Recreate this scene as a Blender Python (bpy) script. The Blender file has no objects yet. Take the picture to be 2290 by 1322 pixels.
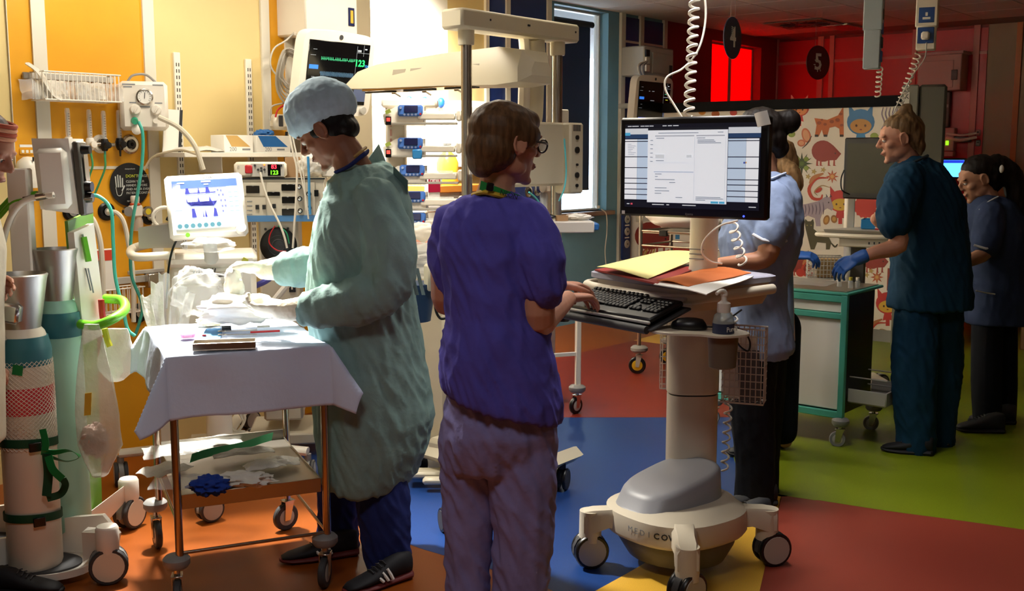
import bpy, bmesh, math, random
from mathutils import Vector, Matrix, Euler, noise
random.seed(7)
R = math.radians
C = bpy.context.scene.collection
SC = bpy.context.scene

# ---------------------------------------------------------------- camera
F = 2400.0; CX, CY = 1145.0, 661.0; CAMZ = 1.52
PITCH = math.atan(316.0 / F)
cam_data = bpy.data.cameras.new('camera'); cam = bpy.data.objects.new('camera', cam_data); C.objects.link(cam)
cam.location = (0, 0, CAMZ); cam.rotation_euler = (math.pi / 2 - PITCH, 0, 0)
cam_data.sensor_width = 36.0; cam_data.lens = 36.0 * F / 2290.0; cam_data.clip_start = 0.05; cam_data.clip_end = 100
SC.camera = cam

# ---------------------------------------------------------------- sky and exposure
world = bpy.data.worlds.new('sky'); SC.world = world; world.use_nodes = True
bg = world.node_tree.nodes['Background']; bg.inputs[0].default_value = (0.62, 0.82, 1.0, 1); bg.inputs[1].default_value = 10.0
SC.view_settings.view_transform = 'Standard'; SC.view_settings.look = 'None'
SC.view_settings.gamma = 1.0; SC.view_settings.exposure = 0.12
try: SC.view_settings.use_curve_mapping = False
except Exception: pass

# ---------------------------------------------------------------- room axes
UA = Vector((math.cos(R(50)), math.sin(R(50)), 0))      # along the yellow and blue walls
UN = Vector((math.sin(R(50)), -math.cos(R(50)), 0))     # from those walls into the room
WY = Vector((-1.6, 5.75, 0))                            # a point of the yellow wall
WF = Vector((1.53, 10.76, 0))                           # a point of the blue and red wall
CORN = WF + UA * 2.37                                   # far red corner
CEIL = 2.82
def ray(px, py):
    u = (px - CX) / F; v = (CY - py) / F
    return Vector((u, math.cos(PITCH) + v * math.sin(PITCH), -math.sin(PITCH) + v * math.cos(PITCH)))
def at(px, py, Y):
    d = ray(px, py); t = Y / d.y
    return Vector((d.x * t, Y, CAMZ + d.z * t))
def G(px, py, z=0.0):
    d = ray(px, py); t = (z - CAMZ) / d.z
    return Vector((d.x * t, d.y * t, z))
def onp(px, py, P, n, off=0.0):
    d = ray(px, py); o = Vector((0, 0, CAMZ)); t = ((P + n * off) - o).dot(n) / d.dot(n)
    return o + d * t
def yw(px, py, off=0.0):
    """yellow wall coordinates (s along, z up) of a pixel"""
    p = onp(px, py, WY, UN, off); return (p - WY).dot(UA), p.z
def fw(px, py, off=0.0):
    p = onp(px, py, WF, UN, off); return (p - WF).dot(UA), p.z
def bw(px, py, off=0.0):
    p = onp(px, py, CORN, -UA, off); return (p - CORN).dot(UN), p.z

# ---------------------------------------------------------------- lamps of the room and added fill lamps (fixtures are built further down)
def lamp(name, kind, loc, power, color=(1, 1, 1), size=0.3, target=None, spot=60, blend=.5, size_y=None):
    d = bpy.data.lights.new(name, kind); d.energy = power; d.color = color
    if kind == 'AREA':
        d.size = size
        if size_y: d.shape = 'RECTANGLE'; d.size_y = size_y
    else: d.shadow_soft_size = size
    if kind == 'SPOT': d.spot_size = R(spot); d.spot_blend = blend
    o = bpy.data.objects.new(name, d); C.objects.link(o); o.location = loc
    if target is not None: o.rotation_euler = (Vector(target) - Vector(loc)).to_track_quat('-Z', 'Y').to_euler()
    return o
EXAM = Vector((-1.5, 4.75, 2.45)); EXAM_T = Vector((-1.05, 4.02, .95))
BAYL = [Vector((-1.35, 4.6, CEIL - .03)), Vector((-.2, 5.55, CEIL - .03))]
SINKL = Vector((-.62, 7.28, CEIL - .03))
WARD_AND_FILL = [Vector((-.5, 1.5, CEIL - .03)), Vector((2.4, 2.0, CEIL - .03)), Vector((.8, 4.15, CEIL - .03))]  # middle and aisle lamps are added as unseen fill; the last serves the cart
lamp('exam_beam', 'SPOT', EXAM, 760, (1.0, .95, .86), .07, EXAM_T, 58, .8)
for i, p in enumerate(BAYL): lamp('bay_light', 'AREA', p - Vector((0, 0, .03)), (34, 27)[i], (1.0, .92, .78), .5, p - Vector((0, 0, 1)))
lamp('sink_light', 'AREA', SINKL - Vector((0, 0, .03)), 190, (1.0, .96, .87), .5, SINKL - UN * .75 - Vector((0, 0, .8))).data.spread = R(120)
for p, e, sp in zip(WARD_AND_FILL, (14, 1.5, 11), (180, 180, 90)):
    lamp('ward_and_fill_light', 'AREA', p - Vector((0, 0, .03)), e, (1.0, .96, .94), .6, p - Vector((0, 0, 1))).data.spread = R(sp)

# ---------------------------------------------------------------- materials
MATS = {}
def lin(h):
    if isinstance(h, str):
        h = h.lstrip('#'); c = [int(h[i:i + 2], 16) / 255 for i in (0, 2, 4)]
    else: c = h
    return [x / 12.92 if x <= .04045 else ((x + .055) / 1.055) ** 2.4 for x in c]
def mat(name, col, rough=.5, metal=0.0, vary=None, bump=None, emit=0.0, alpha=1.0, spec=None, sub=0.0, stretch=None, coat=0.0, trans=0.0):
    if name in MATS: return MATS[name]
    m = bpy.data.materials.new(name); m.use_nodes = True; nt = m.node_tree; b = nt.nodes['Principled BSDF']
    c = lin(col); b.inputs['Base Color'].default_value = (*c, 1)
    b.inputs['Roughness'].default_value = rough; b.inputs['Metallic'].default_value = metal
    if spec is not None: b.inputs['Specular IOR Level'].default_value = spec
    if emit: b.inputs['Emission Color'].default_value = (*c, 1); b.inputs['Emission Strength'].default_value = emit
    if alpha < 1: b.inputs['Alpha'].default_value = alpha
    if coat: b.inputs['Coat Weight'].default_value = coat
    if trans: b.inputs['Transmission Weight'].default_value = trans
    if sub:
        b.inputs['Subsurface Weight'].default_value = sub; b.inputs['Subsurface Radius'].default_value = (.012, .005, .003)
    def coords():
        tc = nt.nodes.new('ShaderNodeTexCoord'); out = tc.outputs['Object']
        if stretch:
            mp = nt.nodes.new('ShaderNodeMapping'); mp.inputs['Scale'].default_value = stretch; nt.links.new(out, mp.inputs['Vector']); out = mp.outputs['Vector']
        return out
    if vary:
        n = nt.nodes.new('ShaderNodeTexNoise'); n.inputs['Scale'].default_value = vary[0]; n.inputs['Detail'].default_value = 4
        nt.links.new(coords(), n.inputs['Vector'])
        cr = nt.nodes.new('ShaderNodeValToRGB'); a = vary[1]
        cr.color_ramp.elements[0].position = .35; cr.color_ramp.elements[1].position = .65
        cr.color_ramp.elements[0].color = (*[x * (1 - a) for x in c], 1); cr.color_ramp.elements[1].color = (*[min(1, x * (1 + a)) for x in c], 1)
        nt.links.new(n.outputs['Fac'], cr.inputs['Fac']); nt.links.new(cr.outputs['Color'], b.inputs['Base Color'])
    if bump:
        n = nt.nodes.new('ShaderNodeTexNoise'); n.inputs['Scale'].default_value = bump[0]; n.inputs['Detail'].default_value = 5
        nt.links.new(coords(), n.inputs['Vector'])
        bp = nt.nodes.new('ShaderNodeBump'); bp.inputs['Strength'].default_value = bump[1]; bp.inputs['Distance'].default_value = bump[2] if len(bump) > 2 else .01
        nt.links.new(n.outputs['Fac'], bp.inputs['Height']); nt.links.new(bp.outputs['Normal'], b.inputs['Normal'])
    MATS[name] = m; return m

# ---------------------------------------------------------------- mesh builder
def frame(d, up=Vector((0, 0, 1))):
    d = d.normalized()
    a = up.cross(d)
    if a.length < 1e-4: a = Vector((1, 0, 0)).cross(d)
    a.normalize(); return a, d.cross(a)
def rotm(rx=0, ry=0, rz=0): return Euler((R(rx), R(ry), R(rz))).to_matrix()
class MB:
    def __init__(s): s.v = []; s.f = []
    def add(s, vs, fs):
        o = len(s.v); s.v += [Vector(x) for x in vs]; s.f += [[i + o for i in f] for f in fs]; return s
    def box(s, c, size, rot=None, bev=0.0):
        c = Vector(c); h = [x / 2 for x in size]; M = rot if rot is not None else Matrix.Identity(3)
        if bev <= 0:
            vs = [c + M @ Vector((x * h[0], y * h[1], z * h[2])) for x in (-1, 1) for y in (-1, 1) for z in (-1, 1)]
            return s.add(vs, [(0, 1, 3, 2), (4, 6, 7, 5), (0, 4, 5, 1), (2, 3, 7, 6), (0, 2, 6, 4), (1, 5, 7, 3)])
        b = min(bev, min(h) * .95); vs = []; ix = {}
        for x in (-1, 1):
            for y in (-1, 1):
                for z in (-1, 1):
                    for k in range(3):
                        e = [h[0] - b, h[1] - b, h[2] - b]; e[k] = h[k]
                        ix[(x, y, z, k)] = len(vs); vs.append(c + M @ Vector((x * e[0], y * e[1], z * e[2])))
        fs = []
        for k in range(3):
            a, d = (k + 1) % 3, (k + 2) % 3
            for sg in (-1, 1):
                q = []
                for (p, r) in ((-1, -1), (1, -1), (1, 1), (-1, 1)):
                    t = [0, 0, 0]; t[k] = sg; t[a] = p; t[d] = r; q.append(ix[(*t, k)])
                fs.append(q if sg > 0 else q[::-1])
            for p in (-1, 1):
                for r in (-1, 1):
                    t0 = [0, 0, 0]; t1 = [0, 0, 0]; t0[k] = -1; t1[k] = 1; t0[a] = t1[a] = p; t0[d] = t1[d] = r
                    q = [ix[(*t0, a)], ix[(*t1, a)], ix[(*t1, d)], ix[(*t0, d)]]
                    fs.append(q if p * r < 0 else q[::-1])
        for x in (-1, 1):
            for y in (-1, 1):
                for z in (-1, 1):
                    q = [ix[(x, y, z, 0)], ix[(x, y, z, 1)], ix[(x, y, z, 2)]]
                    fs.append(q if x * y * z > 0 else q[::-1])
        return s.add(vs, fs)
    def loft(s, rings, cap=True, closed=False):
        n = len(rings[0]); vs = [p for r in rings for p in r]; fs = []
        m = len(rings)
        for i in range(m if closed else m - 1):
            j = (i + 1) % m
            for k in range(n):
                l = (k + 1) % n; fs.append((i * n + k, i * n + l, j * n + l, j * n + k))
        if cap and not closed: fs += [list(range(n))[::-1], [(m - 1) * n + k for k in range(n)]]
        return s.add(vs, fs)
    def tube(s, pts, r, n=8, closed=False, flat=1.0, up=None):
        pts = [Vector(p) for p in pts]; m = len(pts); rings = []
        rs = r if isinstance(r, (list, tuple)) else [r] * m
        prev = None
        for i, p in enumerate(pts):
            if closed: d = pts[(i + 1) % m] - pts[i - 1]
            else: d = pts[min(i + 1, m - 1)] - pts[max(i - 1, 0)]
            if d.length < 1e-9: d = Vector((0, 0, 1))
            d.normalize()
            if prev is None: a, b = frame(d, up or Vector((0, 0, 1)))
            else:
                a = prev - d * prev.dot(d)
                if a.length < 1e-5: a, _ = frame(d)
                a.normalize(); b = d.cross(a)
            prev = a
            rings.append([p + (a * math.cos(2 * math.pi * k / n) + b * flat * math.sin(2 * math.pi * k / n)) * rs[i] for k in range(n)])
        return s.loft(rings, True, closed)
    def cyl(s, p0, p1, r, n=16, r1=None): return s.tube([p0, p1], [r, r if r1 is None else r1], n)
    def lathe(s, prof, c=(0, 0, 0), n=24, rot=None):
        c = Vector(c); M = rot if rot is not None else Matrix.Identity(3)
        rings = [[c + M @ Vector((r * math.cos(2 * math.pi * k / n), r * math.sin(2 * math.pi * k / n), z)) for k in range(n)] for r, z in prof]
        return s.loft(rings)
    def prism(s, poly, depth, c=(0, 0, 0), rot=None):
        """polygon in local XZ, thickness along local Y from 0 to depth"""
        c = Vector(c); M = rot if rot is not None else Matrix.Identity(3); n = len(poly)
        vs = [c + M @ Vector((x, 0, z)) for x, z in poly] + [c + M @ Vector((x, depth, z)) for x, z in poly]
        fs = [list(range(n)), [n + i for i in range(n)][::-1]] + [(i, n + i, n + (i + 1) % n, (i + 1) % n) for i in range(n)]
        return s.add(vs, fs)
    def ell(s, c, r, rot=None, n=16, m=10):
        if not isinstance(r, (tuple, list)): r = (r, r, r)
        c = Vector(c); M = rot if rot is not None else Matrix.Identity(3)
        rings = []
        for i in range(m + 1):
            t = -math.pi / 2 + math.pi * i / m; cr = max(math.cos(t), 1e-3)
            rings.append([c + M @ Vector((r[0] * cr * math.cos(2 * math.pi * k / n), r[1] * cr * math.sin(2 * math.pi * k / n), r[2] * math.sin(t))) for k in range(n)])
        return s.loft(rings)
    def quad(s, a, b, c, d): return s.add([a, b, c, d], [(0, 1, 2, 3)])
    def sheet(s, grid, th=.0015):
        """grid of points -> thin solid sheet"""
        nr, nc = len(grid), len(grid[0]); top = []; 
        for i in range(nr):
            for j in range(nc):
                a = grid[min(i + 1, nr - 1)][j] - grid[max(i - 1, 0)][j]; b = grid[i][min(j + 1, nc - 1)] - grid[i][max(j - 1, 0)]
                nn = a.cross(b); nn = nn.normalized() if nn.length > 1e-9 else Vector((0, 0, 1)); top.append((grid[i][j] + nn * th / 2, grid[i][j] - nn * th / 2))
        vs = [t[0] for t in top] + [t[1] for t in top]; N = nr * nc; fs = []
        I = lambda i, j: i * nc + j
        for i in range(nr - 1):
            for j in range(nc - 1):
                q = [I(i, j), I(i + 1, j), I(i + 1, j + 1), I(i, j + 1)]; fs.append(q); fs.append([x + N for x in q[::-1]])
        edge = [I(0, j) for j in range(nc)] + [I(i, nc - 1) for i in range(1, nr)] + [I(nr - 1, j) for j in range(nc - 2, -1, -1)] + [I(i, 0) for i in range(nr - 2, 0, -1)]
        for k in range(len(edge)):
            a, b = edge[k], edge[(k + 1) % len(edge)]; fs.append([a, b, b + N, a + N])
        return s.add(vs, fs)
    def xf(s, M):
        s.v = [M @ p for p in s.v]; return s
    def mesh(s, name):
        me = bpy.data.meshes.new(name); me.from_pydata([tuple(p) for p in s.v], [], s.f); me.update()
        bm = bmesh.new(); bm.from_mesh(me); bmesh.ops.recalc_face_normals(bm, faces=bm.faces); bm.to_mesh(me); bm.free()
        return me
    def build(s, name, m, parent=None, world=False, smooth=40, label=None, cat=None, group=None, kind=None, loc=None):
        root = parent
        while root is not None and root.parent is not None: root = root.parent
        if world and root is not None:
            Mi = TM[root.name].inverted(); s.v = [Mi @ p for p in s.v]
        off = None
        if parent is None:
            if loc is None:
                lo = [min(p[i] for p in s.v) for i in range(3)]; hi = [max(p[i] for p in s.v) for i in range(3)]
                loc = ((lo[0] + hi[0]) / 2, (lo[1] + hi[1]) / 2, lo[2])
            off = Vector(loc); s.v = [p - off for p in s.v]
        me = s.mesh(name); return place(me, name, m, parent, off, smooth, label, cat, group, kind)
TM = {}
def place(me, name, m, parent=None, off=None, smooth=40, label=None, cat=None, group=None, kind=None):
    me.materials.clear(); me.materials.append(m)
    if smooth:
        me.polygons.foreach_set('use_smooth', [True] * len(me.polygons)); me.set_sharp_from_angle(angle=R(smooth))
    o = bpy.data.objects.new(name, me); C.objects.link(o)
    if off is not None: o.location = off; TM[o.name] = Matrix.Translation(off)
    o.parent = parent; tag(o, label, cat, group, kind); return o
def tag(o, label=None, cat=None, group=None, kind=None):
    for k, v in (('label', label), ('category', cat), ('group', group), ('kind', kind)):
        if v: o[k] = v
    return o
def thing(name, label, cat, loc=(0, 0, 0), rz=0.0, group=None):
    o = bpy.data.objects.new(name, None); C.objects.link(o); o.empty_display_size = .05
    o.location = loc; o.rotation_euler = (0, 0, R(rz)); TM[o.name] = Matrix.Translation(Vector(loc)) @ Matrix.Rotation(R(rz), 4, 'Z')
    return tag(o, label, cat, group)
def dup(root, loc, rz=None, label=None):
    r = root.copy(); C.objects.link(r); r.location = loc
    if rz is not None: r.rotation_euler = (0, 0, R(rz))
    TM[r.name] = Matrix.Translation(Vector(loc)) @ Matrix.Rotation(r.rotation_euler.z, 4, 'Z')
    if label: r['label'] = label
    for ch in list(root.children):
        c = ch.copy(); C.objects.link(c); c.parent = r
        for g in list(ch.children):
            d = g.copy(); C.objects.link(d); d.parent = c
    return r
def copy_part(o, parent, loc=None, rot=None):
    c = o.copy(); C.objects.link(c); c.parent = parent
    if loc is not None: c.location = loc
    if rot is not None: c.rotation_euler = rot
    return c
def curve(pts, n=8):
    """Catmull-Rom through points"""
    P = [Vector(p) for p in pts]; P = [P[0] * 2 - P[1]] + P + [P[-1] * 2 - P[-2]]; out = []
    for i in range(1, len(P) - 2):
        for k in range(n):
            t = k / n; a, b, c, d = P[i - 1], P[i], P[i + 1], P[i + 2]
            out.append(.5 * ((2 * b) + (c - a) * t + (2 * a - 5 * b + 4 * c - d) * t * t + (3 * b - a - 3 * c + d) * t ** 3))
    out.append(P[-2]); return out
def coil(p0, p1, r, turns, per=10, sag=0.0):
    p0, p1 = Vector(p0), Vector(p1); a, b = frame(p1 - p0); out = []
    N = int(turns * per)
    for i in range(N + 1):
        t = i / N; an = 2 * math.pi * turns * t
        out.append(p0.lerp(p1, t) + (a * math.cos(an) + b * math.sin(an)) * r + Vector((0, 0, -sag * math.sin(math.pi * t))))
    return out
def text(s, size, m, name, parent, M4, ext=.0004, world=False, align='CENTER', bold=0.0):
    cu = bpy.data.curves.new('t', 'FONT'); cu.body = s; cu.size = size; cu.align_x = align; cu.align_y = 'CENTER'; cu.extrude = ext; cu.resolution_u = 2; cu.offset = bold
    o = bpy.data.objects.new('t', cu); C.objects.link(o)
    me = bpy.data.meshes.new_from_object(o); bpy.data.objects.remove(o); bpy.data.curves.remove(cu)
    if world:
        root = parent
        while root.parent is not None: root = root.parent
        M4 = TM[root.name].inverted() @ M4
    me.transform(M4); return place(me, name, m, parent, None, 0)
def M4(loc, rot=None):
    return Matrix.Translation(Vector(loc)) @ (rot if rot is not None else Matrix.Identity(3)).to_4x4()
FACE_FRONT = rotm(90, 0, 0)       # text / discs lying in XZ, facing local -Y
# ================================================================ SETTING
m_white = mat('white_paint', '#e9e4d6', .45)
m_trim = mat('trim_white', '#ded8c8', .5)
m_yellow = mat('yellow_laminate', '#e3a11c', .42, vary=(3, .04))
m_cream = mat('cream_panel', '#e0c88a', .5, vary=(2, .03))
m_beige = mat('beige_paint', '#cdbf9f', .6)
m_navy = mat('navy_laminate', '#18306e', .4)
m_steelblue = mat('steel_blue_paint', '#6f9db0', .6, vary=(3, .05))
m_red = mat('red_laminate', '#d01726', .4)
m_redpaint = mat('red_brown_paint', '#8e2a28', .6)
m_pinktrim = mat('pink_trim', '#d88a86', .5)
m_ceil = mat('ceiling_tile', '#cfcbc4', .85, bump=(160, .25, .004))
def vinyl(name, col):
    return mat(name, col, .38, vary=(420, .16), bump=(300, .05, .002), spec=.35)
# floor: sheet vinyl in coloured shapes
fl = MB(); fl.box((1.5, 6, -.05), (16, 18, .1)); floor = fl.build('floor', vinyl('vinyl_orange', '#8c4611'), None, kind='structure', loc=(1.5, 6, 0), smooth=0)
def patch(name, pix, m, k):
    pts = [G(x, y) if isinstance(y, (int, float)) and not isinstance(x, Vector) else x for x, y in pix]
    mb = MB(); n = len(pts); z0, z1 = 0.0002, .0006 * k
    mb.add([Vector((p.x, p.y, z1)) for p in pts] + [Vector((p.x, p.y, z0)) for p in pts], [list(range(n))] + [(i, i + n, (i + 1) % n + n, (i + 1) % n) for i in range(n)])
    return mb.build(name, m, floor, world=True, smooth=0)
def wpt(x, y): return (Vector((x, y, 0)), None)
def smoothpix(pix, n=6):
    return [(p.x, p.y) for p in curve([(x, y, 0) for x, y in pix], n)]
m_blue = vinyl('vinyl_blue', '#1b3c78'); m_vred = vinyl('vinyl_red', '#7c2a1e'); m_green = vinyl('vinyl_green', '#788818'); m_vyel = vinyl('vinyl_yellow', '#d8a83a')
m_vred2 = vinyl('vinyl_brick', '#8a3a2c')
patch('floor_sheet', smoothpix([(640, 1010), (740, 1110), (800, 1155), (905, 1213), (1000, 1245), (1210, 1310), (1330, 1380), (1480, 1480)]) + [(1900, 1420), (1760, 1100), (1760, 932), (1500, 933), (1240, 933), (980, 930), (760, 950)], m_blue, 1)
patch('floor_sheet', [(1140, 828), (1241, 802), (1417, 762), (1520, 775), (1700, 850), (1720, 933), (1500, 934), (1240, 934), (1100, 933)], m_vred, 2)
patch('floor_sheet', [(1417, 762), (1470, 748), (1560, 720), (1760, 770), (1700, 840), (1520, 775)], m_vyel, 3)
patch('floor_sheet', smoothpix([(1310, 1335), (1440, 1262), (1560, 1185), (1660, 1128), (1740, 1100)]) + [(1790, 1110), (1748, 1112), (1690, 1360), (1660, 1520), (1300, 1520)], m_vyel, 4)
patch('floor_sheet', [(1700, 1102), (2600, 1200), (2700, 1500), (1660, 1520), (1695, 1340), (1746, 1112)], m_vred2, 4)
patch('floor_sheet', smoothpix([(1820, 1120), (1740, 1106), (1680, 1082), (1648, 1045), (1640, 1005), (1652, 950), (1700, 880), (1800, 800), (1960, 745), (2150, 716), (2500, 700)]) + [(2900, 760), (2900, 1260), (2600, 1222)] + smoothpix([(2290, 1186), (2150, 1166), (2000, 1146), (1900, 1131), (1830, 1120)]), m_green, 5)

def wallbox(P, s0, s1, z0, z1, y0, y1):
    """box in wall frame: s along UA, off towards room from y0 (inner) to y1 (outer)"""
    mb = MB(); c = P + UA * ((s0 + s1) / 2) + UN * ((y0 + y1) / 2) + Vector((0, 0, (z0 + z1) / 2))
    mb.box(c, (abs(s1 - s0), abs(y1 - y0), z1 - z0), rotm(0, 0, 50)); return mb
def struct(mb, name, m): return mb.build(name, m, None, kind='structure', smooth=0)
# yellow wall and its panels
YE = yw(833, 300)[0]                       # where the yellow wall ends
wl = struct(wallbox(WY, -4.5, YE, 0, CEIL, -.8, 0), 'wall_left', m_beige)
def wpanel(P, parent, x0, x1, y0, y1, m, name='wall_panel', f=yw, off=.012, z=None):
    ym = (y0 + y1) / 2
    s0, s1 = f(x0, ym)[0], f(x1, ym)[0]
    z0, z1 = z if z else (f((x0 + x1) / 2, y1)[1], f((x0 + x1) / 2, y0)[1])
    return wallbox(P, s0, s1, z0, z1, .0005, off).build(name, m, parent, world=True, smooth=0)
RZ = (0.0, CEIL)
yc = 330
wpanel(WY, wl, -420, 28, yc, yc, m_cream, z=RZ, off=.006)
S_Y = [(29, 82), (113, 328)]
for a, b in S_Y: wpanel(WY, wl, a, b, yc, yc, m_yellow, z=(1.462, CEIL), off=.006); wpanel(WY, wl, a, b, yc, yc, m_yellow, z=(0, 1.448), off=.006)
for a, b in S_Y: wpanel(WY, wl, a, b, yc, yc, m_trim, 'joint_strip', z=(1.448, 1.462), off=.009)
wpanel(WY, wl, 352, 588, yc, yc, m_cream, z=RZ, off=.004)
wpanel(WY, wl, 606, 640, yc, yc, m_yellow, z=RZ, off=.006)
wpanel(WY, wl, 662, 700, yc, yc, m_yellow, z=RZ, off=.006)
for i, (a, b) in enumerate([(28, 29.5), (82, 113), (328, 352), (588, 606), (640, 662)]):
    o = wallbox(WY, yw(a, yc)[0], yw(b, yc)[0], 0, CEIL, 0, .018); struct(o, 'trim_%d' % (i + 1), m_trim)
# far wall: white part, navy panels, window, red part
def fs(x, y=300): return fw(x, y)[0]
WX0, WX1 = fs(1238), fs(1358); WZ0, WZ1 = fw(1300, 474)[1], 2.79
RX0, RX1 = fs(1590, 200), fs(1700, 200); RZ0, RZ1 = .9, 2.7
parts = [(-7.0, WX0, 0, CEIL), (WX0, WX1, 0, WZ0), (WX0, WX1, WZ1, CEIL), (WX1, RX0, 0, CEIL), (RX0, RX1, 0, RZ0), (RX0, RX1, RZ1, CEIL), (RX1, 2.5, 0, CEIL)]
SB = fs(1085); SR = fs(1483, 150)
# painted wall colours follow bays: white, steel blue, red
def far(s0, s1, z0, z1, m, name='wall_back'): return struct(wallbox(WF, s0, s1, z0, z1, -.14, 0), name, m)
m_wallwhite = mat('bright_white_paint', '#f2eee0', .6)
far(-7, fs(1003), 0, CEIL, m_wallwhite); far(fs(1003), SB, 0, CEIL, m_cream)
far(SB, WX0, 0, CEIL, m_steelblue); far(WX0, WX1, 0, WZ0, m_steelblue); far(WX0, WX1, WZ1, CEIL, m_steelblue); far(WX1, SR, 0, CEIL, m_steelblue)
far(SR, RX0, 0, CEIL, m_redpaint); far(RX0, RX1, 0, RZ0, m_redpaint); far(RX0, RX1, RZ1, CEIL, m_redpaint); far(RX1, 2.37, 0, CEIL, m_redpaint)
wb = [o for o in C.objects if o.name.startswith('wall_back')]
wblue = wb[2]
for a, b in ((1090, 1128), (1137, 1219)):
    wpanel(WF, wblue, a, b, 200, 200, m_navy, f=fw, z=(0, CEIL), off=.01)
o = struct(wallbox(WF, fs(1083), fs(1090), 0, CEIL, 0, .025), 'trim_6', m_trim); struct(wallbox(WF, fs(1128), fs(1137), 0, CEIL, 0, .025), 'trim_7', m_trim); struct(wallbox(WF, fs(1219), fs(1228), 0, CEIL, 0, .025), 'trim_8', m_trim)
# pier with navy panels right of the window
pz = wb[5]
s0, s1, s2 = fs(1384, 200), fs(1437, 200), fs(1483, 200)
struct(wallbox(WF, fs(1383, 200), fs(1392, 200), 0, CEIL, 0, .03), 'trim_9', m_trim)
struct(wallbox(WF, fs(1425, 200), fs(1433, 200), 0, CEIL, 0, .03), 'trim_10', m_trim); struct(wallbox(WF, fs(1478, 200), fs(1485, 200), 0, CEIL, 0, .03), 'trim_11', m_trim)
for a, b in ((1392, 1425), (1433, 1478)):
    wpanel(WF, pz, a, b, 200, 200, m_navy, f=fw, z=(0, fw(1410, 97)[1]), off=.012); wpanel(WF, pz, a, b, 200, 200, m_navy, f=fw, z=(fw(1410, 92)[1], CEIL - .04), off=.012)
    wpanel(WF, pz, a, b, 200, 200, m_trim, 'joint_strip', f=fw, z=(fw(1410, 97)[1], fw(1410, 92)[1]), off=.016)
# right red wall, runs from the far corner towards the right
def rwbox(s0, s1, z0, z1, o0, o1):
    mb = MB(); c = CORN + UN * ((s0 + s1) / 2) - UA * ((o0 + o1) / 2) + Vector((0, 0, (z0 + z1) / 2))
    mb.box(c, (abs(s1 - s0), abs(o1 - o0), z1 - z0), rotm(0, 0, -40)); return mb
def rs(x, y=150): return bw(x, y)[0]
SRB = rs(2207)
wr = struct(rwbox(-.4, SRB, 0, CEIL, -.3, 0), 'wall_right', m_redpaint)
struct(rwbox(SRB, 7.0, 0, CEIL, -.3, .0), 'wall_right', mat('taupe_paint', '#a98f76', .6, vary=(2, .05)))
for i, (a, b) in enumerate([(1728, 1742), (1830, 1842), (1856, 1866), (2040, 2050), (2176, 2190)]):
    struct(rwbox(rs(a), rs(b), 0, CEIL, 0, .03), 'trim_%d' % (12 + i), m_pinktrim)
for a, b in ((1742, 1830), (1842, 1856), (1866, 2040), (2050, 2176), (2190, 2207)):
    zj = bw(1790, 141)[1]
    rwbox(rs(a), rs(b), zj + .015, CEIL - .03, .0005, .012).build('wall_panel', m_red, wr, world=True, smooth=0)
    rwbox(rs(a), rs(b), 0, zj - .015, .0005, .012).build('wall_panel', m_red, wr, world=True, smooth=0)
    rwbox(rs(a), rs(b), zj - .015, zj + .015, .0005, .02).build('joint_strip', m_pinktrim, wr, world=True, smooth=0)
m_orange_strip = mat('orange_strip', '#b8641e', .5)
struct(rwbox(rs(2271), rs(2284), 0, CEIL, 0, .02), 'trim_17', m_orange_strip)
# ceiling with tile joints, and the walls behind the photographer
cl = MB(); cl.box((1.5, 6, CEIL + .05), (16, 18, .1)); ceiling = cl.build('ceiling', mat('ceiling_joint', '#8f8a84', .9), None, kind='structure', smooth=0)
tm = None; cnt = 0
for i in range(-3, 12):
    for j in range(-8, 9):
        c = WF - UA * 1.2 + UN * .3 + UA * (i - 5.5) * .6 + UN * j * .6
        if (c - WF).dot(UN) < .28 or (c - CORN).dot(UA) > -.28: continue
        if c.y < 4.5: continue
        if tm is None:
            t = MB(); t.box((0, 0, 0), (.592, .592, .012), rotm(0, 0, 50), .003); to = t.build('ceiling_tile', m_ceil, ceiling, smooth=0); tm = to; o = to
        else: o = copy_part(tm, ceiling)
        o.location = Vector((c.x, c.y, CEIL - .005)) - ceiling.location
struct(MB().box((1.5, -2.9, CEIL / 2), (16, .2, CEIL)), 'wall_front', m_beige)
struct(MB().box((7.9, 5, CEIL / 2), (.2, 18, CEIL)), 'wall_side', mat('taupe_paint', '#a98f76', .6))
struct(MB().box((-5.2, 3, CEIL / 2), (.2, 14, CEIL)), 'wall_side', m_beige)
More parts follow.
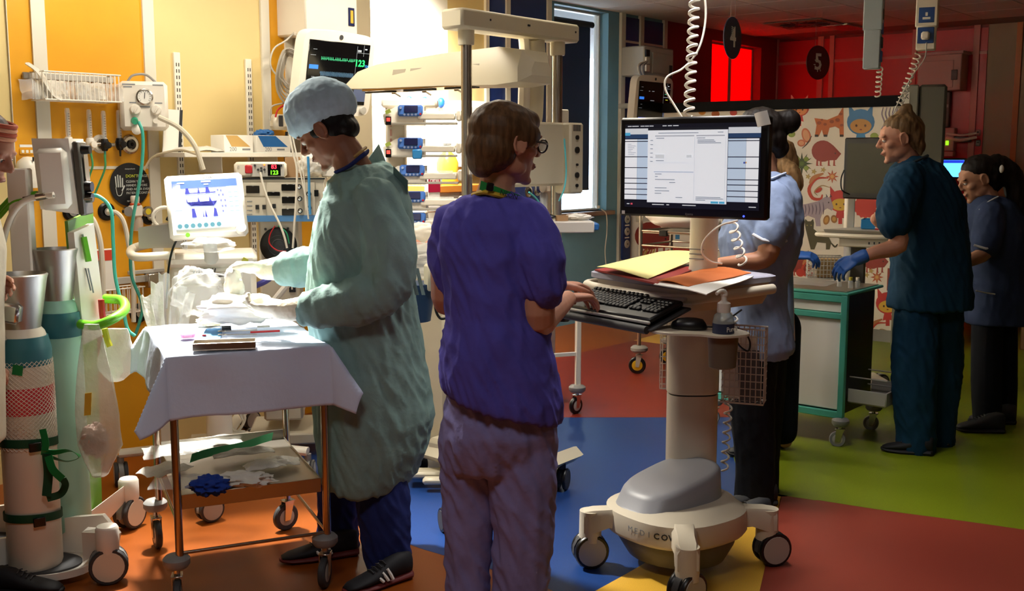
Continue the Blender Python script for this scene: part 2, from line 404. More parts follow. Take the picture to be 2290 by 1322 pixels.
# windows
def window(n, s0, s1, z0, z1, glassmat, blindmat, gap_r, gap_b, frame_m, dp=.17):
    w = MB(); c = WF + UA * s0 + Vector((0, 0, z0))
    t = bpy.data.objects.new('window_%d' % n, None); C.objects.link(t); t.location = c; t.rotation_euler = (0, 0, R(50)); t['kind'] = 'structure'
    TM[t.name] = Matrix.Translation(c) @ Matrix.Rotation(R(50), 4, 'Z')
    W, H = s1 - s0, z1 - z0
    f = MB()
    for (a, b, cc, d) in ((0, W, 0, .02), (0, W, H - .02, H), (0, .02, 0, H), (W - .02, W, 0, H)):
        f.box(((a + b) / 2, dp, (cc + d) / 2), (b - a, .06, d - cc), None, .004)
    f.build('window_frame', frame_m, t)
    g = MB(); g.box((W / 2, dp, H / 2), (W - .04, .006, H - .04)); g.build('pane', glassmat, t, smooth=0)
    s = MB(); s.box((W / 2 + .0, .08, -.02), (W + .1, .3, .04), None, .006); s.build('window_sill', mat('sill_wood', '#8a6a52', .5), t)
    b = MB(); 
    if blindmat:
        b.box(((W - gap_r) / 2, .06, (H - .13 + gap_b) / 2), (W - gap_r, .003, H - .13 - gap_b)); bo = b.build('blind', blindmat, t, smooth=0)
        MB().cyl((-.0, .06, H - .12), (W - gap_r + .03, .06, H - .12), .028, 14).build('roller', mat('roller_dark', '#20242c', .5), bo)
        MB().box(((W - gap_r) / 2, .06, gap_b), (W - gap_r, .012, .02), None, .003).build('hem_bar', mat('roller_dark', '#20242c', .5), bo)
    return t
m_glass = mat('window_glass', '#eaf4ff', .1, alpha=.12, spec=.5)
def translucent(name, col):
    m = bpy.data.materials.new(name); m.use_nodes = True; nt = m.node_tree; b = nt.nodes['Principled BSDF']; b.inputs['Base Color'].default_value = (*lin(col), 1); b.inputs['Roughness'].default_value = .7
    t = nt.nodes.new('ShaderNodeBsdfTranslucent'); t.inputs['Color'].default_value = (*lin(col), 1)
    mx = nt.nodes.new('ShaderNodeMixShader'); mx.inputs[0].default_value = .8
    nt.links.new(b.outputs[0], mx.inputs[1]); nt.links.new(t.outputs[0], mx.inputs[2]); nt.links.new(mx.outputs[0], nt.nodes['Material Output'].inputs[0]); return m
window(1, WX0, WX1, WZ0, WZ1, m_glass, mat('blind_navy', '#1c3157', .8), .2, .2, m_white, .12)
w2_ = window(2, RX0, RX1, RZ0, RZ1, m_glass, None, .0, .0, m_pinktrim, .13)
RW, RH = RX1 - RX0, RZ1 - RZ0
for a_, b_, c_, n_ in ((0, .5, '#ff1420', 'red_blind'), (.5, .56, '#84463c', 'pale_slit'), (.56, 1, '#ff1420', 'red_blind')):
    MB().box((RW * (a_ + b_) / 2, .11, RH / 2), (RW * (b_ - a_), .004, RH)).build(n_, translucent('film' + c_[1:], c_), w2_, smooth=0)
# ================================================================ SHARED MATERIALS
m_pl = mat('white_plastic', '#ece5d8', .35)
m_plw = mat('warm_white_plastic', '#e2d9c6', .4)
m_grey = mat('grey_plastic', '#8b8a88', .45)
m_lgrey = mat('light_grey_plastic', '#b9b5ac', .45)
m_dgrey = mat('dark_grey_rubber', '#3a3a3c', .6)
m_black = mat('black_plastic', '#0d0d0f', .35)
m_chrome = mat('chrome', '#cfccc6', .24, 1.0)
m_steel = mat('brushed_steel', '#b4aca0', .32, 1.0, bump=(60, .05, .002))
m_wire = mat('white_wire', '#efe9dc', .35)
m_clear = mat('clear_plastic', '#f2f6f6', .12, alpha=.28)
m_film = mat('clear_film', '#eef0ee', .15, alpha=.24, bump=(14, .9, .02))
m_film2 = mat('milky_film', '#e9e6dd', .3, alpha=.72, bump=(16, .9, .02))
m_teal = mat('teal_tubing', '#3fa694', .3)
m_green = mat('lime_green', '#63b421', .35)
m_dgreen = mat('green_ribbon', '#0f7a3c', .35)
m_gedge = mat('green_board', '#5b8a2a', .4)
m_paper = mat('paper_white', '#f1eee6', .7)
m_ink = mat('ink_dark', '#26282c', .6)
m_ink2 = mat('ink_grey', '#8c8f92', .6)
m_blue_p = mat('blue_plastic', '#2a6fb8', .4)
m_dispblk = mat('display_black', '#07080a', .15)
m_hose = mat('white_hose', '#e4dccb', .45)
m_redp = mat('red_plastic', '#c02028', .4)
m_linen = mat('white_linen', '#f0ebe0', .85, bump=(40, .25, .004))
def em(name, col, e): return mat(name, col, .4, emit=e)
RZW = 50
def wmount(px, py, off=0.0, P=WY): return onp(px, py, P, UN, off)

def wire_basket(t, w, d, h, nx, ny, nz, r=.0025, x0=None, back=True, m=None):
    """basket hanging with its back at local y=0, front at y=-d, bottom at z=0, x from -w/2"""
    m = m or m_wire
    for z in (0, h):
        MB().tube([(-w / 2, 0, z), (-w / 2, -d, z), (w / 2, -d, z), (w / 2, 0, z)], r * 1.6, 6, True).build('rim', m, t)
    def strand(pts): return MB().tube(pts, r, 5)
    first = {}
    def put(key, pts, loc):
        if key not in first: o = strand(pts).build('wire', m, t); first[key] = o
        else: o = copy_part(first[key], t)
        o.location = loc; return o
    for i in range(nx): put('u', [(0, 0, h), (0, 0, 0), (0, -d, 0), (0, -d, h)], (-w / 2 + w * (i + .5) / nx, 0, 0))
    for j in range(ny): put('s', [(-w / 2, 0, h), (-w / 2, 0, 0), (w / 2, 0, 0), (w / 2, 0, h)], (0, -d * (j + .5) / ny, 0))
    for k in range(1, nz): put('h', [(-w / 2, 0, 0), (-w / 2, -d, 0), (w / 2, -d, 0), (w / 2, 0, 0)], (0, 0, h * k / nz))
def caster(t, p, r=.05, w=.045, ang=0, hub=None, tyre=None, stem=.03, fork=None, stem_r=.016, hood=True):
    """twin castor: contact under p on the floor (local coordinates z=0 floor)"""
    M = rotm(0, 0, ang); p = Vector(p); q = p + Vector((0, 0, r))
    f = MB(); f.cyl(q + Vector((0, 0, r * .8)), q + Vector((0, 0, r + stem)), stem_r, 14)
    if hood:
        ring = []
        for k in range(9):
            a = R(-10 + 200 * k / 8); ring.append((r * 1.02 * math.cos(a), r * 1.02 * math.sin(a)))
        poly = ring + [(x * .8, z * .8) for x, z in ring[::-1]]
        f.prism(poly, w * .34, q - M @ Vector((0, w * .17, 0)), M)
    f.build('caster_fork', fork or m_grey, t)
    for s in (-1, 1):
        c = q + M @ Vector((0, s * w * .36, 0)); RT = M @ rotm(90, 0, 0)
        wv = MB().lathe([(r * .5, -w * .14), (r * .94, -w * .14), (r, -w * .06), (r, w * .06), (r * .94, w * .14), (r * .5, w * .14)], c, 28, RT).build('wheel', tyre or m_dgrey, t)
        MB().lathe([(.001, -w * .16), (r * .8, -w * .16), (r * .84, -w * .1), (r * .84, w * .1), (r * .8, w * .16), (.001, w * .16)], c, 24, RT).build('hubcap', hub or m_plw, wv)
def caster1(t, p, r=.06, w=.025, ang=0, hub=None, tyre=None, top=.06, bumper=None, fork=None):
    """single-wheel castor with fork plates and optional bumper ring above"""
    M = rotm(0, 0, ang); p = Vector(p); q = p + Vector((0, 0, r)); f = MB()
    for s in (-1, 1):
        f.prism([(-.012, -.012), (.012, -.012), (.032, r + .012), (-.008, r + .012)], .003, q + M @ Vector((0, s * (w / 2 + .004) - .0015, 0)), M)
    f.box(q + M @ Vector((.012, 0, r + .012)), (.05, w + .014, .006), M, .002); f.cyl(q + M @ Vector((.012, 0, r + .01)), q + M @ Vector((.012, 0, r + top)), .011, 12)
    f.build('caster_fork', fork or m_chrome, t); RT = M @ rotm(90, 0, 0)
    wv = MB().lathe([(r * .6, -w / 2), (r * .92, -w / 2), (r, -w * .3), (r, w * .3), (r * .92, w / 2), (r * .6, w / 2)], q, 26, RT).build('wheel', tyre or m_dgrey, t)
    MB().lathe([(.001, -w * .53), (r * .58, -w * .53), (r * .62, -w * .5), (r * .62, w * .5), (r * .58, w * .53), (.001, w * .53)], q, 20, RT).build('hubcap', hub or m_grey, wv)
    if bumper:
        c = q + M @ Vector((.012, 0, r + top)); b = bumper
        MB().lathe([(.01, -.02), (b * .8, -.02), (b, -.008), (b, .01), (b * .8, .02), (.4 * b, .026), (.01, .026)], c, 28).build('bumper_ring', m_grey, t)
def packet(name, label, c, w, d, rz=0, m=None, tilt=0, amp=.008, h=.008, group=None, cat='packet', parent=None):
    """crumpled flat pouch"""
    c = Vector(c); M = rotm(tilt, 0, rz); g = []; sd = random.random() * 50
    for i in range(9):
        row = []
        for j in range(9):
            x = (i / 8 - .5); y = (j / 8 - .5); e = (1 - (2 * x) ** 4) * (1 - (2 * y) ** 4)
            z = e * h + amp * noise.noise(Vector((x * 4 + sd, y * 4, sd)))
            row.append(c + M @ Vector((x * w * (1 + .06 * noise.noise(Vector((sd, y * 5, 0)))), y * d, z + amp * .6)))
        g.append(row)
    mb = MB().sheet(g, .002)
    return mb.build(name, m or m_film2, parent, label=label, cat=cat, group=group, world=bool(parent))
def crumple(name, m, c, r, amp=.35, fr=2.2, label=None, cat=None, parent=None, seed=0, n=20, group=None):
    """crumpled lump"""
    n = max(n, 36); mb = MB().ell((0, 0, 0), 1.0, n=n, m=n * 2 // 3); out = []
    for p in mb.v:
        q = p.normalized(); k = 1 + amp * .9 * noise.noise(q * fr + Vector((seed, 3, seed * 2))) + amp * .35 * (.4 - abs(noise.noise(q * fr * 2.2 + Vector((seed, 1, 4))))) + amp * .12 * noise.noise(q * fr * 5 + Vector((seed, 1, 4)))
        out.append(Vector((c[0] + q.x * k * r[0], c[1] + q.y * k * r[1], c[2] + q.z * k * r[2])))
    mb.v = out; return mb.build(name, m, parent, label=label, cat=cat, world=bool(parent), smooth=75, group=group)

# ================================================================ YELLOW WALL FITTINGS
# upper wire basket with packets
p = wmount(200, 229, .02); t = thing('wire_basket', 'white wire basket full of clear packets high on the yellow wall', 'basket', p, RZW)
wd = yw(252, 200, .1)[0] - yw(105, 200, .1)[0]
t.location = p + UA * (((yw(252, 200, .1)[0] + yw(95, 200, .1)[0]) / 2) - (p - WY).dot(UA))
TM[t.name] = Matrix.Translation(t.location) @ Matrix.Rotation(R(50), 4, 'Z')
wire_basket(t, wd + .05, .13, .125, 18, 4, 1)
MB().box((0, .0, .11), (wd + .12, .016, .03), None, .003).build('mounting_rail', m_lgrey, t)
for i in range(5):
    c = TM[t.name] @ Vector((-.2 + .09 * i, -.06, .02))
    packet('sterile_packet', ['clear packet at the far end of the upper wire basket', 'crinkled clear packet lying in the upper wire basket', 'clear packet in the middle of the upper wire basket', 'clear packet leaning in the upper wire basket', 'clear packet beside the gauge unit in the upper wire basket'][i], c + Vector((0, 0, .02)), .13, .1, 50 + random.uniform(-20, 20), m_film2 if i % 2 else m_film, 60, .02, .02, 'packets in the upper wire basket')
c = TM[t.name] @ Vector((-wd / 2 - .02, -.08, .0))
MB().tube(curve([c + Vector((-.05, 0, .16)), c + Vector((.0, 0, .12)), c + Vector((.05, .02, .03)), c + Vector((.08, .04, .005))]), [.03] * 24 + [.02], 8, flat=.25).build('wrapped_tube', m_film2, None, label='white wrapped tube sticking out of the upper wire basket', cat='wrapped tube')
# resuscitation gauge unit
p = wmount(322, 292, .10); t = thing('pressure_unit', 'white resuscitation pressure unit with a round dial and two knobs on the wall', 'gauge unit', p, 26)
W, H, D = .225, .235, .13
MB().box((0, 0, H / 2), (W, D, H), None, .018).build('body', m_pl, t)
MB().box((0, D / 2 + .03, H / 2), (.1, .06, .1), None, .004).build('wall_bracket', m_grey, t)
MB().tube(curve([(-.07, 0, H - .005), (-.04, 0, H + .03), (.02, 0, H + .035), (.07, 0, H - .005)]), .006, 8).build('handle', m_grey, t)
g = MB().lathe([(.001, 0), (.036, 0), (.04, .004), (.04, .014), (.034, .018), (.032, .012), (.001, .012)], (0, -D / 2, H * .68), 28, FACE_FRONT).build('dial', m_chrome, t)
MB().lathe([(.001, .0125), (.032, .0125), (.032, .0135), (.001, .0135)], (0, -D / 2, H * .68), 28, FACE_FRONT).build('dial_face', m_paper, g)
MB().box((.0, -D / 2 - .0145, H * .68 + .006), (.003, .001, .03), rotm(0, 5, 0)).build('needle', m_ink, g)
k = MB()
for a in range(12):
    an = R(-130 + a * 260 / 11); k.box((.026 * math.sin(an), -D / 2 - .0142, H * .68 + .026 * math.cos(an)), (.0015, .0006, .006), rotm(0, math.degrees(an), 0))
k.build('dial_marks', m_ink, g, smooth=0)
for x in (-.045, .05):
    kb = MB().lathe([(.001, 0), (.026, 0), (.026, .006), (.021, .02), (.001, .02)], (x, -D / 2, H * .42), 22, FACE_FRONT).build('knob', m_pl, t)
    MB().box((x, -D / 2 - .022, H * .42), (.008, .012, .036), rotm(0, 30, 0), .002).build('knob_grip', m_pl, kb)
MB().cyl((-.05, -D / 2, .045), (-.05, -D / 2 - .025, .04), .018, 16, .014).build('outlet_port', mat('green_fitting', '#0f9a72', .3), t)
MB().cyl((.045, -D / 2, .045), (.045, -D / 2 - .02, .045), .012, 14).build('outlet_port', m_pl, t)
MB().lathe([(.001, 0), (.022, 0), (.024, .012), (.012, .02), (.001, .02)], (-.042, -D / 2 + .01, .002), 18, FACE_FRONT).build('relief_cap', m_pl, t)
for (x, z, w) in ((-.07, .93, .06), (-.075, .88, .04), (.065, .93, .05), (-.055, .56, .03), (.065, .56, .035), (0, .48, .05)):
    MB().box((x, -D / 2 - .0006, H * z), (w, .001, .006)).build('printed_text', m_ink2, t, smooth=0)
# information card hung beside it
a = wmount(380, 290, .06); g = [[a + UA * (-.06 + .12 * i / 3) + UN * (.05 * (1 - i / 3)) + Vector((0, 0, .10 - .22 * j / 4)) + UA * (-.02 * j / 4) for j in range(5)] for i in range(4)]
t = thing('hanging_card', 'white laminated card hanging slanted beside the pressure unit', 'card', a)
MB().sheet(g, .004).build('sheet', m_paper, t, world=True); g2 = [[g[3][j] + UA * .001 * i + UN * (.003 + .001 * i) + UA * (.015 * i) for j in range(5)] for i in range(2)]
MB().sheet(g2, .002).build('dark_edge', m_ink, t, world=True)
# flow meters
for i, (x, yb, fm) in enumerate([(152, 320, m_pl), (200, 322, m_pl), (232, 324, m_black), (266, 322, m_black)]):
    p = wmount(x + 2, yb, .055)
    t = thing('flow_meter', ['first flow meter tube standing behind the white mixer box', 'white flow meter feeding a green tube, on the yellow wall', 'black flow meter with a green tube below, middle of the row', 'black flow meter beside the round gas outlet'][i], 'flow meter', p, RZW, 'wall flow meters')
    MB().lathe([(.012, .025), (.012, .15), (.009, .162), (.001, .164)], (0, 0, 0), 16).build('sight_tube', m_clear, t)
    MB().cyl((0, 0, .03), (0, 0, .145), .004, 8).build('float_rod', m_lgrey, t)
    k = MB()
    for q in range(9): k.box((0, -.0125, .04 + q * .012), (.008, .001, .002))
    k.build('scale_marks', m_ink, t, smooth=0)
    MB().lathe([(.001, -.03), (.012, -.03), (.02, -.015), (.022, .01), (.016, .028), (.001, .03)], (0, 0, 0), 18).build('valve_body', fm, t)
    kn = MB().lathe([(.001, 0), (.016, 0), (.016, .018), (.001, .02)], (0, -.02, -.002), 14, FACE_FRONT).build('control_knob', fm, t)
    MB().cyl((0, 0, -.03), (0, 0, -.06), .006, 10, .004).build('hose_barb', m_teal if i in (1, 2) else fm, t)
    MB().cyl((0, 0, 0), (0, .06, 0), .009, 10).build('wall_stem', m_chrome, t)
    if i in (1, 2): MB().cyl((.02, 0, 0), (.05, 0, 0), .01, 10).build('side_port', m_chrome, t)
def gas_outlet(px, py, r, ring, label, P=WY):
    p = wmount(px, py, .0, P); t = thing('gas_outlet', label, 'gas outlet', p, RZW)
    MB().lathe([(.001, 0), (r, 0), (r, .012), (r * .8, .02), (r * .55, .02), (.5 * r, .012), (.001, .012)], (0, 0, 0), 26, FACE_FRONT).build('ring', ring, t)
    MB().lathe([(.001, .012), (r * .45, .012), (r * .45, .028), (r * .2, .028), (.001, .02)], (0, 0, 0), 18, FACE_FRONT).build('socket', m_chrome if ring is not m_chrome else m_black, t)
    return t
gas_outlet(222, 322, .045, m_white, 'gas outlet behind the two black flow meters'); gas_outlet(289, 323, .048, m_chrome, 'round gas outlet with a black centre beside the flow meters')
gas_outlet(158, 474, .045, m_black, 'gas outlet with black ring below the mixer box'); gas_outlet(236, 473, .045, m_black, 'gas outlet with black ring and a hose below the hand sign'); gas_outlet(308, 700, .05, m_black, 'low gas outlet with black ring beside the drape')
gas_outlet(330, 485, .04, m_black, 'dark gas outlet half behind the grey cable tray')
# hand hygiene sign
p = wmount(290, 413, .013); t = thing('hand_hygiene_sign', 'round black sign reminding staff to clean their hands', 'sign', p, RZW)
MB().lathe([(.001, 0), (.106, 0), (.108, .002), (.001, .003)], (0, 0, 0), 48, FACE_FRONT).build('disc', mat('sign_black', '#17171a', .45), t)
m_st = mat('sign_text', '#c9cdc8', .5); m_sty = mat('sign_text_yellow', '#c8cf3c', .5)
def line(sx, z, s, sz, m): text(s, sz, m, 'lettering', t, M4((sx, -.0035, z), FACE_FRONT), align='LEFT')
line(-.022, .042, "DON'T", .021, m_sty); line(.042, .042, 'FORGET', .018, m_st)
for k, w in enumerate(['CLEAN YOUR', 'HANDS BEFORE', 'AND AFTER EVERY', 'PATIENT CONTACT']): line(-.022, .015 - .019 * k, w, .0165, m_st)
line(-.025, .078, 'cleanyourhands', .009, m_st); line(-.02, -.082, 'NHS', .012, m_st)
h = MB()
for k in range(4): h.tube([(-.075 + .011 * k, -.004, -.012), (-.078 + .0125 * k, -.004, .03 + (.012, .02, .016, .004)[k])], .0035, 5)
h.tube([(-.045, -.004, -.03), (-.03, -.004, -.004)], .0035, 5); h.tube(curve([(-.078, -.004, -.012), (-.07, -.004, -.05), (-.05, -.004, -.05), (-.04, -.004, -.02)], 4), .002, 5); h.build('hand_drawing', m_st, t)
# suction regulator with yellow dial
p = wmount(303, 472, .05); t = thing('suction_regulator', 'suction regulator with a white cap and yellow dial below the hand sign', 'regulator', p, RZW)
MB().box((0, 0, 0), (.06, .05, .06), None, .008).build('body', m_pl, t); MB().lathe([(.001, .03), (.022, .03), (.02, .045), (.022, .05), (.022, .07), (.018, .076), (.001, .076)], (0, 0, 0), 18).build('cap', m_pl, t)
MB().lathe([(.018, .028), (.026, .03), (.026, .038), (.018, .04)], (0, 0, 0), 18).build('orange_collar', mat('orange_plastic', '#d8562a', .4), t)
d = MB().lathe([(.001, 0), (.027, 0), (.027, .016), (.023, .016), (.001, .014)], (.055, -.012, -.004), 24, FACE_FRONT).build('dial', m_chrome, t); MB().lathe([(.001, .015), (.022, .015), (.001, .016)], (.055, -.012, -.004), 24, FACE_FRONT).build('dial_face', mat('dial_yellow', '#d8c02c', .5), d)
MB().lathe([(.001, 0), (.024, 0), (.024, .02), (.001, .02)], (-.05, 0, 0), 20, FACE_FRONT).build('outlet_ring', m_chrome, t)
MB().lathe([(.001, -.1), (.024, -.098), (.026, -.05), (.02, -.03), (.001, -.03)], (.01, 0, 0), 18).build('overflow_jar', m_clear, t)
MB().cyl((0, 0, 0), (0, .05, 0), .012, 12).build('wall_stem', m_chrome, t)
# soap dispenser and switch behind the profile at the far end
p = wmount(66, 420, .05); t = thing('soap_dispenser', 'white round topped dispenser on the wall behind the mixer box', 'dispenser', p, RZW)
MB().lathe([(.001, 0), (.05, 0), (.055, .02), (.055, .09), (.045, .12), (.02, .14), (.001, .142)], (0, 0, 0), 24).build('shell', m_pl, t); MB().box((0, -.05, .13), (.006, .004, .02)).build('keyhole', m_black, t)
MB().box((0, .0, .19), (.07, .006, .012)).build('name_strip', m_paper, t); MB().box((0, .03, .06), (.06, .05, .1), None, .004).build('backplate', m_pl, t)
p = wmount(60, 339, .008); t = thing('socket_plate', 'small white printed plate on the yellow panel beside the profile face', 'plate', p, RZW); MB().box((0, 0, 0), (.07, .006, .028), None, .002).build('plate', m_yellow, t)
for k in range(3): MB().box((-.02 + .02 * k, -.004, 0), (.013, .002, .014), None, .001).build('symbol', m_paper, t)
# slotted shelf uprights
for (x, y0, y1, lab) in ((397, 117, 320, 'white slotted shelf upright beside the hanging card'), (556, 132, 312, 'white slotted shelf upright above the glove boxes')):
    zt = yw(x - 12, y0)[1]; p = wmount(x, y1, .004); zb = .95
    s = yw(x - 2, (y0 + y1) / 2)[0]; loc = WY + UA * s + UN * .004 + Vector((0, 0, zb))
    t = thing('shelf_upright', lab, 'shelf upright', loc, RZW, 'slotted shelf uprights')
    MB().box((0, -.008, (zt - zb) / 2), (.036, .016, zt - zb), None, .002).build('channel', m_white, t); k = MB(); n = int((zt - zb) / .032)
    for q in range(1, n):
        for sx in (-.007, .007): k.box((sx, -.0164, q * .032), (.005, .001, .018))
    k.build('slots', mat('slot_dark', '#3a3128', .8), t, smooth=0)
# shelf
s0, s1 = yw(392, 343, .2)[0], yw(672, 343, .2)[0]
loc = WY + UA * ((s0 + s1) / 2) + UN * .02 + Vector((0, 0, at(480, 341, 5.6).z))
t = thing('wall_shelf', 'white wall shelf carrying the glove boxes', 'shelf', loc, RZW); L = s1 - s0
MB().box((0, -.13, -.012), (L, .26, .024), None, .002).build('board', m_white, t)
for x in (-.15, .2): MB().prism([(-.003, 0), (.003, 0), (.003, -.08), (-.003, -.05)], .2, (x, -.22, -.024)).build('bracket', m_white, t)
ZS = loc.z
def glovebox(px, w, m, label, tuft):
    s = yw(px, 330, .14)[0]; p = WY + UA * s + UN * .14 + Vector((0, 0, ZS))
    b = thing('glove_box', label, 'glove box', p, RZW)
    MB().box((0, 0, .045), (w, .12, .09), None, .002).build('carton', m_paper, b)
    MB().prism([(-w / 2 + .01, .088), (-w / 2 + .045, .03), (w / 2 - .02, .03), (w / 2 - .1, .088)], .001, (0, -.0612, 0)).build('printed_panel', m, b)
    MB().box((0, -.0606, .015), (w - .004, .001, .028)).build('white_band', m_paper, b)
    text('200', .03, m_ink2, 'printed_number', b, M4((-.06, -.0615, .016), FACE_FRONT), align='LEFT'); MB().box((.045, -.0615, .016), (.05, .0006, .01)).build('printed_text', m_ink2, b)
    if tuft: crumple('glove_tuft', m, b.location + Vector((0, 0, .1)) - UA * .02, (.05, .04, .022), .5, 3, parent=b, seed=4)
glovebox(519, .18, mat('tan_print', '#cfa864', .6), 'tan and white glove box on the wall shelf', False)
glovebox(597, .225, m_blue_p, 'blue and white glove box with a blue glove poking out on the shelf', True)
s = yw(440, 330, .12)[0]; packet('plastic_bag', 'crumpled clear bag lying on the wall shelf beside the tan glove box', WY + UA * s + UN * .12 + Vector((0, 0, ZS)), .26, .16, 50, m_film2, 0, .01, .025, cat='bag')
# lower rail, basket and leaflet
zr = yw(250, 630, .03)[1]; s0, s1 = yw(132, 630)[0], yw(338, 620)[0]
t = thing('equipment_rail', 'white horizontal equipment rail on the lower yellow wall', 'rail', WY + UA * ((s0 + s1) / 2) + UN * .02 + Vector((0, 0, zr)), RZW)
MB().box((0, -.01, .0), (s1 - s0, .02, .035), None, .003).build('bar', m_lgrey, t); MB().box((.2, -.01, .035), (.2, .02, .02), None, .003).build('upper_bar', m_lgrey, t)
MB().box(((s1 - s0) / 2 - .03, -.03, -.01), (.06, .05, .07), None, .004).build('clamp', m_chrome, t)
p = wmount(236, 668, .05); t = thing('wire_basket', 'small white wire basket on the lower rail behind the teal tubing', 'basket', WY + UA * yw(240, 640, .1)[0] + UN * .05 + Vector((0, 0, zr - .145)), RZW)
wire_basket(t, .34, .1, .12, 14, 3, 1)
p = wmount(231, 622, .1); t = thing('leaflet_box', 'red and white leaflet pack standing in the lower wire basket', 'pack', p + Vector((0, 0, -.06)), RZW)
MB().box((0, 0, .1), (.11, .03, .2), None, .002).build('pack', m_paper, t); MB().box((0.01, -.0155, .17), (.09, .001, .05)).build('red_print', mat('red_print', '#d8442c', .6), t); MB().box((-.04, -.0155, .1), (.03, .001, .1)).build('dark_print', m_ink, t)
# grey cable trunk, coiled cables and wall cabinet
s = yw(672, 100)[0]
struct(wallbox(WY, yw(650, 100)[0], yw(676, 100)[0], 1.4, CEIL, 0, .06), 'trim_20', mat('trunking_grey', '#a9a294', .5))
sc0, sc1 = yw(683, 40, .25)[0], yw(800, 40, .25)[0]; zc = yw(740, 82, .25)[1]
t = thing('wall_cabinet', 'large grey white steel cabinet above the patient monitor', 'cabinet', WY + UA * ((sc0 + sc1) / 2) + UN * .0 + Vector((0, 0, zc)), RZW)
Wc = sc1 - sc0; Hc = CEIL - .03 - zc
MB().box((0, -.125, Hc / 2), (Wc, .25, Hc), None, .008).build('body', m_pl, t); MB().box((.02, -.254, Hc * .74), (Wc - .1, .008, Hc * .44), None, .003).build('door', m_pl, t)
k = MB().box((Wc / 2 - .05, -.253, .12), (.045, .006, .1), None, .002).build('lock_plate', mat('lock_navy', '#1b2350', .4), t); MB().box((Wc / 2 - .05, -.257, .12), (.02, .003, .07)).build('lock_strip', mat('lock_yellow', '#c9a93a', .5), k)
cb = thing('cable_bundle', 'bundle of looped grey cables hanging beside the patient monitor', 'cables', wmount(650, 200, .1), 0)
for i in range(6):
    c0 = wmount(650, 150 + 3 * i, .08 + .02 * i); rr = .07 + .012 * i
    pts = [c0 + UA * (rr * .75 * math.cos(a)) + Vector((0, 0, rr * 1.2 * math.sin(a) - .02)) + UN * .01 * math.sin(3 * a) for a in [2 * math.pi * k / 24 for k in range(24)]]
    MB().tube(pts, .006, 6, True).build('cable_loop', mat('cable_grey', '#9a9488', .5) if i % 3 else m_lgrey, cb, world=True)
for i, (pa, mm) in enumerate([([(668, 20), (690, 8), (690, 40), (676, 75), (680, 100)], m_black), ([(672, 60), (640, 90), (612, 110), (606, 150), (640, 190)], m_lgrey), ([(636, 230), (606, 240), (604, 270)], m_lgrey), ([(640, 232), (622, 245), (616, 262)], m_redp), ([(641, 295), (637, 330), (640, 380)], m_black), ([(650, 295), (652, 330), (648, 385)], m_black)]):
    MB().tube(curve([wmount(x, y, .14 + .01 * i) for x, y in pa], 5), .005 if mm is not m_black else .007, 6).build('cable', mm, cb, world=True)
MB().box(wmount(665, 76, .15), (.05, .03, .035), rotm(0, 20, 50), .004).build('plug', m_pl, cb, world=True)
t = thing('handset', 'grey white handset unit on the wall behind the patterned cap', 'handset', wmount(634, 292, .12), RZW)
MB().box((0, 0, .045), (.16, .07, .085), None, .02).build('shell', m_plw, t); MB().box((-.045, -.037, .05), (.03, .006, .06), None, .003).build('strap', m_dgrey, t); MB().box((.025, -.038, .05), (.06, .008, .055), None, .012).build('grip', m_pl, t); MB().box((0, .05, .04), (.05, .06, .05)).build('bracket', m_grey, t)
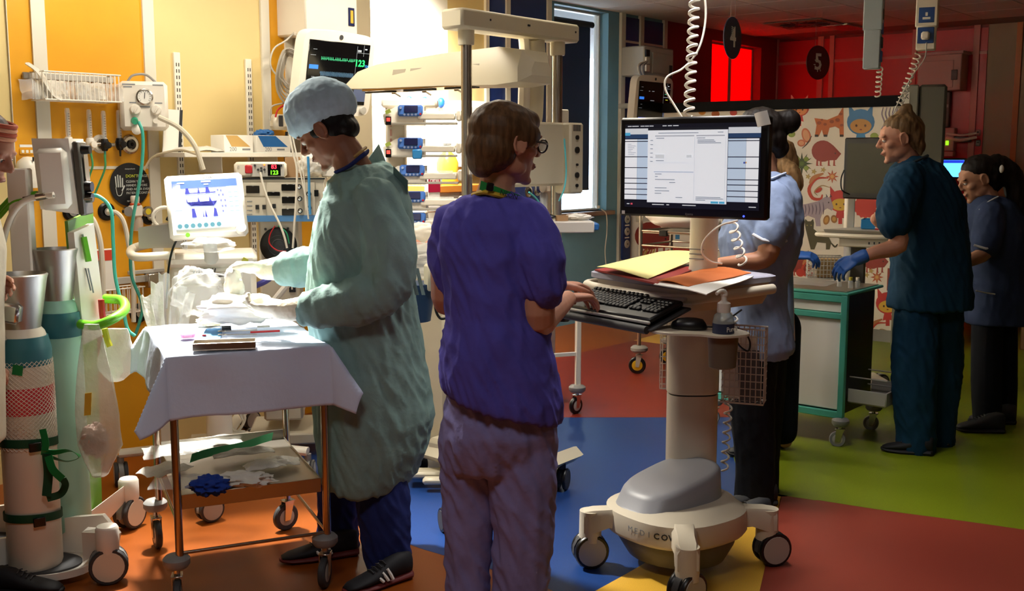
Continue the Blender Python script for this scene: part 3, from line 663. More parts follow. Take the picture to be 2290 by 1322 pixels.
# patient monitor on the wall above the patterned cap
def patient_monitor(name, label, loc, rz, rx, W, H, hi):
    t = thing(name, label, 'monitor', loc, rz); M = rotm(rx, 0, 0)
    out = []
    for k in range(40):
        a = 2 * math.pi * k / 40; ca, sa = math.cos(a), math.sin(a); e = .22
        x = W / 2 * abs(ca) ** e * (1 if ca > 0 else -1); z = H / 2 * abs(sa) ** e * (1 if sa > 0 else -1)
        if z > 0: z += .03 * H * (1 - (2 * x / W) ** 2)
        x *= 1 + .05 * (-z / H); out.append((x, z))
    MB().prism(out, .07, M @ Vector((0, -.035, 0)), M).build('casing', m_pl, t)
    sc = MB().box(M @ Vector((0, -.036, .01)), (W * .84, .006, H * .76), M, .002).build('screen', m_dispblk, t)
    def on(px_, pz_, w, h, m, nm): return MB().box(M @ Vector((px_ * W, -.0395, pz_ * H + .01)), (w * W, .001, h * H), M).build(nm, m, sc, smooth=0)
    on(-.34, .06, .12, .05, em('screen_blue', '#2d6fd0', 1.0), 'blue_tile'); on(.33, .30, .0025, .14, em('screen_grey', '#8a8f94', .6), 'divider'); on(.235, .1, .002, .5, em('screen_grey', '#8a8f94', .6), 'divider'); on(.33, .27, .18, .004, em('screen_grey', '#8a8f94', .6), 'divider'); on(.27, .3, .05, .008, em('screen_white', '#dfe6ea', .8), 'caption'); on(.27, .285, .05, .006, em('screen_white', '#dfe6ea', .8), 'caption'); on(.36, .32, .03, .012, em('screen_white', '#dfe6ea', .8), 'caption'); on(.33, -.26, .17, .15, em('screen_slate', '#46506a', .5), 'control_tile')
    for z, w in ((.27, .05), (.2, .07), (-.06, .04), (-.13, .08)): on(-.34 if w < .06 else -.36, z, w, .005, em('screen_grey', '#8a8f94', .6), 'caption')
    if hi:
        for (z, a, f, mm) in ((.16, .03, 2.2, em('trace_green', '#48c48a', .7)), (-.015, .03, 1.7, em('trace_blue', '#5a7f9c', .55))):
            pts = []
            for k in range(140):
                u = k / 139; ph = (u * 24) % 1
                yv = (a * (1 if ph < .15 else (-.4 if ph < .3 else .1))) if a and z > 0 else a * math.sin(u * 24 * 2 * math.pi)
                pts.append(M @ Vector(((-.25 + .47 * u) * W, -.0405, (z + yv) * H + .01)))
            MB().tube(pts, .0009, 4).build('trace', mm, sc, smooth=0)
        text('123', H * .115, em('digit_green', '#22d060', 1.6), 'reading', sc, M4(M @ Vector((.29 * W, -.0402, .14 * H + .01)), M @ FACE_FRONT), bold=.0012)
        text('124', H * .045, em('digit_blue', '#3f8fe0', 1.2), 'reading', sc, M4(M @ Vector((.39 * W, -.0402, .11 * H + .01)), M @ FACE_FRONT))
    else:
        for (px_, pz_, w, mm) in ((.32, .16, .1, 'g'), (.33, .05, .06, 'y'), (.3, .1, .14, 'w'), (-.05, .2, .06, 'w'), (-.15, .2, .03, 'w'), (-.06, .02, .1, 'w')):
            on(px_, pz_, w, .012, em('trace_green', '#48c48a', .7) if mm == 'g' else em('trace_yellow', '#c9c93a', .8) if mm == 'y' else em('screen_grey', '#8a8f94', .6), 'caption')
        on(-.3, -.33, .2, .04, em('screen_violet', '#5a6ad0', .8), 'blue_tile')
    MB().lathe([(.001, 0), (.013, 0), (.013, .003), (.001, .003)], M @ Vector((0, -.035, H * .46)), 16, M @ FACE_FRONT).build('alarm_lamp', m_dgrey, t)
    MB().lathe([(.001, 0), (.022, 0), (.02, .016), (.001, .018)], M @ Vector((W * .4, -.035, -H * .42)), 18, M @ FACE_FRONT).build('rotary_knob', m_lgrey, t)
    MB().box(M @ Vector((0, .07, 0)), (.14, .08, .14), M, .01).build('mount_head', m_lgrey, t)
    MB().tube([(0, .09, 0), (0, .24, -.02), (0, .34, -.02)], .025, 10).build('wall_arm', m_lgrey, t)
    return t
c = at(745, 166, 5.85); patient_monitor('patient_monitor', 'patient monitor reading 123 beside the steel cabinet', c, 50, 11, .50, .43, True)
# ================================================================ CYLINDER TROLLEY (far end, by the yellow wall)
base = G(95, 1250, .06); T0 = Vector((base.x, base.y, 0))
t = thing('cylinder_trolley', 'white wheeled trolley base carrying the two gas cylinders', 'trolley', T0, 0)
L = lambda x, y, z=0: Vector((x, y, z))
# footplate with rim, pads
pts = [(.19 * math.cos(a) * (1.15 if math.cos(a) < 0 else 1), .13 * math.sin(a)) for a in [2 * math.pi * k / 32 for k in range(32)]]
MB().loft([[L(x * 1.0, y - .02, .03) for x, y in pts], [L(x, y - .02, .055) for x, y in pts], [L(x * .96, y * .96 - .02, .055) for x, y in pts], [L(x * .95, y * .95 - .02, .047) for x, y in pts]]).build('footplate', m_pl, t)
MB().loft([[L(x * .78, y * .8 - .02, .047) for x, y in pts], [L(x * .78, y * .8 - .02, .054) for x, y in pts]]).build('rubber_pad', m_dgrey, t)
MB().loft([[L(x * .5 - .13, y * .6 + .13, .10) for x, y in pts], [L(x * .5 - .13, y * .6 + .13, .115) for x, y in pts]]).build('rubber_pad', m_dgrey, t)
MB().prism([(-.30, .05), (.24, .05), (.26, .13), (.20, .20), (-.05, .17), (-.12, .23), (-.30, .2)], .02, (0, .1, 0), rotm(0, 0, -8)).build('back_panel', m_pl, t)
MB().prism([(-.24, .05), (.1, .05), (.1, .15), (-.05, .16), (-.24, .1)], .015, (-.16, -.08, 0), rotm(0, 0, 40)).build('side_panel', m_pl, t)
cp1 = G(245, 1302) - T0; cp2 = G(292, 1180) - T0
for cp, sp in ((cp1, L(.16, .0, 0)), (cp2, L(.1, .16, 0))):
    MB().loft([[Vector((sp.x, sp.y - .03, .06)), Vector((sp.x, sp.y + .03, .06)), Vector((sp.x, sp.y + .03, .17)), Vector((sp.x, sp.y - .03, .17))], [Vector((cp.x, cp.y - .025, .13)), Vector((cp.x, cp.y + .025, .13)), Vector((cp.x, cp.y + .025, .19)), Vector((cp.x, cp.y - .025, .19))]]).build('arm', m_pl, t)
    MB().lathe([(.001, .11), (.036, .11), (.04, .13), (.04, .20), (.034, .21), (.001, .212)], (cp.x, cp.y, 0), 20).build('caster_housing', m_pl, t)
caster(t, (cp1.x, cp1.y, 0), .067, .07, 20, stem=.02, stem_r=.02); caster(t, (cp2.x, cp2.y, 0), .067, .07, 70, stem=.02, stem_r=.02)
caster(t, (-.34, .12, 0), .067, .07, 30, stem=.06, stem_r=.02)
MB().box((-.06, .13, .79), (.075, .05, 1.36), None, .006).build('mast', m_pl, t)
# cylinders
m_cyl = mat('cylinder_white', '#e8dcc8', .4); m_cylg = mat('cylinder_grey', '#9fb4ae', .4); m_slv = mat('mesh_sleeve', '#efe6d4', .5)
def cylinder(name, label, loc, r, top, m, sleeve):
    c = thing(name, label, 'gas cylinder', loc, 0)
    MB().lathe([(.001, 0), (r * .95, 0), (r, .012), (r, top - .3), (r * .96, top - .25), (r * .8, top - .2), (r * .45, top - .16), (r * .4, top - .13), (.001, top - .13)], (0, 0, 0), 32).build('shell', m, c)
    g = MB().lathe([(r * .62, top - .22), (r * .72, top - .16), (r * .98, top - .015), (r * 1.03, top), (r * .98, top + .004), (r * .93, top - .012), (r * .66, top - .16), (r * .56, top - .22)], (0, 0, 0), 32)
    g.build('valve_guard', mat('dull_steel', '#b4b2ac', .4, .9), c)
    return c
C1 = T0 + Vector((-.01, -.03, .054)); r1 = .092
front = cylinder('gas_cylinder', 'white gas cylinder in a net sleeve with a red band, front of the trolley', C1, r1, 1.05, m_cyl, True)
MB().lathe([(r1 * 1.012, .735), (r1 * 1.012, .79), (r1 * .985, .8), (r1 * .9, .835)], (0, 0, 0), 32).build('shoulder_band', mat('shoulder_teal', '#2f6e78', .4), front)
MB().lathe([(r1 * 1.012, .565), (r1 * 1.015, .566), (r1 * 1.015, .66), (r1 * 1.012, .661)], (0, 0, 0), 40).build('red_label', mat('cyl_red', '#d63a40', .5), front)
MB().box((.02, -r1 * 1.03, .73), (.035, .003, .035), rotm(0, 10, 0)).build('green_tag', m_dgreen, front)
# net sleeve: diagonal strands
net = MB(); rr = r1 * 1.035; N = 36
for s in (-1, 1):
    for k in range(N):
        pts = []
        for q in range(19):
            z = .44 + .37 * q / 18; a = 2 * math.pi * k / N + s * q * .24; rz_ = rr if z < .74 else rr - (z - .74) * .18
            pts.append((rz_ * math.cos(a), rz_ * math.sin(a), z))
        net.tube(pts, .0012, 3)
no = net.build('net_sleeve', m_slv, front); no['kind'] = 'stuff'
v = MB(); v.cyl((0, 0, .92), (0, 0, 1.0), .022, 14); v.cyl((-.09, -.07, .945), (.03, -.05, .95), .02, 14); v.box((-.02, -.075, .93), (.11, .05, .07), rotm(0, 10, 0), .01); v.build('valve_block', m_chrome, front)
MB().lathe([(.001, 0), (.03, 0), (.034, .012), (.034, .03), (.001, .03)], (-.085, -.06, .955), 18, rotm(0, -90, 0)).build('valve_wheel', m_chrome, front)
MB().lathe([(.02, 0), (.028, 0), (.028, .035), (.02, .035), (.02, .006), (.001, .006)], (-.035, -.1, .835), 20, FACE_FRONT).build('outlet_ring', m_chrome, front)
MB().tube([(-.03, -.09, .92), (-.034, -.105, .87)], .003, 5).build('chain', m_chrome, front)
C2 = T0 + Vector((.035, .17, .115)); back = cylinder('gas_cylinder', 'pale green gas cylinder with netted shoulder, rear of the trolley', C2, .078, 1.06, mat('cylinder_green', '#9fd0bc', .4), False)
MB().lathe([(.078 * 1.02, .74), (.078 * 1.02, .80), (.078 * .97, .83)], (0, 0, 0), 28).build('shoulder_band', mat('shoulder_teal', '#2f6e78', .4), back)
# straps and ribbon
m_strap = mat('strap_green', '#0c4a2c', .7)
st = thing('cylinder_straps', 'dark green webbing straps with a bright green bow round the gas cylinders', 'straps', C1 + Vector((0, 0, .2)), 0)
for z in (.455, .185):
    for cc, rr in ((C1, r1 * 1.05),):
        pts = [cc + Vector((rr * math.cos(a), rr * math.sin(a), z - .012 * math.sin(a))) for a in [2 * math.pi * k / 36 for k in range(36)]]
        m_ = MB(); rings = [[p + Vector((0, 0, -.014)), p + (p - cc).normalized() * .003 + Vector((0, 0, -.014)), p + (p - cc).normalized() * .003 + Vector((0, 0, .014)), p + Vector((0, 0, .014))] for p in pts]
        m_.loft(rings, False, True); m_.build('strap', m_strap, st, world=True)
    MB().box(C1 + Vector((.06, -.085, z)), (.04, .01, .032), rotm(0, 0, 35), .002).build('buckle', m_black, st, world=True)
def ribbon(pts, w=.012, m=m_dgreen, name='ribbon', tw=0):
    P = curve(pts, 5); g = []
    for i, p in enumerate(P):
        d = (P[min(i + 1, len(P) - 1)] - P[max(i - 1, 0)]).normalized(); a = d.cross(Vector((0, 1, 0))); a = a.normalized() if a.length > .05 else Vector((1, 0, 0))
        b = a * math.cos(tw * i) + Vector((0, -1, 0)) * math.sin(tw * i); g.append([p - b * w, p + b * w])
    return MB().sheet(g, .0015).build(name, m, st, world=True)
Yr = C1.y - r1 - .02
q = lambda x, y, dy=0: at(x, y, Yr + dy)
ribbon([q(95, 960), q(102, 990), q(100, 1008)]); ribbon([q(92, 1010), q(120, 1012, .01), q(155, 1008, .02), q(178, 1022, .03), q(150, 1032, .03), q(112, 1022, .01)], .012, m_dgreen, 'ribbon_bow', .1)
ribbon([q(108, 1020, -.01), q(118, 1050, -.02), q(140, 1072, -.02)], .014); ribbon([q(104, 1015), q(108, 1060, .02), q(104, 1110, .02)], .016, m_strap)
ribbon([q(140, 1070, .02), q(146, 1085, .03), q(135, 1105, .04), q(105, 1115, .03)], .013, m_strap)
# mixer box on the mast
p = at(140, 478, 3.98); t2 = thing('gas_mixer_box', 'white gas mixer box with a black knobbed side above the cylinders', 'gas mixer', p, 8)
MB().loft([[Vector((x, y, .0 + .02 * (x < -.02))) for x, y in ((-.085, .06), (-.06, -.06), (.07, -.05), (.085, .06))], [Vector((x, y, .275)) for x, y in ((-.095, .07), (-.075, -.07), (.05, -.06), (.07, .07))]]).build('body', m_pl, t2)
MB().box((-.005, -.075, .13), (.11, .05, .22), rotm(-2, -3, 4), .018).build('front_cover', m_pl, t2)
MB().box((.078, .0, .13), (.025, .12, .27), rotm(0, -3, 0), .006).build('control_panel', mat('panel_dark', '#4a463e', .4), t2)
MB().box((.093, -.0, .17), (.004, .06, .1), rotm(0, -3, 0), .001).build('scale_window', m_steel, t2)
for z, r in ((.06, .02), (.1, .022), (.235, .018)): MB().cyl((.088, -.03, z), (.118, -.035, z), r, 16, r * .85).build('control_knob', m_black, t2)
MB().cyl((.09, -.05, .055), (.125, -.06, .055), .007, 10).build('outlet_nipple', m_chrome, t2)
# hoses into the mixer
hs = [('green', [(84, 432), (60, 436), (30, 440), (8, 460), (-30, 500), (-50, 560)], .0095, m_green, 'lime green gas hose, upper of the pair entering the mixer box'), ('green', [(84, 436 + 2), (62, 444), (30, 452), (4, 478), (-28, 520), (-46, 580)], .0095, m_green, 'lime green gas hose, lower of the pair entering the mixer box'), ('white', [(120, 436), (90, 440), (55, 450), (30, 475), (12, 520), (2, 570), (-6, 620)], .0115, m_hose, 'white gas hose curving down from the mixer box past the face')]
for i, (k, pp, r, m, lab) in enumerate(hs):
    ho = MB().tube(curve([at(x, y, 3.88 - .02 * i) for x, y in pp], 6), r, 10).build('gas_hose', m, None, label=lab, cat='hose')
    a, b = at(pp[0][0], pp[0][1], 3.88 - .02 * i), at(pp[1][0] - 8, pp[1][1] + 1, 3.88 - .02 * i); MB().tube([a, b], [r * .8, r * 1.25], 12).build('hose_ferrule', m_chrome, ho, world=True)
# green board with leaflet, hoop and bags
YB = 3.95
t3 = thing('chart_board', 'upright green edged board with a white leaflet panel beside the cylinders', 'board', Vector((at(190, 900, YB).x, YB, .15)), 0)
b0, b1, b2, b3 = at(148, 495, YB), at(205, 470, YB + .25), at(225, 1130, YB + .22), at(200, 1150, YB)
MB().sheet([[b0.lerp(b3, k / 6), b1.lerp(b2, k / 6)] for k in range(7)], .012).build('board', m_gedge, t3, world=True)
lf = [[at(158, 520, YB - .02).lerp(at(182, 770, YB - .02), k / 4), at(203, 500, YB + .08).lerp(at(232, 745, YB + .08), k / 4)] for k in range(5)]
MB().sheet(lf, .03).build('leaflet_panel', m_pl, t3, world=True)
for (x0, y0, x1, y1, w, m) in ((187, 530, 198, 585, .012, m_green), (191, 600, 203, 650, .003, m_ink2), (184, 524, 189, 545, .004, m_ink2), (197, 600, 209, 655, .003, m_ink2)):
    MB().tube([at(x0, y0, YB + .005), at(x1, y1, YB + .005)], w, 4).build('print_mark', m, t3, world=True)
hoop = curve([at(180, 725, YB - .06), at(215, 728, YB - .1), at(255, 712, YB - .08), at(279, 692, YB + .02), at(272, 672, YB + .1), at(235, 668, YB + .14)], 6)
MB().tube(hoop, .018, 12).build('hoop_handle', m_green, t3, world=True)
MB().tube([at(226, 670, YB + .03), at(228, 695, YB + .03), at(230, 712, YB + .03)], .012, 8).build('red_tag', m_redp, t3, world=True)
def hang_bag(name, label, top, bot, w0, w1, Y, m, cat='bag', th=.03):
    """hanging clear bag: pixels top/bottom, half widths in metres"""
    rings = []
    for k in range(11):
        u = k / 10; c = at(top[0] + (bot[0] - top[0]) * u, top[1] + (bot[1] - top[1]) * u, Y)
        w = w0 + (w1 - w0) * math.sin(min(1, u * 1.25) * math.pi / 2); 
        if u > .8: w *= 1 - (u - .8) * 3.4
        rings.append([c + Vector((w * math.cos(a) * (1 + .12 * noise.noise(Vector((u * 5, a, Y * 9)))), th * math.sin(a) * (.4 + u) * (1 + .5 * noise.noise(Vector((u * 6 + 3, a * 2, 1)))), 0)) for a in [2 * math.pi * j / 18 for j in range(18)]])
    return MB().loft(rings).build(name, m, None, label=label, cat=cat)
bag = hang_bag('clear_bag', 'long clear plastic bag with a yellow label hanging from the green hoop', (205, 725), (225, 1062), .028, .085, YB - .12, mat('bag_film', '#e4e0d6', .15, alpha=.45, bump=(12, 1.0, .03)))
MB().sheet([[at(190, 880, YB - .16), at(205, 878, YB - .16)], [at(188, 930, YB - .16), at(203, 928, YB - .16)]], .002).build('yellow_label', mat('label_yellow', '#d8a82c', .6), bag, world=True)
crumple('tubing_lump', mat('pink_grey', '#b79a8c', .6), at(212, 985, YB - .12), (.05, .03, .06), .4, 3, parent=bag, seed=8)
hang_bag('clear_bag', 'milky plastic bag hanging behind the green hoop', (262, 735), (262, 850), .04, .075, YB + .12, m_film2)
MB().tube(curve([at(234, 735, YB), at(240, 760, YB), at(246, 775, YB)], 4), .012, 8).build('yellow_clip', mat('clip_yellow', '#b8b820', .5), None, label='yellow green clip below the green hoop', cat='clip')

# ================================================================ VENTILATOR WITH TOUCH SCREEN
YV = 4.72
vb = thing('ventilator', 'white ventilator with a tilted touch screen showing blue waveforms', 'ventilator', Vector((at(440, 900, YV).x + .0, YV + .06, 0)), 14)
ML = TM[vb.name]
# body
def lp(px, py, Y): return ML.inverted() @ at(px, py, Y)
c0 = lp(372, 560, YV); c1 = lp(575, 560, YV); zt = at(470, 575, YV).z
W = c1.x - c0.x; xm = (c0.x + c1.x) / 2
MB().box((xm, .1, zt - .02), (W, .34, .06), None, .02).build('top_cover', m_pl, vb)
MB().box((xm, .1, zt - .25), (W * .97, .32, .42), None, .025).build('housing', m_pl, vb)
MB().box((xm - W * .12, -.067, zt - .27), (W * .6, .02, .3), None, .012).build('front_panel', m_plw, vb)
for i in range(9): MB().box((xm - W * .2 + i * .011, -.078, zt - .06), (.006, .006, .02), rotm(0, 15, 0)).build('vent_slot', m_dgrey, vb)
MB().box((xm + .05, -.0805, zt - .085), (.16, .002, .03), rotm(0, -4, 0)).build('warning_label', m_paper, vb); MB().box((xm + .05, -.0818, zt - .085), (.12, .001, .006), rotm(0, -4, 0)).build('label_print', m_ink, vb)
MB().box((xm + .08, -.08, zt - .27), (.07, .01, .14), rotm(0, 6, 0), .004).build('blue_cassette', mat('slate_blue', '#5d7c9c', .4), vb)
MB().box((xm + .14, -.083, zt - .02), (.025, .003, .025), rotm(0, 30, 0)).build('yellow_sticker', mat('clip_yellow', '#b8b820', .5), vb)
MB().cyl((xm, .1, .2), (xm, .1, zt - .44), .06, 18).build('column', m_pl, vb)
bl = MB(); bl.box((xm, .1, .17), (.30, .22, .07), None, .02); bl.build('base', m_pl, vb)
for (px, py, a) in ((272, 1085, 100), (690, 1080, 80), (470, 1165, 30), (560, 960, 40)):
    g = G(px, py); g = ML.inverted() @ g
    MB().tube(curve([(xm, .1, .17), ((xm + g.x) / 2, (g.y + .1) / 2, .165), (g.x, g.y, .15)], 4), .03, 10, flat=.7).build('base_leg', m_pl, vb); caster(vb, (g.x, g.y, 0), .055, .06, a, stem=.03, hub=m_lgrey)
# side rails
rl = [at(385, 540, YV - .02), at(340, 545, YV), at(300, 555, YV + .02), at(292, 566, YV - .08), at(310, 575, YV - .14), at(390, 571, YV - .12)]
MB().tube(curve(rl, 6), .019, 12).build('handle_rail', m_plw, vb, world=True)
# screen
Ms = rotm(0, 0, 0)
tl, tr, br, bl_ = at(355, 392, YV - .12), at(535, 383, YV + .0), at(563, 520, YV - .1), at(392, 532, YV - .2)
cen = (tl + tr + br + bl_) / 4; ux = ((tr - tl) + (br - bl_)).normalized(); uz = ((tl - bl_) + (tr - br)); uz = (uz - ux * uz.dot(ux)).normalized(); uy = uz.cross(ux)
SM = Matrix((ux, uy, uz)).transposed(); SW = ((tr - tl).length + (br - bl_).length) / 2; SH = ((tl - bl_).length + (tr - br).length) / 2
S4 = Matrix.Translation(cen) @ SM.to_4x4()
def sbox(name, m, x, z, w, h, d=.001, y=0, parent=vb, bev=0):
    return MB().box(S4 @ Vector((x * SW, y, z * SH)), (w * SW, d, h * SH), SM, bev).build(name, m, parent, world=True, smooth=40 if bev else 0)
sbox('screen_casing', m_pl, 0, 0, 1.0, 1.0, .05, .03, bev=.014)
scr = sbox('display', em('vent_screen', '#c3cff2', .62), -.0, .01, .83, .76, .004, .004)
sbox('header_bar', em('vent_header', '#4460b0', .5), 0, .33, .83, .12, .001, .001, scr)
sbox('button_column', em('vent_teal', '#a9c4cc', .6), .345, -.03, .14, .6, .001, .0012, scr); sbox('footer_bar', em('vent_teal', '#a9c4cc', .6), 0, -.325, .83, .09, .001, .0008, scr)
sbox('status_strip', em('vent_strip', '#e8ecff', .6), -.03, -.255, .72, .03, .001, .0009, scr)
for k, z in enumerate((.27, .2)): sbox('side_field', em('vent_field', '#b6bfde', .6), -.36, z - .12 * k, .1, .16 if k == 0 else .3, .001, .001, scr)
m_wv = em('vent_wave', '#2a2f86', .3)
def wave(pts, z): MB().prism([(x * SW, (z + h) * SH) for x, h in pts], .0008, S4 @ Vector((0, -.0002, 0)), SM).build('waveform', m_wv, scr, world=True, smooth=0)
wave([(-.26, 0), (-.245, .09), (-.215, .09), (-.2, .015), (-.1, .015), (-.085, .1), (-.07, .015), (.0, .015), (.01, .1), (.04, .1), (.06, .015), (.13, .02), (.13, 0)], .175)
wave([(-.25, .005), (-.25, .075), (-.235, .0), (-.2, -.0), (-.2, -.06), (-.185, 0), (-.11, .0), (-.1, .085), (-.08, .0), (-.06, -.06), (-.045, 0), (.035, 0), (.045, .08), (.07, 0), (.09, -.075), (.105, 0), (.14, 0), (.14, -.004), (-.25, -.004)], .045)
wave([(-.2, 0), (-.195, .14), (-.16, .14), (-.14, 0)], -.2); wave([(-.06, 0), (-.055, .12), (-.045, 0)], -.2); wave([(-.035, 0), (-.025, .12), (-.005, 0)], -.2); wave([(.07, 0), (.09, .14), (.115, .12), (.13, 0)], -.2)
for i in range(7):
    MB().lathe([(.001, -.0005), (.0095, -.0005), (.0095, .0005), (.001, .0005)], S4 @ Vector(((-.365 + .082 * i) * SW, -.0002, -.325 * SH)), 14, SM @ FACE_FRONT).build('soft_key', em('vent_key', '#3c6a78', .3), scr, world=True)
for i in range(5):
    for j in range(2): sbox('touch_key', em('vent_key2', '#93b4bc', .5), .315 + .07 * j, .19 - .075 * i, .05, .035, .001, .0005, scr)
for (x, z) in ((.2, .21), (.17, .14), (.22, .14), (.19, .05), (.24, .05), (.2, -.04), (.24, -.04), (.2, -.12), (.16, .22)): sbox('numeral', em('vent_num', '#5a5f9c', .4), x, z, .022, .026, .001, .001, scr)
for (x, z, w, h) in ((-.3, .35, .09, .02), (.02, .36, .12, .025), (.02, .315, .06, .018)): sbox('caption', em('vent_cap', '#c4d0f6', .6), x, z, w, h, .001, 0, scr)
MB().cyl(S4 @ Vector((.4 * SW, .0, -.44 * SH)), S4 @ Vector((.4 * SW, -.03, -.44 * SH)), .023, 18, .02).build('dial_knob', m_pl, vb, world=True)
MB().cyl(S4 @ Vector((-.28 * SW, .0, -.47 * SH)), S4 @ Vector((-.28 * SW, -.006, -.47 * SH)), .009, 14).build('green_button', m_green, vb, world=True)
sbox('orange_sticker', mat('orange_plastic', '#d8562a', .4), .43, -.38, .04, .04, .001, .003)
text('Dräger', .016, m_ink2, 'maker_lettering', vb, S4 @ M4((.05 * SW, .004, .445 * SH), FACE_FRONT), world=True)
MB().tube([S4 @ Vector((0, .05, -.2 * SH)), S4 @ Vector((0, .1, -.75 * SH)), ML @ Vector((xm, .1, zt))], .03, 10).build('screen_arm', m_lgrey, vb, world=True)
# cable tray beside it
tb = thing('cable_tray', 'grey metal tray with coiled white cable clipped to the ventilator rail', 'tray', at(362, 552, YV), 14)
MB().loft([[Vector((x, y, 0)) for x, y in ((-.09, -.07), (.09, -.07), (.09, .07), (-.09, .07))], [Vector((x, y, .09 + .02 * (x > 0))) for x, y in ((-.09, -.07), (.09, -.07), (.06, .07), (-.05, .07))]]).build('tray_shell', m_steel, tb)
MB().tube([(.02 + .05 * math.cos(a), -.03, .13 + .045 * math.sin(a)) for a in [2 * math.pi * k / 20 for k in range(20)]], .008, 8, True).build('coiled_cable', m_pl, tb); MB().cyl((.03, -.05, .13), (.08, -.06, .1), .011, 10).build('connector', m_black, tb)
MB().tube(curve([at(398, 530, YV - .15), at(385, 560, YV - .16), at(377, 600, YV - .17), at(374, 645, YV - .17), at(372, 690, YV - .15)], 5), .005, 6).build('power_lead', m_black, None, label='black lead hanging from the ventilator screen', cat='lead')

# ================================================================ OSCILLATOR STACK
YS = 5.42
hf = thing('oscillator', 'grey oscillator cabinet with black displays and a round black bellows', 'ventilator', Vector((at(640, 800, YS).x, YS, 0)), 8)
HL = TM[hf.name].inverted()
def hp(px, py): q_ = HL @ at(px, py, YS - .15); return q_.x, q_.z
x0, z1 = hp(540, 398); x1, z0 = hp(728, 497); W = x1 - x0
mb = mat('cabinet_beige', '#cfc6b2', .45)
MB().box(((x0 + x1) / 2, .05, (z0 + z1) / 2), (W, .38, z1 - z0), None, .008).build('control_head', mb, hf)
MB().box(((x0 + x1) / 2, -.144, z0 + .018), (W, .012, .03)).build('blue_band', mat('band_blue', '#4b86c0', .4), hf)
MB().box(((x0 + x1) / 2, -.143, z1 - .004), (W, .012, .008)).build('top_edge', m_black, hf)
def hbox(name, m, px0, py0, px1, py1, d=.006, bev=0, y=-.143):
    a, zb = hp(px0, py0); b, zc_ = hp(px1, py1); return MB().box(((a + b) / 2, y, (zb + zc_) / 2), (abs(b - a), d, abs(zb - zc_)), None, bev).build(name, m, hf, smooth=40 if bev else 0)
hbox('module_face', mb, 545, 408, 595, 437, .008); hbox('module_face', mb, 545, 441, 596, 490, .008); hbox('module_face', mb, 598, 408, 678, 487, .008); hbox('module_face', mb, 681, 408, 705, 487, .008)
for b_ in ((551, 415, 581, 432), (629, 412, 660, 427), (630, 440, 660, 455), (630, 467, 660, 482), (598, 429, 626, 438), (702, 425, 712, 440)): hbox('display_window', m_dispblk, *b_, .008, .002, -.15)
for (x, y) in ((576, 463), (591, 463), (613, 461)): hbox('rocker_switch', m_black, x - 4, y - 5, x + 4, y + 5, .012, .001, -.15)
for (x, y) in ((669, 418), (670, 445), (671, 472), (690, 434), (691, 466)):
    a, zc_ = hp(x, y); kn = MB().lathe([(.001, 0), (.013, 0), (.012, .016), (.001, .018)], (a, -.147, zc_), 16, FACE_FRONT).build('setting_knob', m_black, hf); MB().lathe([(.001, .018), (.008, .018), (.001, .0195)], (a, -.147, zc_), 12, FACE_FRONT).build('knob_cap', m_chrome, kn)
for (x0_, y) in ((553, 450), (553, 460), (553, 470), (553, 479), (560, 486), (575, 486)): hbox('printed_mark', m_ink2, x0_, y - 1, x0_ + 12, y + 1, .003, 0, -.1475)
xl, zl = hp(576, 500); xr, zb2 = hp(672, 760)
MB().box(((xl + xr) / 2, .06, (zl + .12) / 2 + .06), (xr - xl, .34, zl - .12), None, .012).build('pedestal', mb, hf)
a, zc_ = hp(622, 550)
dv = MB().lathe([(.001, 0), (.09, 0), (.09, .012), (.075, .02), (.001, .014)], (a, -.113, zc_), 36, FACE_FRONT).build('bellows_disc', m_black, hf)
for r_ in (.03, .05, .068): MB().tube([(a + r_ * math.cos(q_), -.129, zc_ + r_ * math.sin(q_)) for q_ in [2 * math.pi * k / 30 for k in range(30)]], .0025, 5, True).build('bellows_ring', m_dgrey, dv)
hbox('bolt', m_black, 590, 511, 595, 516, .02, .002, -.11); hbox('bolt', m_black, 640, 510, 645, 515, .02, .002, -.11)
hbox('mains_switch', m_black, 645, 634, 660, 656, .012, .001, -.112); hbox('switch_rocker', m_pl, 650, 640, 654, 650, .014, .001, -.114)
MB().box(((xl + xr) / 2, .06, .09), (xr - xl + .16, .4, .06), None, .01).build('base_plate', mb, hf)
for sx in (-.2, .2):
    for sy in (-.1, .2): caster(hf, ((xl + xr) / 2 + sx, .03 + sy, 0), .03, .035, 20, stem=.0)
# pulse oximeter on top
p = at(580, 401, YS - .1); po = thing('pulse_oximeter', 'white desktop oximeter showing 83 in red above 123 in green', 'oximeter', Vector((p.x, p.y + .05, TM[hf.name].translation.z + z1)), 10)
W2, H2 = .25, .075
MB().box((0, 0, H2 / 2 + .002), (W2, .2, H2), None, .012).build('casing', m_plw, po)
MB().box((.035, -.101, H2 / 2), (.16, .004, H2 * .86), None, .002).build('front_panel', m_lgrey, po); MB().box((.066, -.104, .038), (.062, .003, .055), None, .001).build('display_window', m_dispblk, po)
text('83', .028, em('digit_red', '#ff3040', 2.2), 'red_reading', po, M4((.066, -.107, .053), FACE_FRONT), bold=.0006); text('123', .028, em('digit_lime', '#6cff20', 2.2), 'green_reading', po, M4((.066, -.107, .025), FACE_FRONT), bold=.0006)
MB().box((-.055, -.105, .042), (.035, .012, .04), None, .004).build('red_connector', m_redp, po)
for (x, z) in ((-.01, .04), (.005, .047), (.005, .033), (.02, .04), (-.025, .06), (.1, .06)): MB().cyl((x, -.103, z), (x, -.108, z), .006, 10).build('button', m_dgrey, po)
MB().cyl((.02, -.103, .064), (.02, -.108, .064), .004, 8).build('alarm_led', em('led_orange', '#ff6a20', 4), po)
for z in (.025, .055): MB().cyl((-.105, -.1, z), (-.105, -.104, z), .005, 10).build('screw', m_chrome, po)
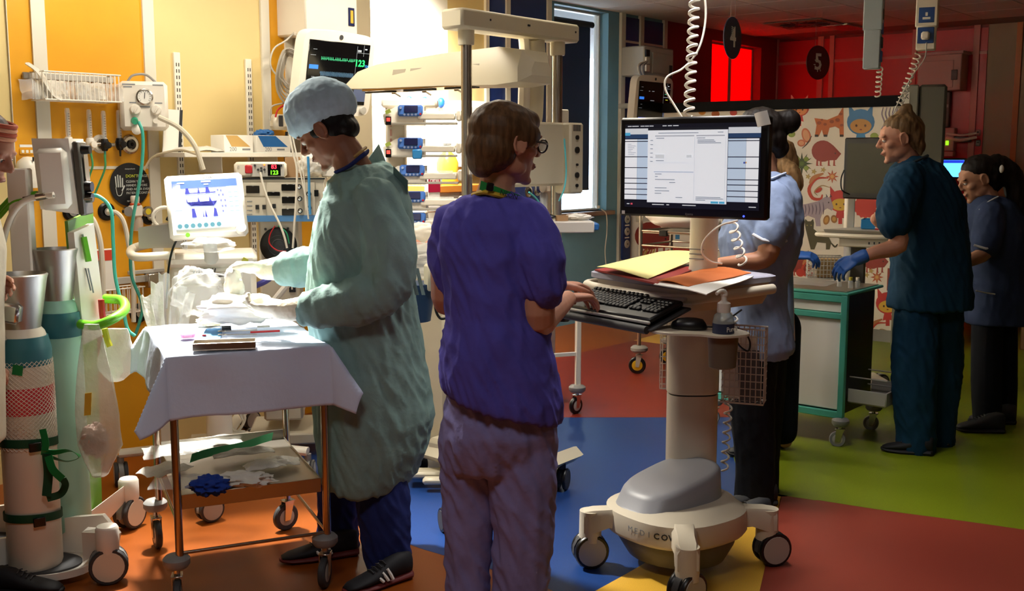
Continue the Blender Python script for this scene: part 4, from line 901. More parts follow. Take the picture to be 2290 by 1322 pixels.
hfz = TM[hf.name].translation.z + z1
cb = MB().box(Vector((at(672, 395, YS).x, YS + .05, hfz + .05)), (.16, .16, .1), rotm(0, 0, 8), .002).build('cardboard_box', mat('card_brown', '#9a7a58', .8), None, label='brown open box on the oscillator cabinet', cat='box')
crumple('tubing_bag', m_film2, Vector((at(700, 385, YS).x, YS - .02, hfz + .06)), (.07, .06, .06), .4, 3, 'crumpled clear bag of tubing on the oscillator cabinet', 'bag', seed=3)
MB().box(Vector((at(722, 378, YS).x + .02, YS + .2, hfz + .08)), (.12, .12, .16), rotm(0, 0, 8), .004).build('white_carton', m_paper, None, label='white carton behind the masked chin on the cabinet', cat='carton')
# leads hanging in front of the stack
for i, (pp, r, m, lab) in enumerate([([(582, 385), (590, 420), (605, 460), (625, 500), (636, 530), (642, 555)], .0055, m_hose, 'white sensor lead looping down from the oximeter'), ([(648, 300), (655, 340), (664, 380), (662, 450), (658, 510), (655, 555)], .0055, m_hose, 'white lead hanging straight in front of the black displays'), ([(653, 300), (664, 350), (675, 400), (685, 450), (690, 490)], .004, m_hose, 'thin white lead hanging beside the blue tube'), ([(689, 350), (691, 400), (692, 450), (694, 480)], .0065, mat('blue_tubing', '#3f8fc4', .4), 'blue tube hanging beside the teal gown'), ([(672, 345), (680, 400), (684, 470)], .003, m_hose, 'very thin white lead between the hanging leads')]):
    MB().tube(curve([at(x, y, YS - .24) for x, y in pp], 6), r, 7).build('hanging_lead', m, None, label=lab, cat='lead')
for i, (pp, m, lab) in enumerate([([(615, 505), (604, 525), (603, 545), (620, 560), (640, 562)], m_redp, 'thin red wire curling over the black bellows'), ([(622, 505), (640, 520), (647, 545)], mat('wire_green', '#1f9a6a', .4), 'thin green wire over the black bellows')]):
    MB().tube(curve([at(x, y, YS - .2) for x, y in pp], 6), .003, 6).build('thin_wire', m, None, label=lab, cat='wire')
MB().tube(curve([at(570, 640, YS - .35), at(600, 625, YS - .35), at(640, 590, YS - .3), at(690, 560, YS - .25)], 5), .014, 8).build('breathing_tube', mat('violet_tube', '#5a5ab0', .4), None, label='violet breathing tube behind the gloved forearm', cat='tube')
MB().tube(curve([at(600, 690, YS - .35), at(640, 640, YS - .35), at(690, 590, YS - .3)], 5), .016, 8).build('breathing_tube', m_pl, None, label='white breathing tube between the gloved forearms', cat='tube')
# teal tubes and white hoses in front of the yellow wall
for i, (pp, Y, r, m, lab) in enumerate([
    ([(310, 272), (319, 300), (318, 360), (308, 430), (296, 500), (292, 560), (295, 620), (318, 680), (312, 720), (302, 750)], 4.75, .0075, m_teal, 'teal tube falling from the pressure unit and looping up again'),
    ([(192, 438), (222, 440), (248, 470), (253, 540), (258, 620), (275, 690), (285, 735), (302, 752)], 4.3, .0075, m_teal, 'teal tube leaving the mixer box side and dropping to the drape'),
    ([(203, 340), (207, 370), (200, 395), (192, 440), (186, 470)], 5.0, .005, mat('green_tube', '#3f9a60', .4), 'thin green tube below the white flow meter'),
    ([(234, 345), (235, 375), (222, 410), (205, 450), (192, 480)], 5.0, .005, mat('green_tube', '#3f9a60', .4), 'thin green tube below the black flow meter'),
    ([(190, 475), (210, 495), (224, 540), (229, 600), (230, 660)], 4.9, .013, m_hose, 'thick white hose dropping behind the chart board'),
    ([(240, 473), (262, 477), (278, 500), (288, 550), (296, 600), (298, 660), (299, 720)], 4.95, .011, m_hose, 'white hose dropping from the gas outlet with the black ring'),
    ([(355, 262), (400, 285), (435, 325), (455, 380)], 5.05, .012, mat('clear_hose', '#ddd4c0', .3, alpha=.8), 'clear hose arching from the pressure unit to the ventilator screen'),
    ([(322, 380), (345, 350), (400, 336), (440, 345)], 5.1, .006, mat('clear_hose2', '#cfc0a0', .3, alpha=.7), 'thin clear tube arching across the cream panel'),
    ([(372, 690), (380, 650), (420, 620), (470, 612), (520, 620)], 4.45, .004, m_grey, 'grey cable bowed in front of the ventilator housing')]):
    MB().tube(curve([at(x, y, Y) for x, y in pp], 7), r, 8).build('hose' if r > .01 else 'tubing', m, None, label=lab, cat='hose' if r > .01 else 'tube')
# ================================================================ INSTRUMENT TROLLEY
TRC = Vector((-1.01, 3.83, 0)); it = thing('instrument_trolley', 'tall steel instrument trolley with a lower tray and four castors', 'trolley', TRC, 24)
m_leg = mat('polished_tube', '#b9a898', .22, 1.0)
HX, HY, ZT = .25, .32, .865; cz = {}
for i, (x, y) in enumerate(((-HX, -HY), (HX, -HY), (HX, HY), (-HX, HY))):
    MB().cyl((x, y, .16), (x, y, ZT - .02), .0135, 14).build('leg', m_leg, it)
    caster1(it, (x - .012, y, 0), .055, .024, (80, 60, 20, 95)[i], bumper=.045, top=.06, hub=m_lgrey)
MB().box((0, 0, ZT - .012), (2 * HX + .03, 2 * HY + .03, .02), None, .004).build('top_tray', m_steel, it)
tr = MB(); tr.box((0, 0, .385), (2 * HX - .03, 2 * HY - .03, .004)); tr.build('lower_tray', m_steel, it)
for (c, s) in (((0, -HY + .015, .37), (2 * HX - .03, .004, .05)), ((0, HY - .015, .40), (2 * HX - .03, .004, .05)), ((-HX + .015, 0, .37), (.004, 2 * HY - .03, .05)), ((HX - .015, 0, .37), (.004, 2 * HY - .03, .05))):
    MB().box(c, s, None, .001).build('tray_lip', m_steel, it)
MB().cyl((-HX, -HY, .2), (HX, -HY, .2), .006, 10).build('brace', m_leg, it); MB().cyl((HX, -HY, .2), (HX, HY, .2), .006, 10).build('brace', m_leg, it); MB().cyl((-HX, -HY, .3), (-HX, HY, .3), .006, 10).build('brace', m_leg, it)
TT = TM[it.name]
# drape
g = []; ST = .01; EX, EY = HX + .02, HY + .02
for i in range(round((2 * EX + .32) / ST) + 1):
    row = []
    for j in range(round((2 * EY + .29) / ST) + 1):
        a = -EX - .18 + ST * i; b = -EY - .21 + ST * j
        ca = max(-EX, min(EX, a)); cb_ = max(-EY, min(EY, b)); dx, dy = a - ca, b - cb_; d = math.hypot(dx, dy)
        x, y, z = ca, cb_, ZT + .004
        if d > 0:
            both = min(abs(dx), abs(dy)) / (max(abs(dx), abs(dy)) + 1e-6)
            fl = .14 + .5 * both ** 1.3; x += dx * fl; y += dy * fl; z -= max(0, d - .006) * math.sqrt(max(.1, 1 - fl * fl * .8))
            w = min(1, d / .1); s_ = (a if abs(dy) > abs(dx) else b)
            k = (1 - both) ** 2 * (.010 * w * math.sin(s_ * 17 + 1.3) + .012 * w * noise.noise(Vector((s_ * 7, d * 4, 2))))
            if d > 1e-6: x += dx / d * k; y += dy / d * k
        z += .003 * noise.noise(Vector((a * 9, b * 9, 1))) + .0015 * noise.noise(Vector((a * 30, b * 30, 4)))
        if d == 0: z += .0035 * max(0, 1 - abs((a + .02) * 40)) + .003 * max(0, 1 - abs((b - .05) * 40))
        row.append(TT @ Vector((x, y, z)))
    g.append(row)
m_drape = mat('drape_blue_white', '#d2def6', .75, bump=(30, .3, .006))
MB().sheet(g, .0025).build('drape', m_drape, None, label='pale blue white sterile drape spread over the instrument trolley', cat='drape', smooth=180)
ZD = ZT + .010
def tp(px, py, z=ZD): return G(px, py, z)
c = tp(420, 757); k = thing('specimen_pot', 'small clear pot of pink fluid on the drape', 'pot', c)
MB().lathe([(.02, 0), (.026, .002), (.03, .035), (.028, .035), (.024, .004), (.001, .003), (.001, 0)], (0, 0, 0), 22).build('pot', m_clear, k); MB().lathe([(.001, .004), (.024, .004), (.026, .016), (.001, .016)], (0, 0, 0), 22).build('pink_fluid', mat('pink_fluid', '#e0489c', .2), k)
g = [[tp(448, 768) .lerp(tp(490, 768), i / 6).lerp(tp(460, 738).lerp(tp(500, 735), i / 6), j / 6) + Vector((0, 0, .003 + .004 * noise.noise(Vector((i, j, 0)) * .7))) for j in range(7)] for i in range(7)]
MB().sheet(g, .003).build('blue_swab', mat('swab_blue', '#4f8fc0', .8), None, label='small blue cloth beside the pink pot on the drape', cat='cloth')
crumple('gauze_swab', mat('gauze_cream', '#efe4bc', .9), tp(472, 728) + Vector((0, 0, .016)), (.05, .03, .018), .45, 3, 'cream gauze swab lying on the drape', 'swab', seed=2)
a, b = tp(492, 742) + Vector((0, 0, .012)), tp(575, 738) + Vector((0, 0, .012)); sy = thing('syringe', 'clear syringe with black graduations on the drape', 'syringe', a)
MB().tube([a, b], .009, 12).build('barrel', m_clear, sy, world=True); MB().tube([b, b + (b - a) * .35], .004, 8).build('plunger', m_pl, sy, world=True); MB().tube([a.lerp(b, .05), a.lerp(b, .3)], .0092, 10).build('scale', m_ink, sy, world=True)
mt = thing('mesh_tray', 'small perforated steel instrument tray at the drape edge', 'tray', tp(503, 780), 12)
MB().box((0, .0, .004), (.2, .07, .003)).build('tray_floor', m_steel, mt)
for (cc, ss) in (((0, -.035, .014), (.2, .002, .026)), ((0, .035, .014), (.2, .002, .026)), ((-.1, 0, .014), (.002, .07, .026)), ((.1, 0, .014), (.002, .07, .026))): MB().box(cc, ss).build('tray_side', m_steel, mt)
for sgn in (-1, 1):
    for r_ in range(2): MB().tube([(-.1, sgn * .037, .003 + .022 * r_), (.1, sgn * .037, .003 + .022 * r_)], .002, 5).build('rim_wire', m_chrome, mt)
hs_ = thing('forceps', 'steel forceps with ring handles lying on the blue cloth', 'forceps', tp(497, 757)); 
for s_ in (-1, 1):
    c = tp(497, 750 + s_ * 4) + Vector((0, 0, .008)); MB().tube([c + Vector((.014 * math.cos(q_), .012 * math.sin(q_), 0)) for q_ in [2 * math.pi * i / 14 for i in range(14)]], .0025, 6, True).build('ring', m_chrome, hs_, world=True)
    MB().tube([c + Vector((.014, 0, 0)), c + Vector((.12, .02 - s_ * .01, 0))], .0025, 6).build('blade', m_chrome, hs_, world=True)
a = tp(560, 748) + Vector((0, 0, .008)); MB().tube([a, a + Vector((.1, .03, 0))], .004, 6).build('probe', m_redp, None, label='thin probe with a red end on the drape', cat='probe')
MB().ell(tp(457, 756) + Vector((0, 0, .008)), (.007, .007, .006)).build('red_bead', m_redp, None, label='tiny red bead beside the forceps', cat='bead')
# packets on the lower tray
ZL = .39
def lo(px, py): return G(px, py, ZL)
for i, (x, y, w, d, rz, m, lab) in enumerate([(400, 1010, .26, .16, 20, m_film, 'large crumpled clear pouch at the back of the lower tray'), (480, 995, .2, .12, 30, m_film, 'clear pouch with dark contents on the lower tray'), (370, 1060, .16, .12, 60, m_film2, 'milky pouch at the side of the lower tray'), (620, 1045, .16, .09, 15, m_film2, 'shiny flat packet at the end of the lower tray'), (590, 1055, .14, .09, 30, m_film2, 'shiny wrinkled packet in the middle of the lower tray'), (545, 1030, .22, .07, 25, m_film2, 'long narrow clear packet on the lower tray'), (400, 1100, .18, .14, 10, m_film, 'clear pouch in front on the lower tray')]):
    packet('sterile_packet', lab, lo(x, y) + Vector((0, 0, .004 * i)), w, d, rz, m, 0, .012, .014, 'packets on the lower tray')
g = [[lo(425, 1052).lerp(lo(608, 1003), i / 8) + Vector((0, 0, .028 + .02 * j + .004 * math.sin(i))) + Vector((.0, .03 * j, .004 * j)) for j in range(2)] for i in range(9)]
MB().sheet(g, .003).build('green_strip_pouch', mat('pouch_green', '#3fae6c', .45), None, label='long green edged pouch lying across the lower tray', cat='pouch')
crumple('blue_gauze', mat('gauze_blue', '#163c9c', .9), lo(470, 1105) + Vector((0, 0, .03)), (.06, .05, .03), .5, 3.2, 'crumpled dark blue gauze on the lower tray', 'gauze', seed=6, n=28)
crumple('white_tissue', m_linen, lo(545, 1085) + Vector((0, 0, .02)), (.09, .05, .022), .6, 3.2, 'crumpled white tissue beside the blue gauze', 'tissue', seed=9, n=28)
# bag of wrapped sticks by the drape
for i, (x0, y0, x1, y1, w, lab) in enumerate([(324, 662, 342, 725, .02, 'wrapped white stick leaning nearest the teal tubes'), (350, 632, 356, 725, .024, 'tall printed wrapper standing behind the drape'), (366, 612, 372, 720, .022, 'clear wrapped stick beside the ventilator column'), (402, 640, 390, 720, .026, 'clear bent wrapper behind the drape'), (425, 655, 408, 722, .02, 'short clear wrapper behind the drape')]):
    a, b = at(x0, y0, 4.3 + .015 * i), at(x1, y1 + 14, 4.26 + .015 * i); sd = Vector((1, .1, 0)); g = [[a.lerp(b, k / 6) + sd * w * (j - 2) * .5 + Vector((0, .006 * math.cos(j * 1.5 + k), .006 * math.sin(j * 2 + i))) for j in range(5)] for k in range(7)]
    MB().sheet(g, .003).build('wrapped_stick', m_film2 if i < 2 else m_film, None, label=lab, cat='wrapper', group='wrapped sticks behind the drape')
crumple('tubing_bag', m_film, at(440, 655, 4.4), (.1, .06, .1), .4, 2.5, 'large clear bag of tubing in front of the ventilator', 'bag', seed=12, n=26)
crumple('tubing_bag', m_film, at(465, 548, 4.55), (.11, .06, .03), .3, 2.5, 'clear dome shaped wrapper below the ventilator screen', 'wrapper', seed=14, n=26)
# loose cables on the floor behind
for i, pp in enumerate([[(505, 945), (530, 915), (548, 935), (530, 965), (510, 950)], [(545, 940), (520, 905), (505, 930), (515, 960), (548, 966)]]):
    MB().tube(curve([at(x, y, 5.0) for x, y in pp], 6), .007, 7).build('loose_cable', m_hose, None, label=['white cable looped behind the instrument trolley', 'second white cable loop behind the instrument trolley'][i], cat='cable')
MB().tube([G(640, 945) + Vector((.09 * math.cos(a), .05 * math.sin(a), .012 + .01 * (i % 3))) for i, a in enumerate([2 * math.pi * k / 16 * 3 for k in range(17)])], .007, 7).build('coiled_cable', m_hose, None, label='white cable coiled on the orange floor', cat='cable')

# ================================================================ RADIANT WARMER
WC0 = Vector((.01, 5.015, 0)); wm = thing('radiant_warmer', 'cream infant warmer with overhead heater hood between two steel posts', 'infant warmer', WC0, 50)
WL = TM[wm.name].inverted()
m_wc = mat('warmer_cream', '#ddd3b8', .4); pl_, pr_ = -.325, .325
for x in (pl_, pr_): MB().cyl((x, 0, .75), (x, 0, 2.02), .024, 20).build('post', m_steel, wm); 
for x in (pl_, pr_): MB().lathe([(.001, 1.99), (.034, 1.99), (.036, 2.0), (.036, 2.06), (.001, 2.07)], (x, 0, 0), 20).build('post_collar', m_wc, wm)
MB().box((0, 0, 2.095), (.84, .13, .085), None, .012).build('crossbar', m_wc, wm)
for x in (-.24, .02, .03, .38): MB().cyl((x, -.066, 2.1), (x, -.068, 2.1), .005, 8).build('screw', m_black, wm)
# curved arm from crossbar down to the control box
arm = curve([(.16, .02, 2.07), (.22, .06, 1.98), (.235, .08, 1.86), (.225, .08, 1.7), (.2, .08, 1.66)], 6)
MB().tube(arm, .055, 10, flat=.75).build('curved_arm', m_wc, wm); MB().tube([p + Vector((-.05, .01, 0)) for p in arm], .03, 8).build('arm_edge', m_pl, wm)
# heater hood
def hood_ring(y, w, zb, zt, tp_): return [Vector((-w, y, zb)), Vector((-w, y, zb + (zt - zb) * .45)), Vector((-w * tp_, y, zt)), Vector((w * tp_, y, zt)), Vector((w, y, zb + (zt - zb) * .45)), Vector((w, y, zb))]
MB().loft([hood_ring(-.16, .07, 1.87, 1.93, .7), hood_ring(-.12, .12, 1.84, 1.98, .75), hood_ring(.0, .135, 1.83, 2.0, .8), hood_ring(.35, .14, 1.84, 1.99, .8), hood_ring(.8, .135, 1.845, 1.965, .8), hood_ring(.96, .125, 1.85, 1.935, .75), hood_ring(1.06, .11, 1.855, 1.875, .8)]).build('heater_hood', m_wc, wm, smooth=30)
MB().box((0, .55, 1.842), (.2, .75, .012), None, .003).build('reflector', mat('reflector_gold', '#b08a4a', .25, .9), wm)
for i in range(3): MB().box((-.03, .3 + .28 * i, 1.833), (.03, .2, .008)).build('heater_slot', m_black, wm)
for i in range(3): MB().tube([(.06, .38 + .22 * i + .05 * math.cos(q_), 1.83 + .0) for q_ in (0, 1)] + [(.06 + .03, .4 + .22 * i, 1.815)], .005, 6).build('heater_guard', m_chrome, wm)
for i in range(5): MB().box((-.131, .14 + .12 * i, 1.915), (.004, .085, .028), rotm(0, 14, 0)).build('printed_text', mat('warn_text', '#a89f8c', .6), wm)
# control box, side panel
MB().box((.14, .02, 1.52), (.44, .16, .30), None, .012).build('control_box', m_wc, wm); MB().box((.02, .06, 1.70), (.22, .14, .06), None, .012).build('box_hump', m_wc, wm)
MB().box((.355, -.05, 1.5), (.11, .1, .34), None, .01).build('side_panel', m_wc, wm)
for z, r in ((1.6, .011), (1.54, .016), (1.47, .006), (1.42, .014), (1.37, .008)): MB().cyl((.35, -.1, z), (.35, -.108, z), r, 12).build('panel_button', m_black, wm)
for i in range(6): MB().box((.325 + .01 * i, -.101, 1.645), (.004, .003, .03)).build('grille_slot', m_dgrey, wm)
MB().box((-.27, -.06, 1.55), (.2, .004, .24), rotm(0, 2, 0)).build('notice_sheet', m_paper, wm)
for i in range(9): MB().box((-.27, -.063, 1.64 - .018 * i), (.15, .001, .005)).build('notice_line', m_ink2, wm)
# bed
MB().box((0, .5, .93), (.62, .72, .05), None, .012).build('bed_tray', m_wc, wm); MB().box((0, .5, .97), (.55, .64, .04), None, .015).build('mattress', m_linen, wm)
for (c, s) in (((-.31, .5, 1.03), (.008, .66, .17)), ((.31, .5, 1.03), (.008, .66, .17)), ((0, .85, 1.03), (.6, .008, .17))): MB().box(c, s, None, .003).build('clear_side_panel', m_clear, wm)
MB().box((0, .05, .8), (.6, .1, .22), None, .012).build('post_bracket', m_wc, wm)
# cabinet column and base
MB().box((-.08, .42, .52), (.36, .42, .76), None, .015).build('cabinet_column', m_wc, wm); MB().box((-.1, .12, .70), (.34, .12, .05), None, .01).build('front_shelf', m_wc, wm); MB().box((-.08, .17, .42), (.3, .08, .5), None, .012).build('drawer_front', m_wc, wm)
cw = lambda x, y, z=0: WL @ Vector((x, y, z))
corner = Vector((.02, 4.5, .14)); ends = [Vector((-.5, 4.98, .14)), Vector((.30, 4.86, .14)), Vector((-.24, 4.30, .14)), Vector((-.1, 5.5, .14))]
for e in ends:
    a = cw(*corner); b = cw(*e); MB().tube([a, a.lerp(b, .05), a.lerp(b, .95), b], [.045, .05, .045, .04], 4, flat=.8).build('base_beam', m_wc, wm)
MB().box(cw(-.12, 4.9, .17), (.4, .4, .08), None, .02).build('base_block', m_wc, wm)
for x, y, a in ((.23, 4.75, 20), (-.265, 4.2, 60), (-.12, 5.5, 10), (-.45, 5.0, 80)):
    q_ = cw(x, y); caster(wm, (q_.x, q_.y, 0), .05, .05, a, hub=m_dgrey, tyre=m_black, fork=m_black, stem=.03)
pd = cw(*G(950, 1058, .06)); MB().box((pd.x, pd.y, .06), (.16, .09, .03), rotm(0, 0, -50), .01).build('foot_pedal', m_wc, wm); pd = cw(*G(970, 1075, .05)); MB().box((pd.x, pd.y, .05), (.1, .05, .03), rotm(0, 0, -50), .01).build('foot_pedal', m_wc, wm)
# side shelf with tape
q_ = at(1280, 503, 4.95); sh = thing('warmer_side_shelf', 'white narrow shelf clamped to the warmer post beside the window', 'shelf', q_ + Vector((-.05, 0, -.03)), 3)
MB().box((0, 0, .025), (.28, .2, .05), None, .004).build('tray', m_pl, sh); MB().box((.15, 0, .025), (.03, .15, .03), None, .004).build('blue_end', m_blue_p, sh); MB().box((-.1, .12, .02), (.05, .12, .03)).build('clamp', m_grey, sh)
MB().lathe([(.018, 0), (.03, 0), (.03, .024), (.018, .024), (.018, 0)], q_ + Vector((-.05, -.02, .0205)), 24).build('tape_roll', mat('tape_tan', '#b08a62', .6), None, label='roll of tan tape on the warmer side shelf', cat='tape')
crumple('tissue', m_linen, q_ + Vector((.03, .03, .035)), (.06, .04, .014), .4, 3, 'crumpled white tissue on the warmer side shelf', 'tissue', seed=5)
MB().tube([q_ + Vector((-.19, -.04, .035)), q_ + Vector((-.1, -.03, .04)), q_ + Vector((-.08, -.03, .04))], [.018, .02, .008], 10, flat=.6).build('black_probe', m_black, None, label='black tapered probe on the warmer side shelf', cat='probe')
g = [[at(1240 + 18 * i, 548 - 10 * i + 26 * j, 4.9) + Vector((0, .02 * j, 0)) for j in range(4)] for i in range(2)]
MB().sheet(g, .002).build('paper_tag', m_paper, None, label='white paper tag hanging below the warmer side shelf', cat='tag')
MB().tube(curve([at(1262, 310, 5.05), at(1266, 380, 5.05), at(1262, 420, 5.0), at(1250, 450, 5.0)], 6), .004, 6).build('tubing', mat('cyan_tube', '#5fc8d0', .4), None, label='thin cyan tube hanging beside the warmer post', cat='tube')
q_ = at(1258, 275, 5.3); MB().box(q_, (.055, .04, .13), rotm(0, 0, 40), .006).build('wall_controller', m_pl, None, label='small white controller beside the steel warmer post', cat='controller')
# infant in white linen, legs showing
m_skin_b = mat('infant_skin', '#e0a48c', .55, sub=.15)
nb = thing('linen_nest', 'white linen nest on the warmer mattress', 'linen', TM[wm.name] @ Vector((-.02, .5, .99)), 0)
crumple('linen_roll', m_linen, TM[wm.name] @ Vector((-.1, .5, 1.03)), (.16, .2, .05), .4, 3, parent=nb, seed=21, n=30); crumple('linen_fold', m_linen, at(985, 622, 5.2), (.08, .08, .07), .4, 2.5, parent=nb, seed=22, n=30); crumple('linen_fold', m_linen, at(940, 520, 5.55), (.09, .05, .05), .3, 2.5, parent=nb, seed=23, n=26)
# ================================================================ PUMP STACK
YP = 5.95; ps = Vector((at(885, 400, YP).x, YP, 0))
st_ = thing('pump_rack', 'pale rack column holding the stacked syringe pumps', 'rack', ps, 0)
zt = at(900, 218, YP).z; x0, x1 = at(862, 300, YP).x - ps.x, at(905, 300, YP).x - ps.x
MB().box(((x0 + x1) / 2, .06, (zt + .1) / 2), (x1 - x0, .12, zt - .1), None, .012).build('column', m_plw, st_); MB().box(((x0 + x1) / 2 + .08, .05, zt - .03), (x1 - x0 + .2, .14, .05), None, .012).build('top_cap', m_pl, st_)
MB().box(((x0 + x1) / 2, .06, .07), (.4, .4, .05), None, .015).build('foot', m_plw, st_)
for i in range(4): MB().box((x0 + .03, -.0015, zt - .14 - .05 * i), (.012, .003, .035)).build('red_print', mat('faded_red', '#c99a8c', .6), st_)
for sx in (-.15, .15): caster(st_, ((x0 + x1) / 2 + sx, -.05, 0), .022, .03, 10, stem=0)
m_pb = mat('pump_blue', '#3f6fc0', .4)
def pump(name, loc, lab, kind):
    b = thing(name, lab, 'infusion pump', loc, 0, 'stacked infusion pumps')
    MB().loft([[Vector((x, y, 0)) for x, y in ((-.11, -.06), (.1, -.06), (.1, .1), (-.11, .1))], [Vector((x, y, .055)) for x, y in ((-.12, -.05), (.1, -.05), (.1, .1), (-.12, .1))], [Vector((x, y, .1)) for x, y in ((-.05, -.03), (.1, -.03), (.1, .08), (-.06, .08))]]).build('housing', m_pl, b)
    MB().box((.03, -.062, .075), (.135, .02, .062), rotm(-12, 0, 0), .012).build('keypad', m_pb, b); MB().box((.035, -.074, .083), (.072, .006, .038), rotm(-12, 0, 0), .002).build('display', mat('pump_display', '#1a1f4a', .2), b)
    for i in range(4): MB().cyl((.0 + .02 * i, -.07, .055), (.0 + .02 * i, -.078, .054), .006, 8).build('key', mat('pump_key', '#9fb4e0', .5), b)
    MB().cyl((.085, -.07, .058), (.085, -.078, .057), .006, 8).build('red_key', m_redp, b); MB().cyl((-.02, -.07, .09), (-.02, -.078, .09), .007, 8).build('key', mat('pump_key', '#9fb4e0', .5), b)
    MB().box((-.09, -.06, .07), (.03, .01, .02), rotm(0, -25, 0)).build('green_mark', mat('mark_green', '#9fb04a', .5), b)
    if kind:
        MB().box((-.088, -.063, .022), (.03, .006, .045), None, .001).build('red_counter', m_dispblk, b); MB().box((-.088, -.067, .028), (.02, .002, .02)).build('red_digits', em('led_red_dim', '#e04a40', .8), b)
    MB().box((.17, -.03, .045), (.2, .08, .035), None, .006).build('syringe_cradle', m_pl, b); sy = MB().cyl((.1, -.055, .06), (.25, -.055, .06), .015, 14).build('syringe_barrel', m_clear, b); MB().cyl((.24, -.055, .06), (.3, -.055, .06), .006, 10).build('plunger', m_pl, sy)
    MB().box((.29, -.045, .05), (.03, .06, .06), None, .008).build('pusher', m_pl, b); MB().box((.1, -.03, .008), (.36, .07, .012), None, .003).build('lower_rail', m_lgrey, b)
for i, (x, y) in enumerate([(908, 280), (908, 352), (912, 412), (914, 470), (915, 517)]):
    q_ = at(x, y, YP - .06); pump('syringe_pump', q_, ['topmost syringe pump of the stack, red counter at its side', 'second syringe pump from the top with a blue cassette', 'middle syringe pump of the stack', 'fourth syringe pump from the top of the stack', 'lowest syringe pump, just above the white linen'][i], i < 2)
q_ = at(933, 345, YP - .14); MB().box(q_, (.052, .02, .052), None, .006).build('blue_cassette', mat('cassette_blue', '#2f8ad0', .35), None, label='bright blue cassette under the second syringe pump', cat='cassette')
# rail with blue hooks on the white wall
t = thing('hook_rail', 'thin wall rail with three blue ball hooks above the pumps', 'rail', onp(950, 228, WF, UN, .04), RZW)
MB().cyl((-.6, 0, 0), (.3, 0, 0), .006, 8).build('bar', m_lgrey, t)
for i, x in enumerate((912, 947, 984)):
    q_ = TM[t.name].inverted() @ onp(x, 228, WF, UN, .04); MB().ell((q_.x, -.01, .0), (.03, .03, .04)).build('hook_ball', mat('hook_blue', '#1f5fc0', .4), t); MB().cyl((q_.x, -.01, 0), (q_.x, -.01, -.3), .004, 6).build('hook_stem', m_grey, t)
# sink corner: towel dispenser, shelf, bottles
t = thing('towel_dispenser', 'white rounded paper towel dispenser on the wall behind the left warmer post', 'dispenser', onp(1033, 372, WF, UN, .0), RZW)
MB().loft([[Vector((x, y, 0)) for x, y in ((-.15, 0), (-.15, -.12), (-.1, -.16), (.12, -.16), (.15, -.1), (.15, 0))], [Vector((x, y, .45)) for x, y in ((-.15, 0), (-.15, -.14), (-.1, -.19), (.12, -.19), (.15, -.12), (.15, 0))], [Vector((x * .9, y * .8, .5)) for x, y in ((-.15, 0), (-.15, -.14), (-.1, -.19), (.12, -.19), (.15, -.12), (.15, 0))]]).build('cover', m_white, t)
MB().box((0, -.12, .08), (.28, .1, .16), None, .01).build('grey_window', m_lgrey, t)
s0, s1 = fw(925, 420, .3)[0], fw(1075, 410, .3)[0]; zsh = fw(1010, 413, .3)[1]
t = thing('counter', 'orange edged white counter unit under the towel dispenser', 'counter', WF + UA * ((s0 + s1) / 2) + UN * .005, RZW)
MB().box((0, -.22, zsh - .025), (s1 - s0, .44, .05), None, .004).build('worktop', mat('counter_orange', '#c47a2c', .45), t)
MB().box((-(s1 - s0) / 4, -.21, (zsh - .05) / 2), ((s1 - s0) / 2 - .005, .4, zsh - .05), None, .004).build('cupboard_door', m_white, t); MB().box(((s1 - s0) / 4, -.21, (zsh - .05) / 2), ((s1 - s0) / 2 - .005, .4, zsh - .05), None, .004).build('cupboard_door', m_white, t)
q_ = onp(1001, 405, WF, UN, .3); q_.z = zsh; t = thing('yellow_bottle', 'yellow liquid bottle with a black cap on the counter', 'bottle', q_)
MB().lathe([(.001, 0), (.075, 0), (.08, .02), (.08, .16), (.06, .21), (.03, .24), (.026, .26), (.001, .26)], (0, 0, 0), 24).build('bottle', mat('bottle_yellow', '#e8b83a', .25), t); MB().lathe([(.001, .255), (.03, .255), (.03, .3), (.001, .3)], (0, 0, 0), 18).build('cap', m_black, t)
q_ = onp(964, 405, WF, UN, .34); q_.z = zsh; t = thing('green_bottle', 'pale green round shouldered bottle on the counter', 'bottle', q_); MB().lathe([(.001, 0), (.075, 0), (.08, .04), (.07, .08), (.03, .12), (.02, .16), (.001, .16)], (0, 0, 0), 22).build('bottle', mat('bottle_mint', '#a8d8c4', .35), t); MB().lathe([(.001, .155), (.022, .155), (.022, .18), (.001, .18)], (0, 0, 0), 14).build('cap', m_pl, t)
q_ = onp(967, 475, WF, UN, .5); t = thing('soap_pack', 'dark red and white soap pack hanging behind the pumps', 'pack', q_, RZW); MB().box((0, 0, .12), (.13, .04, .24), None, .01).build('pack', m_paper, t); MB().box((0, -.021, .2), (.12, .003, .12), None, .002).build('red_panel', mat('pack_red', '#a01838', .4), t); text('Purell', .04, m_paper, 'lettering', t, M4((0, -.0235, .225), FACE_FRONT))
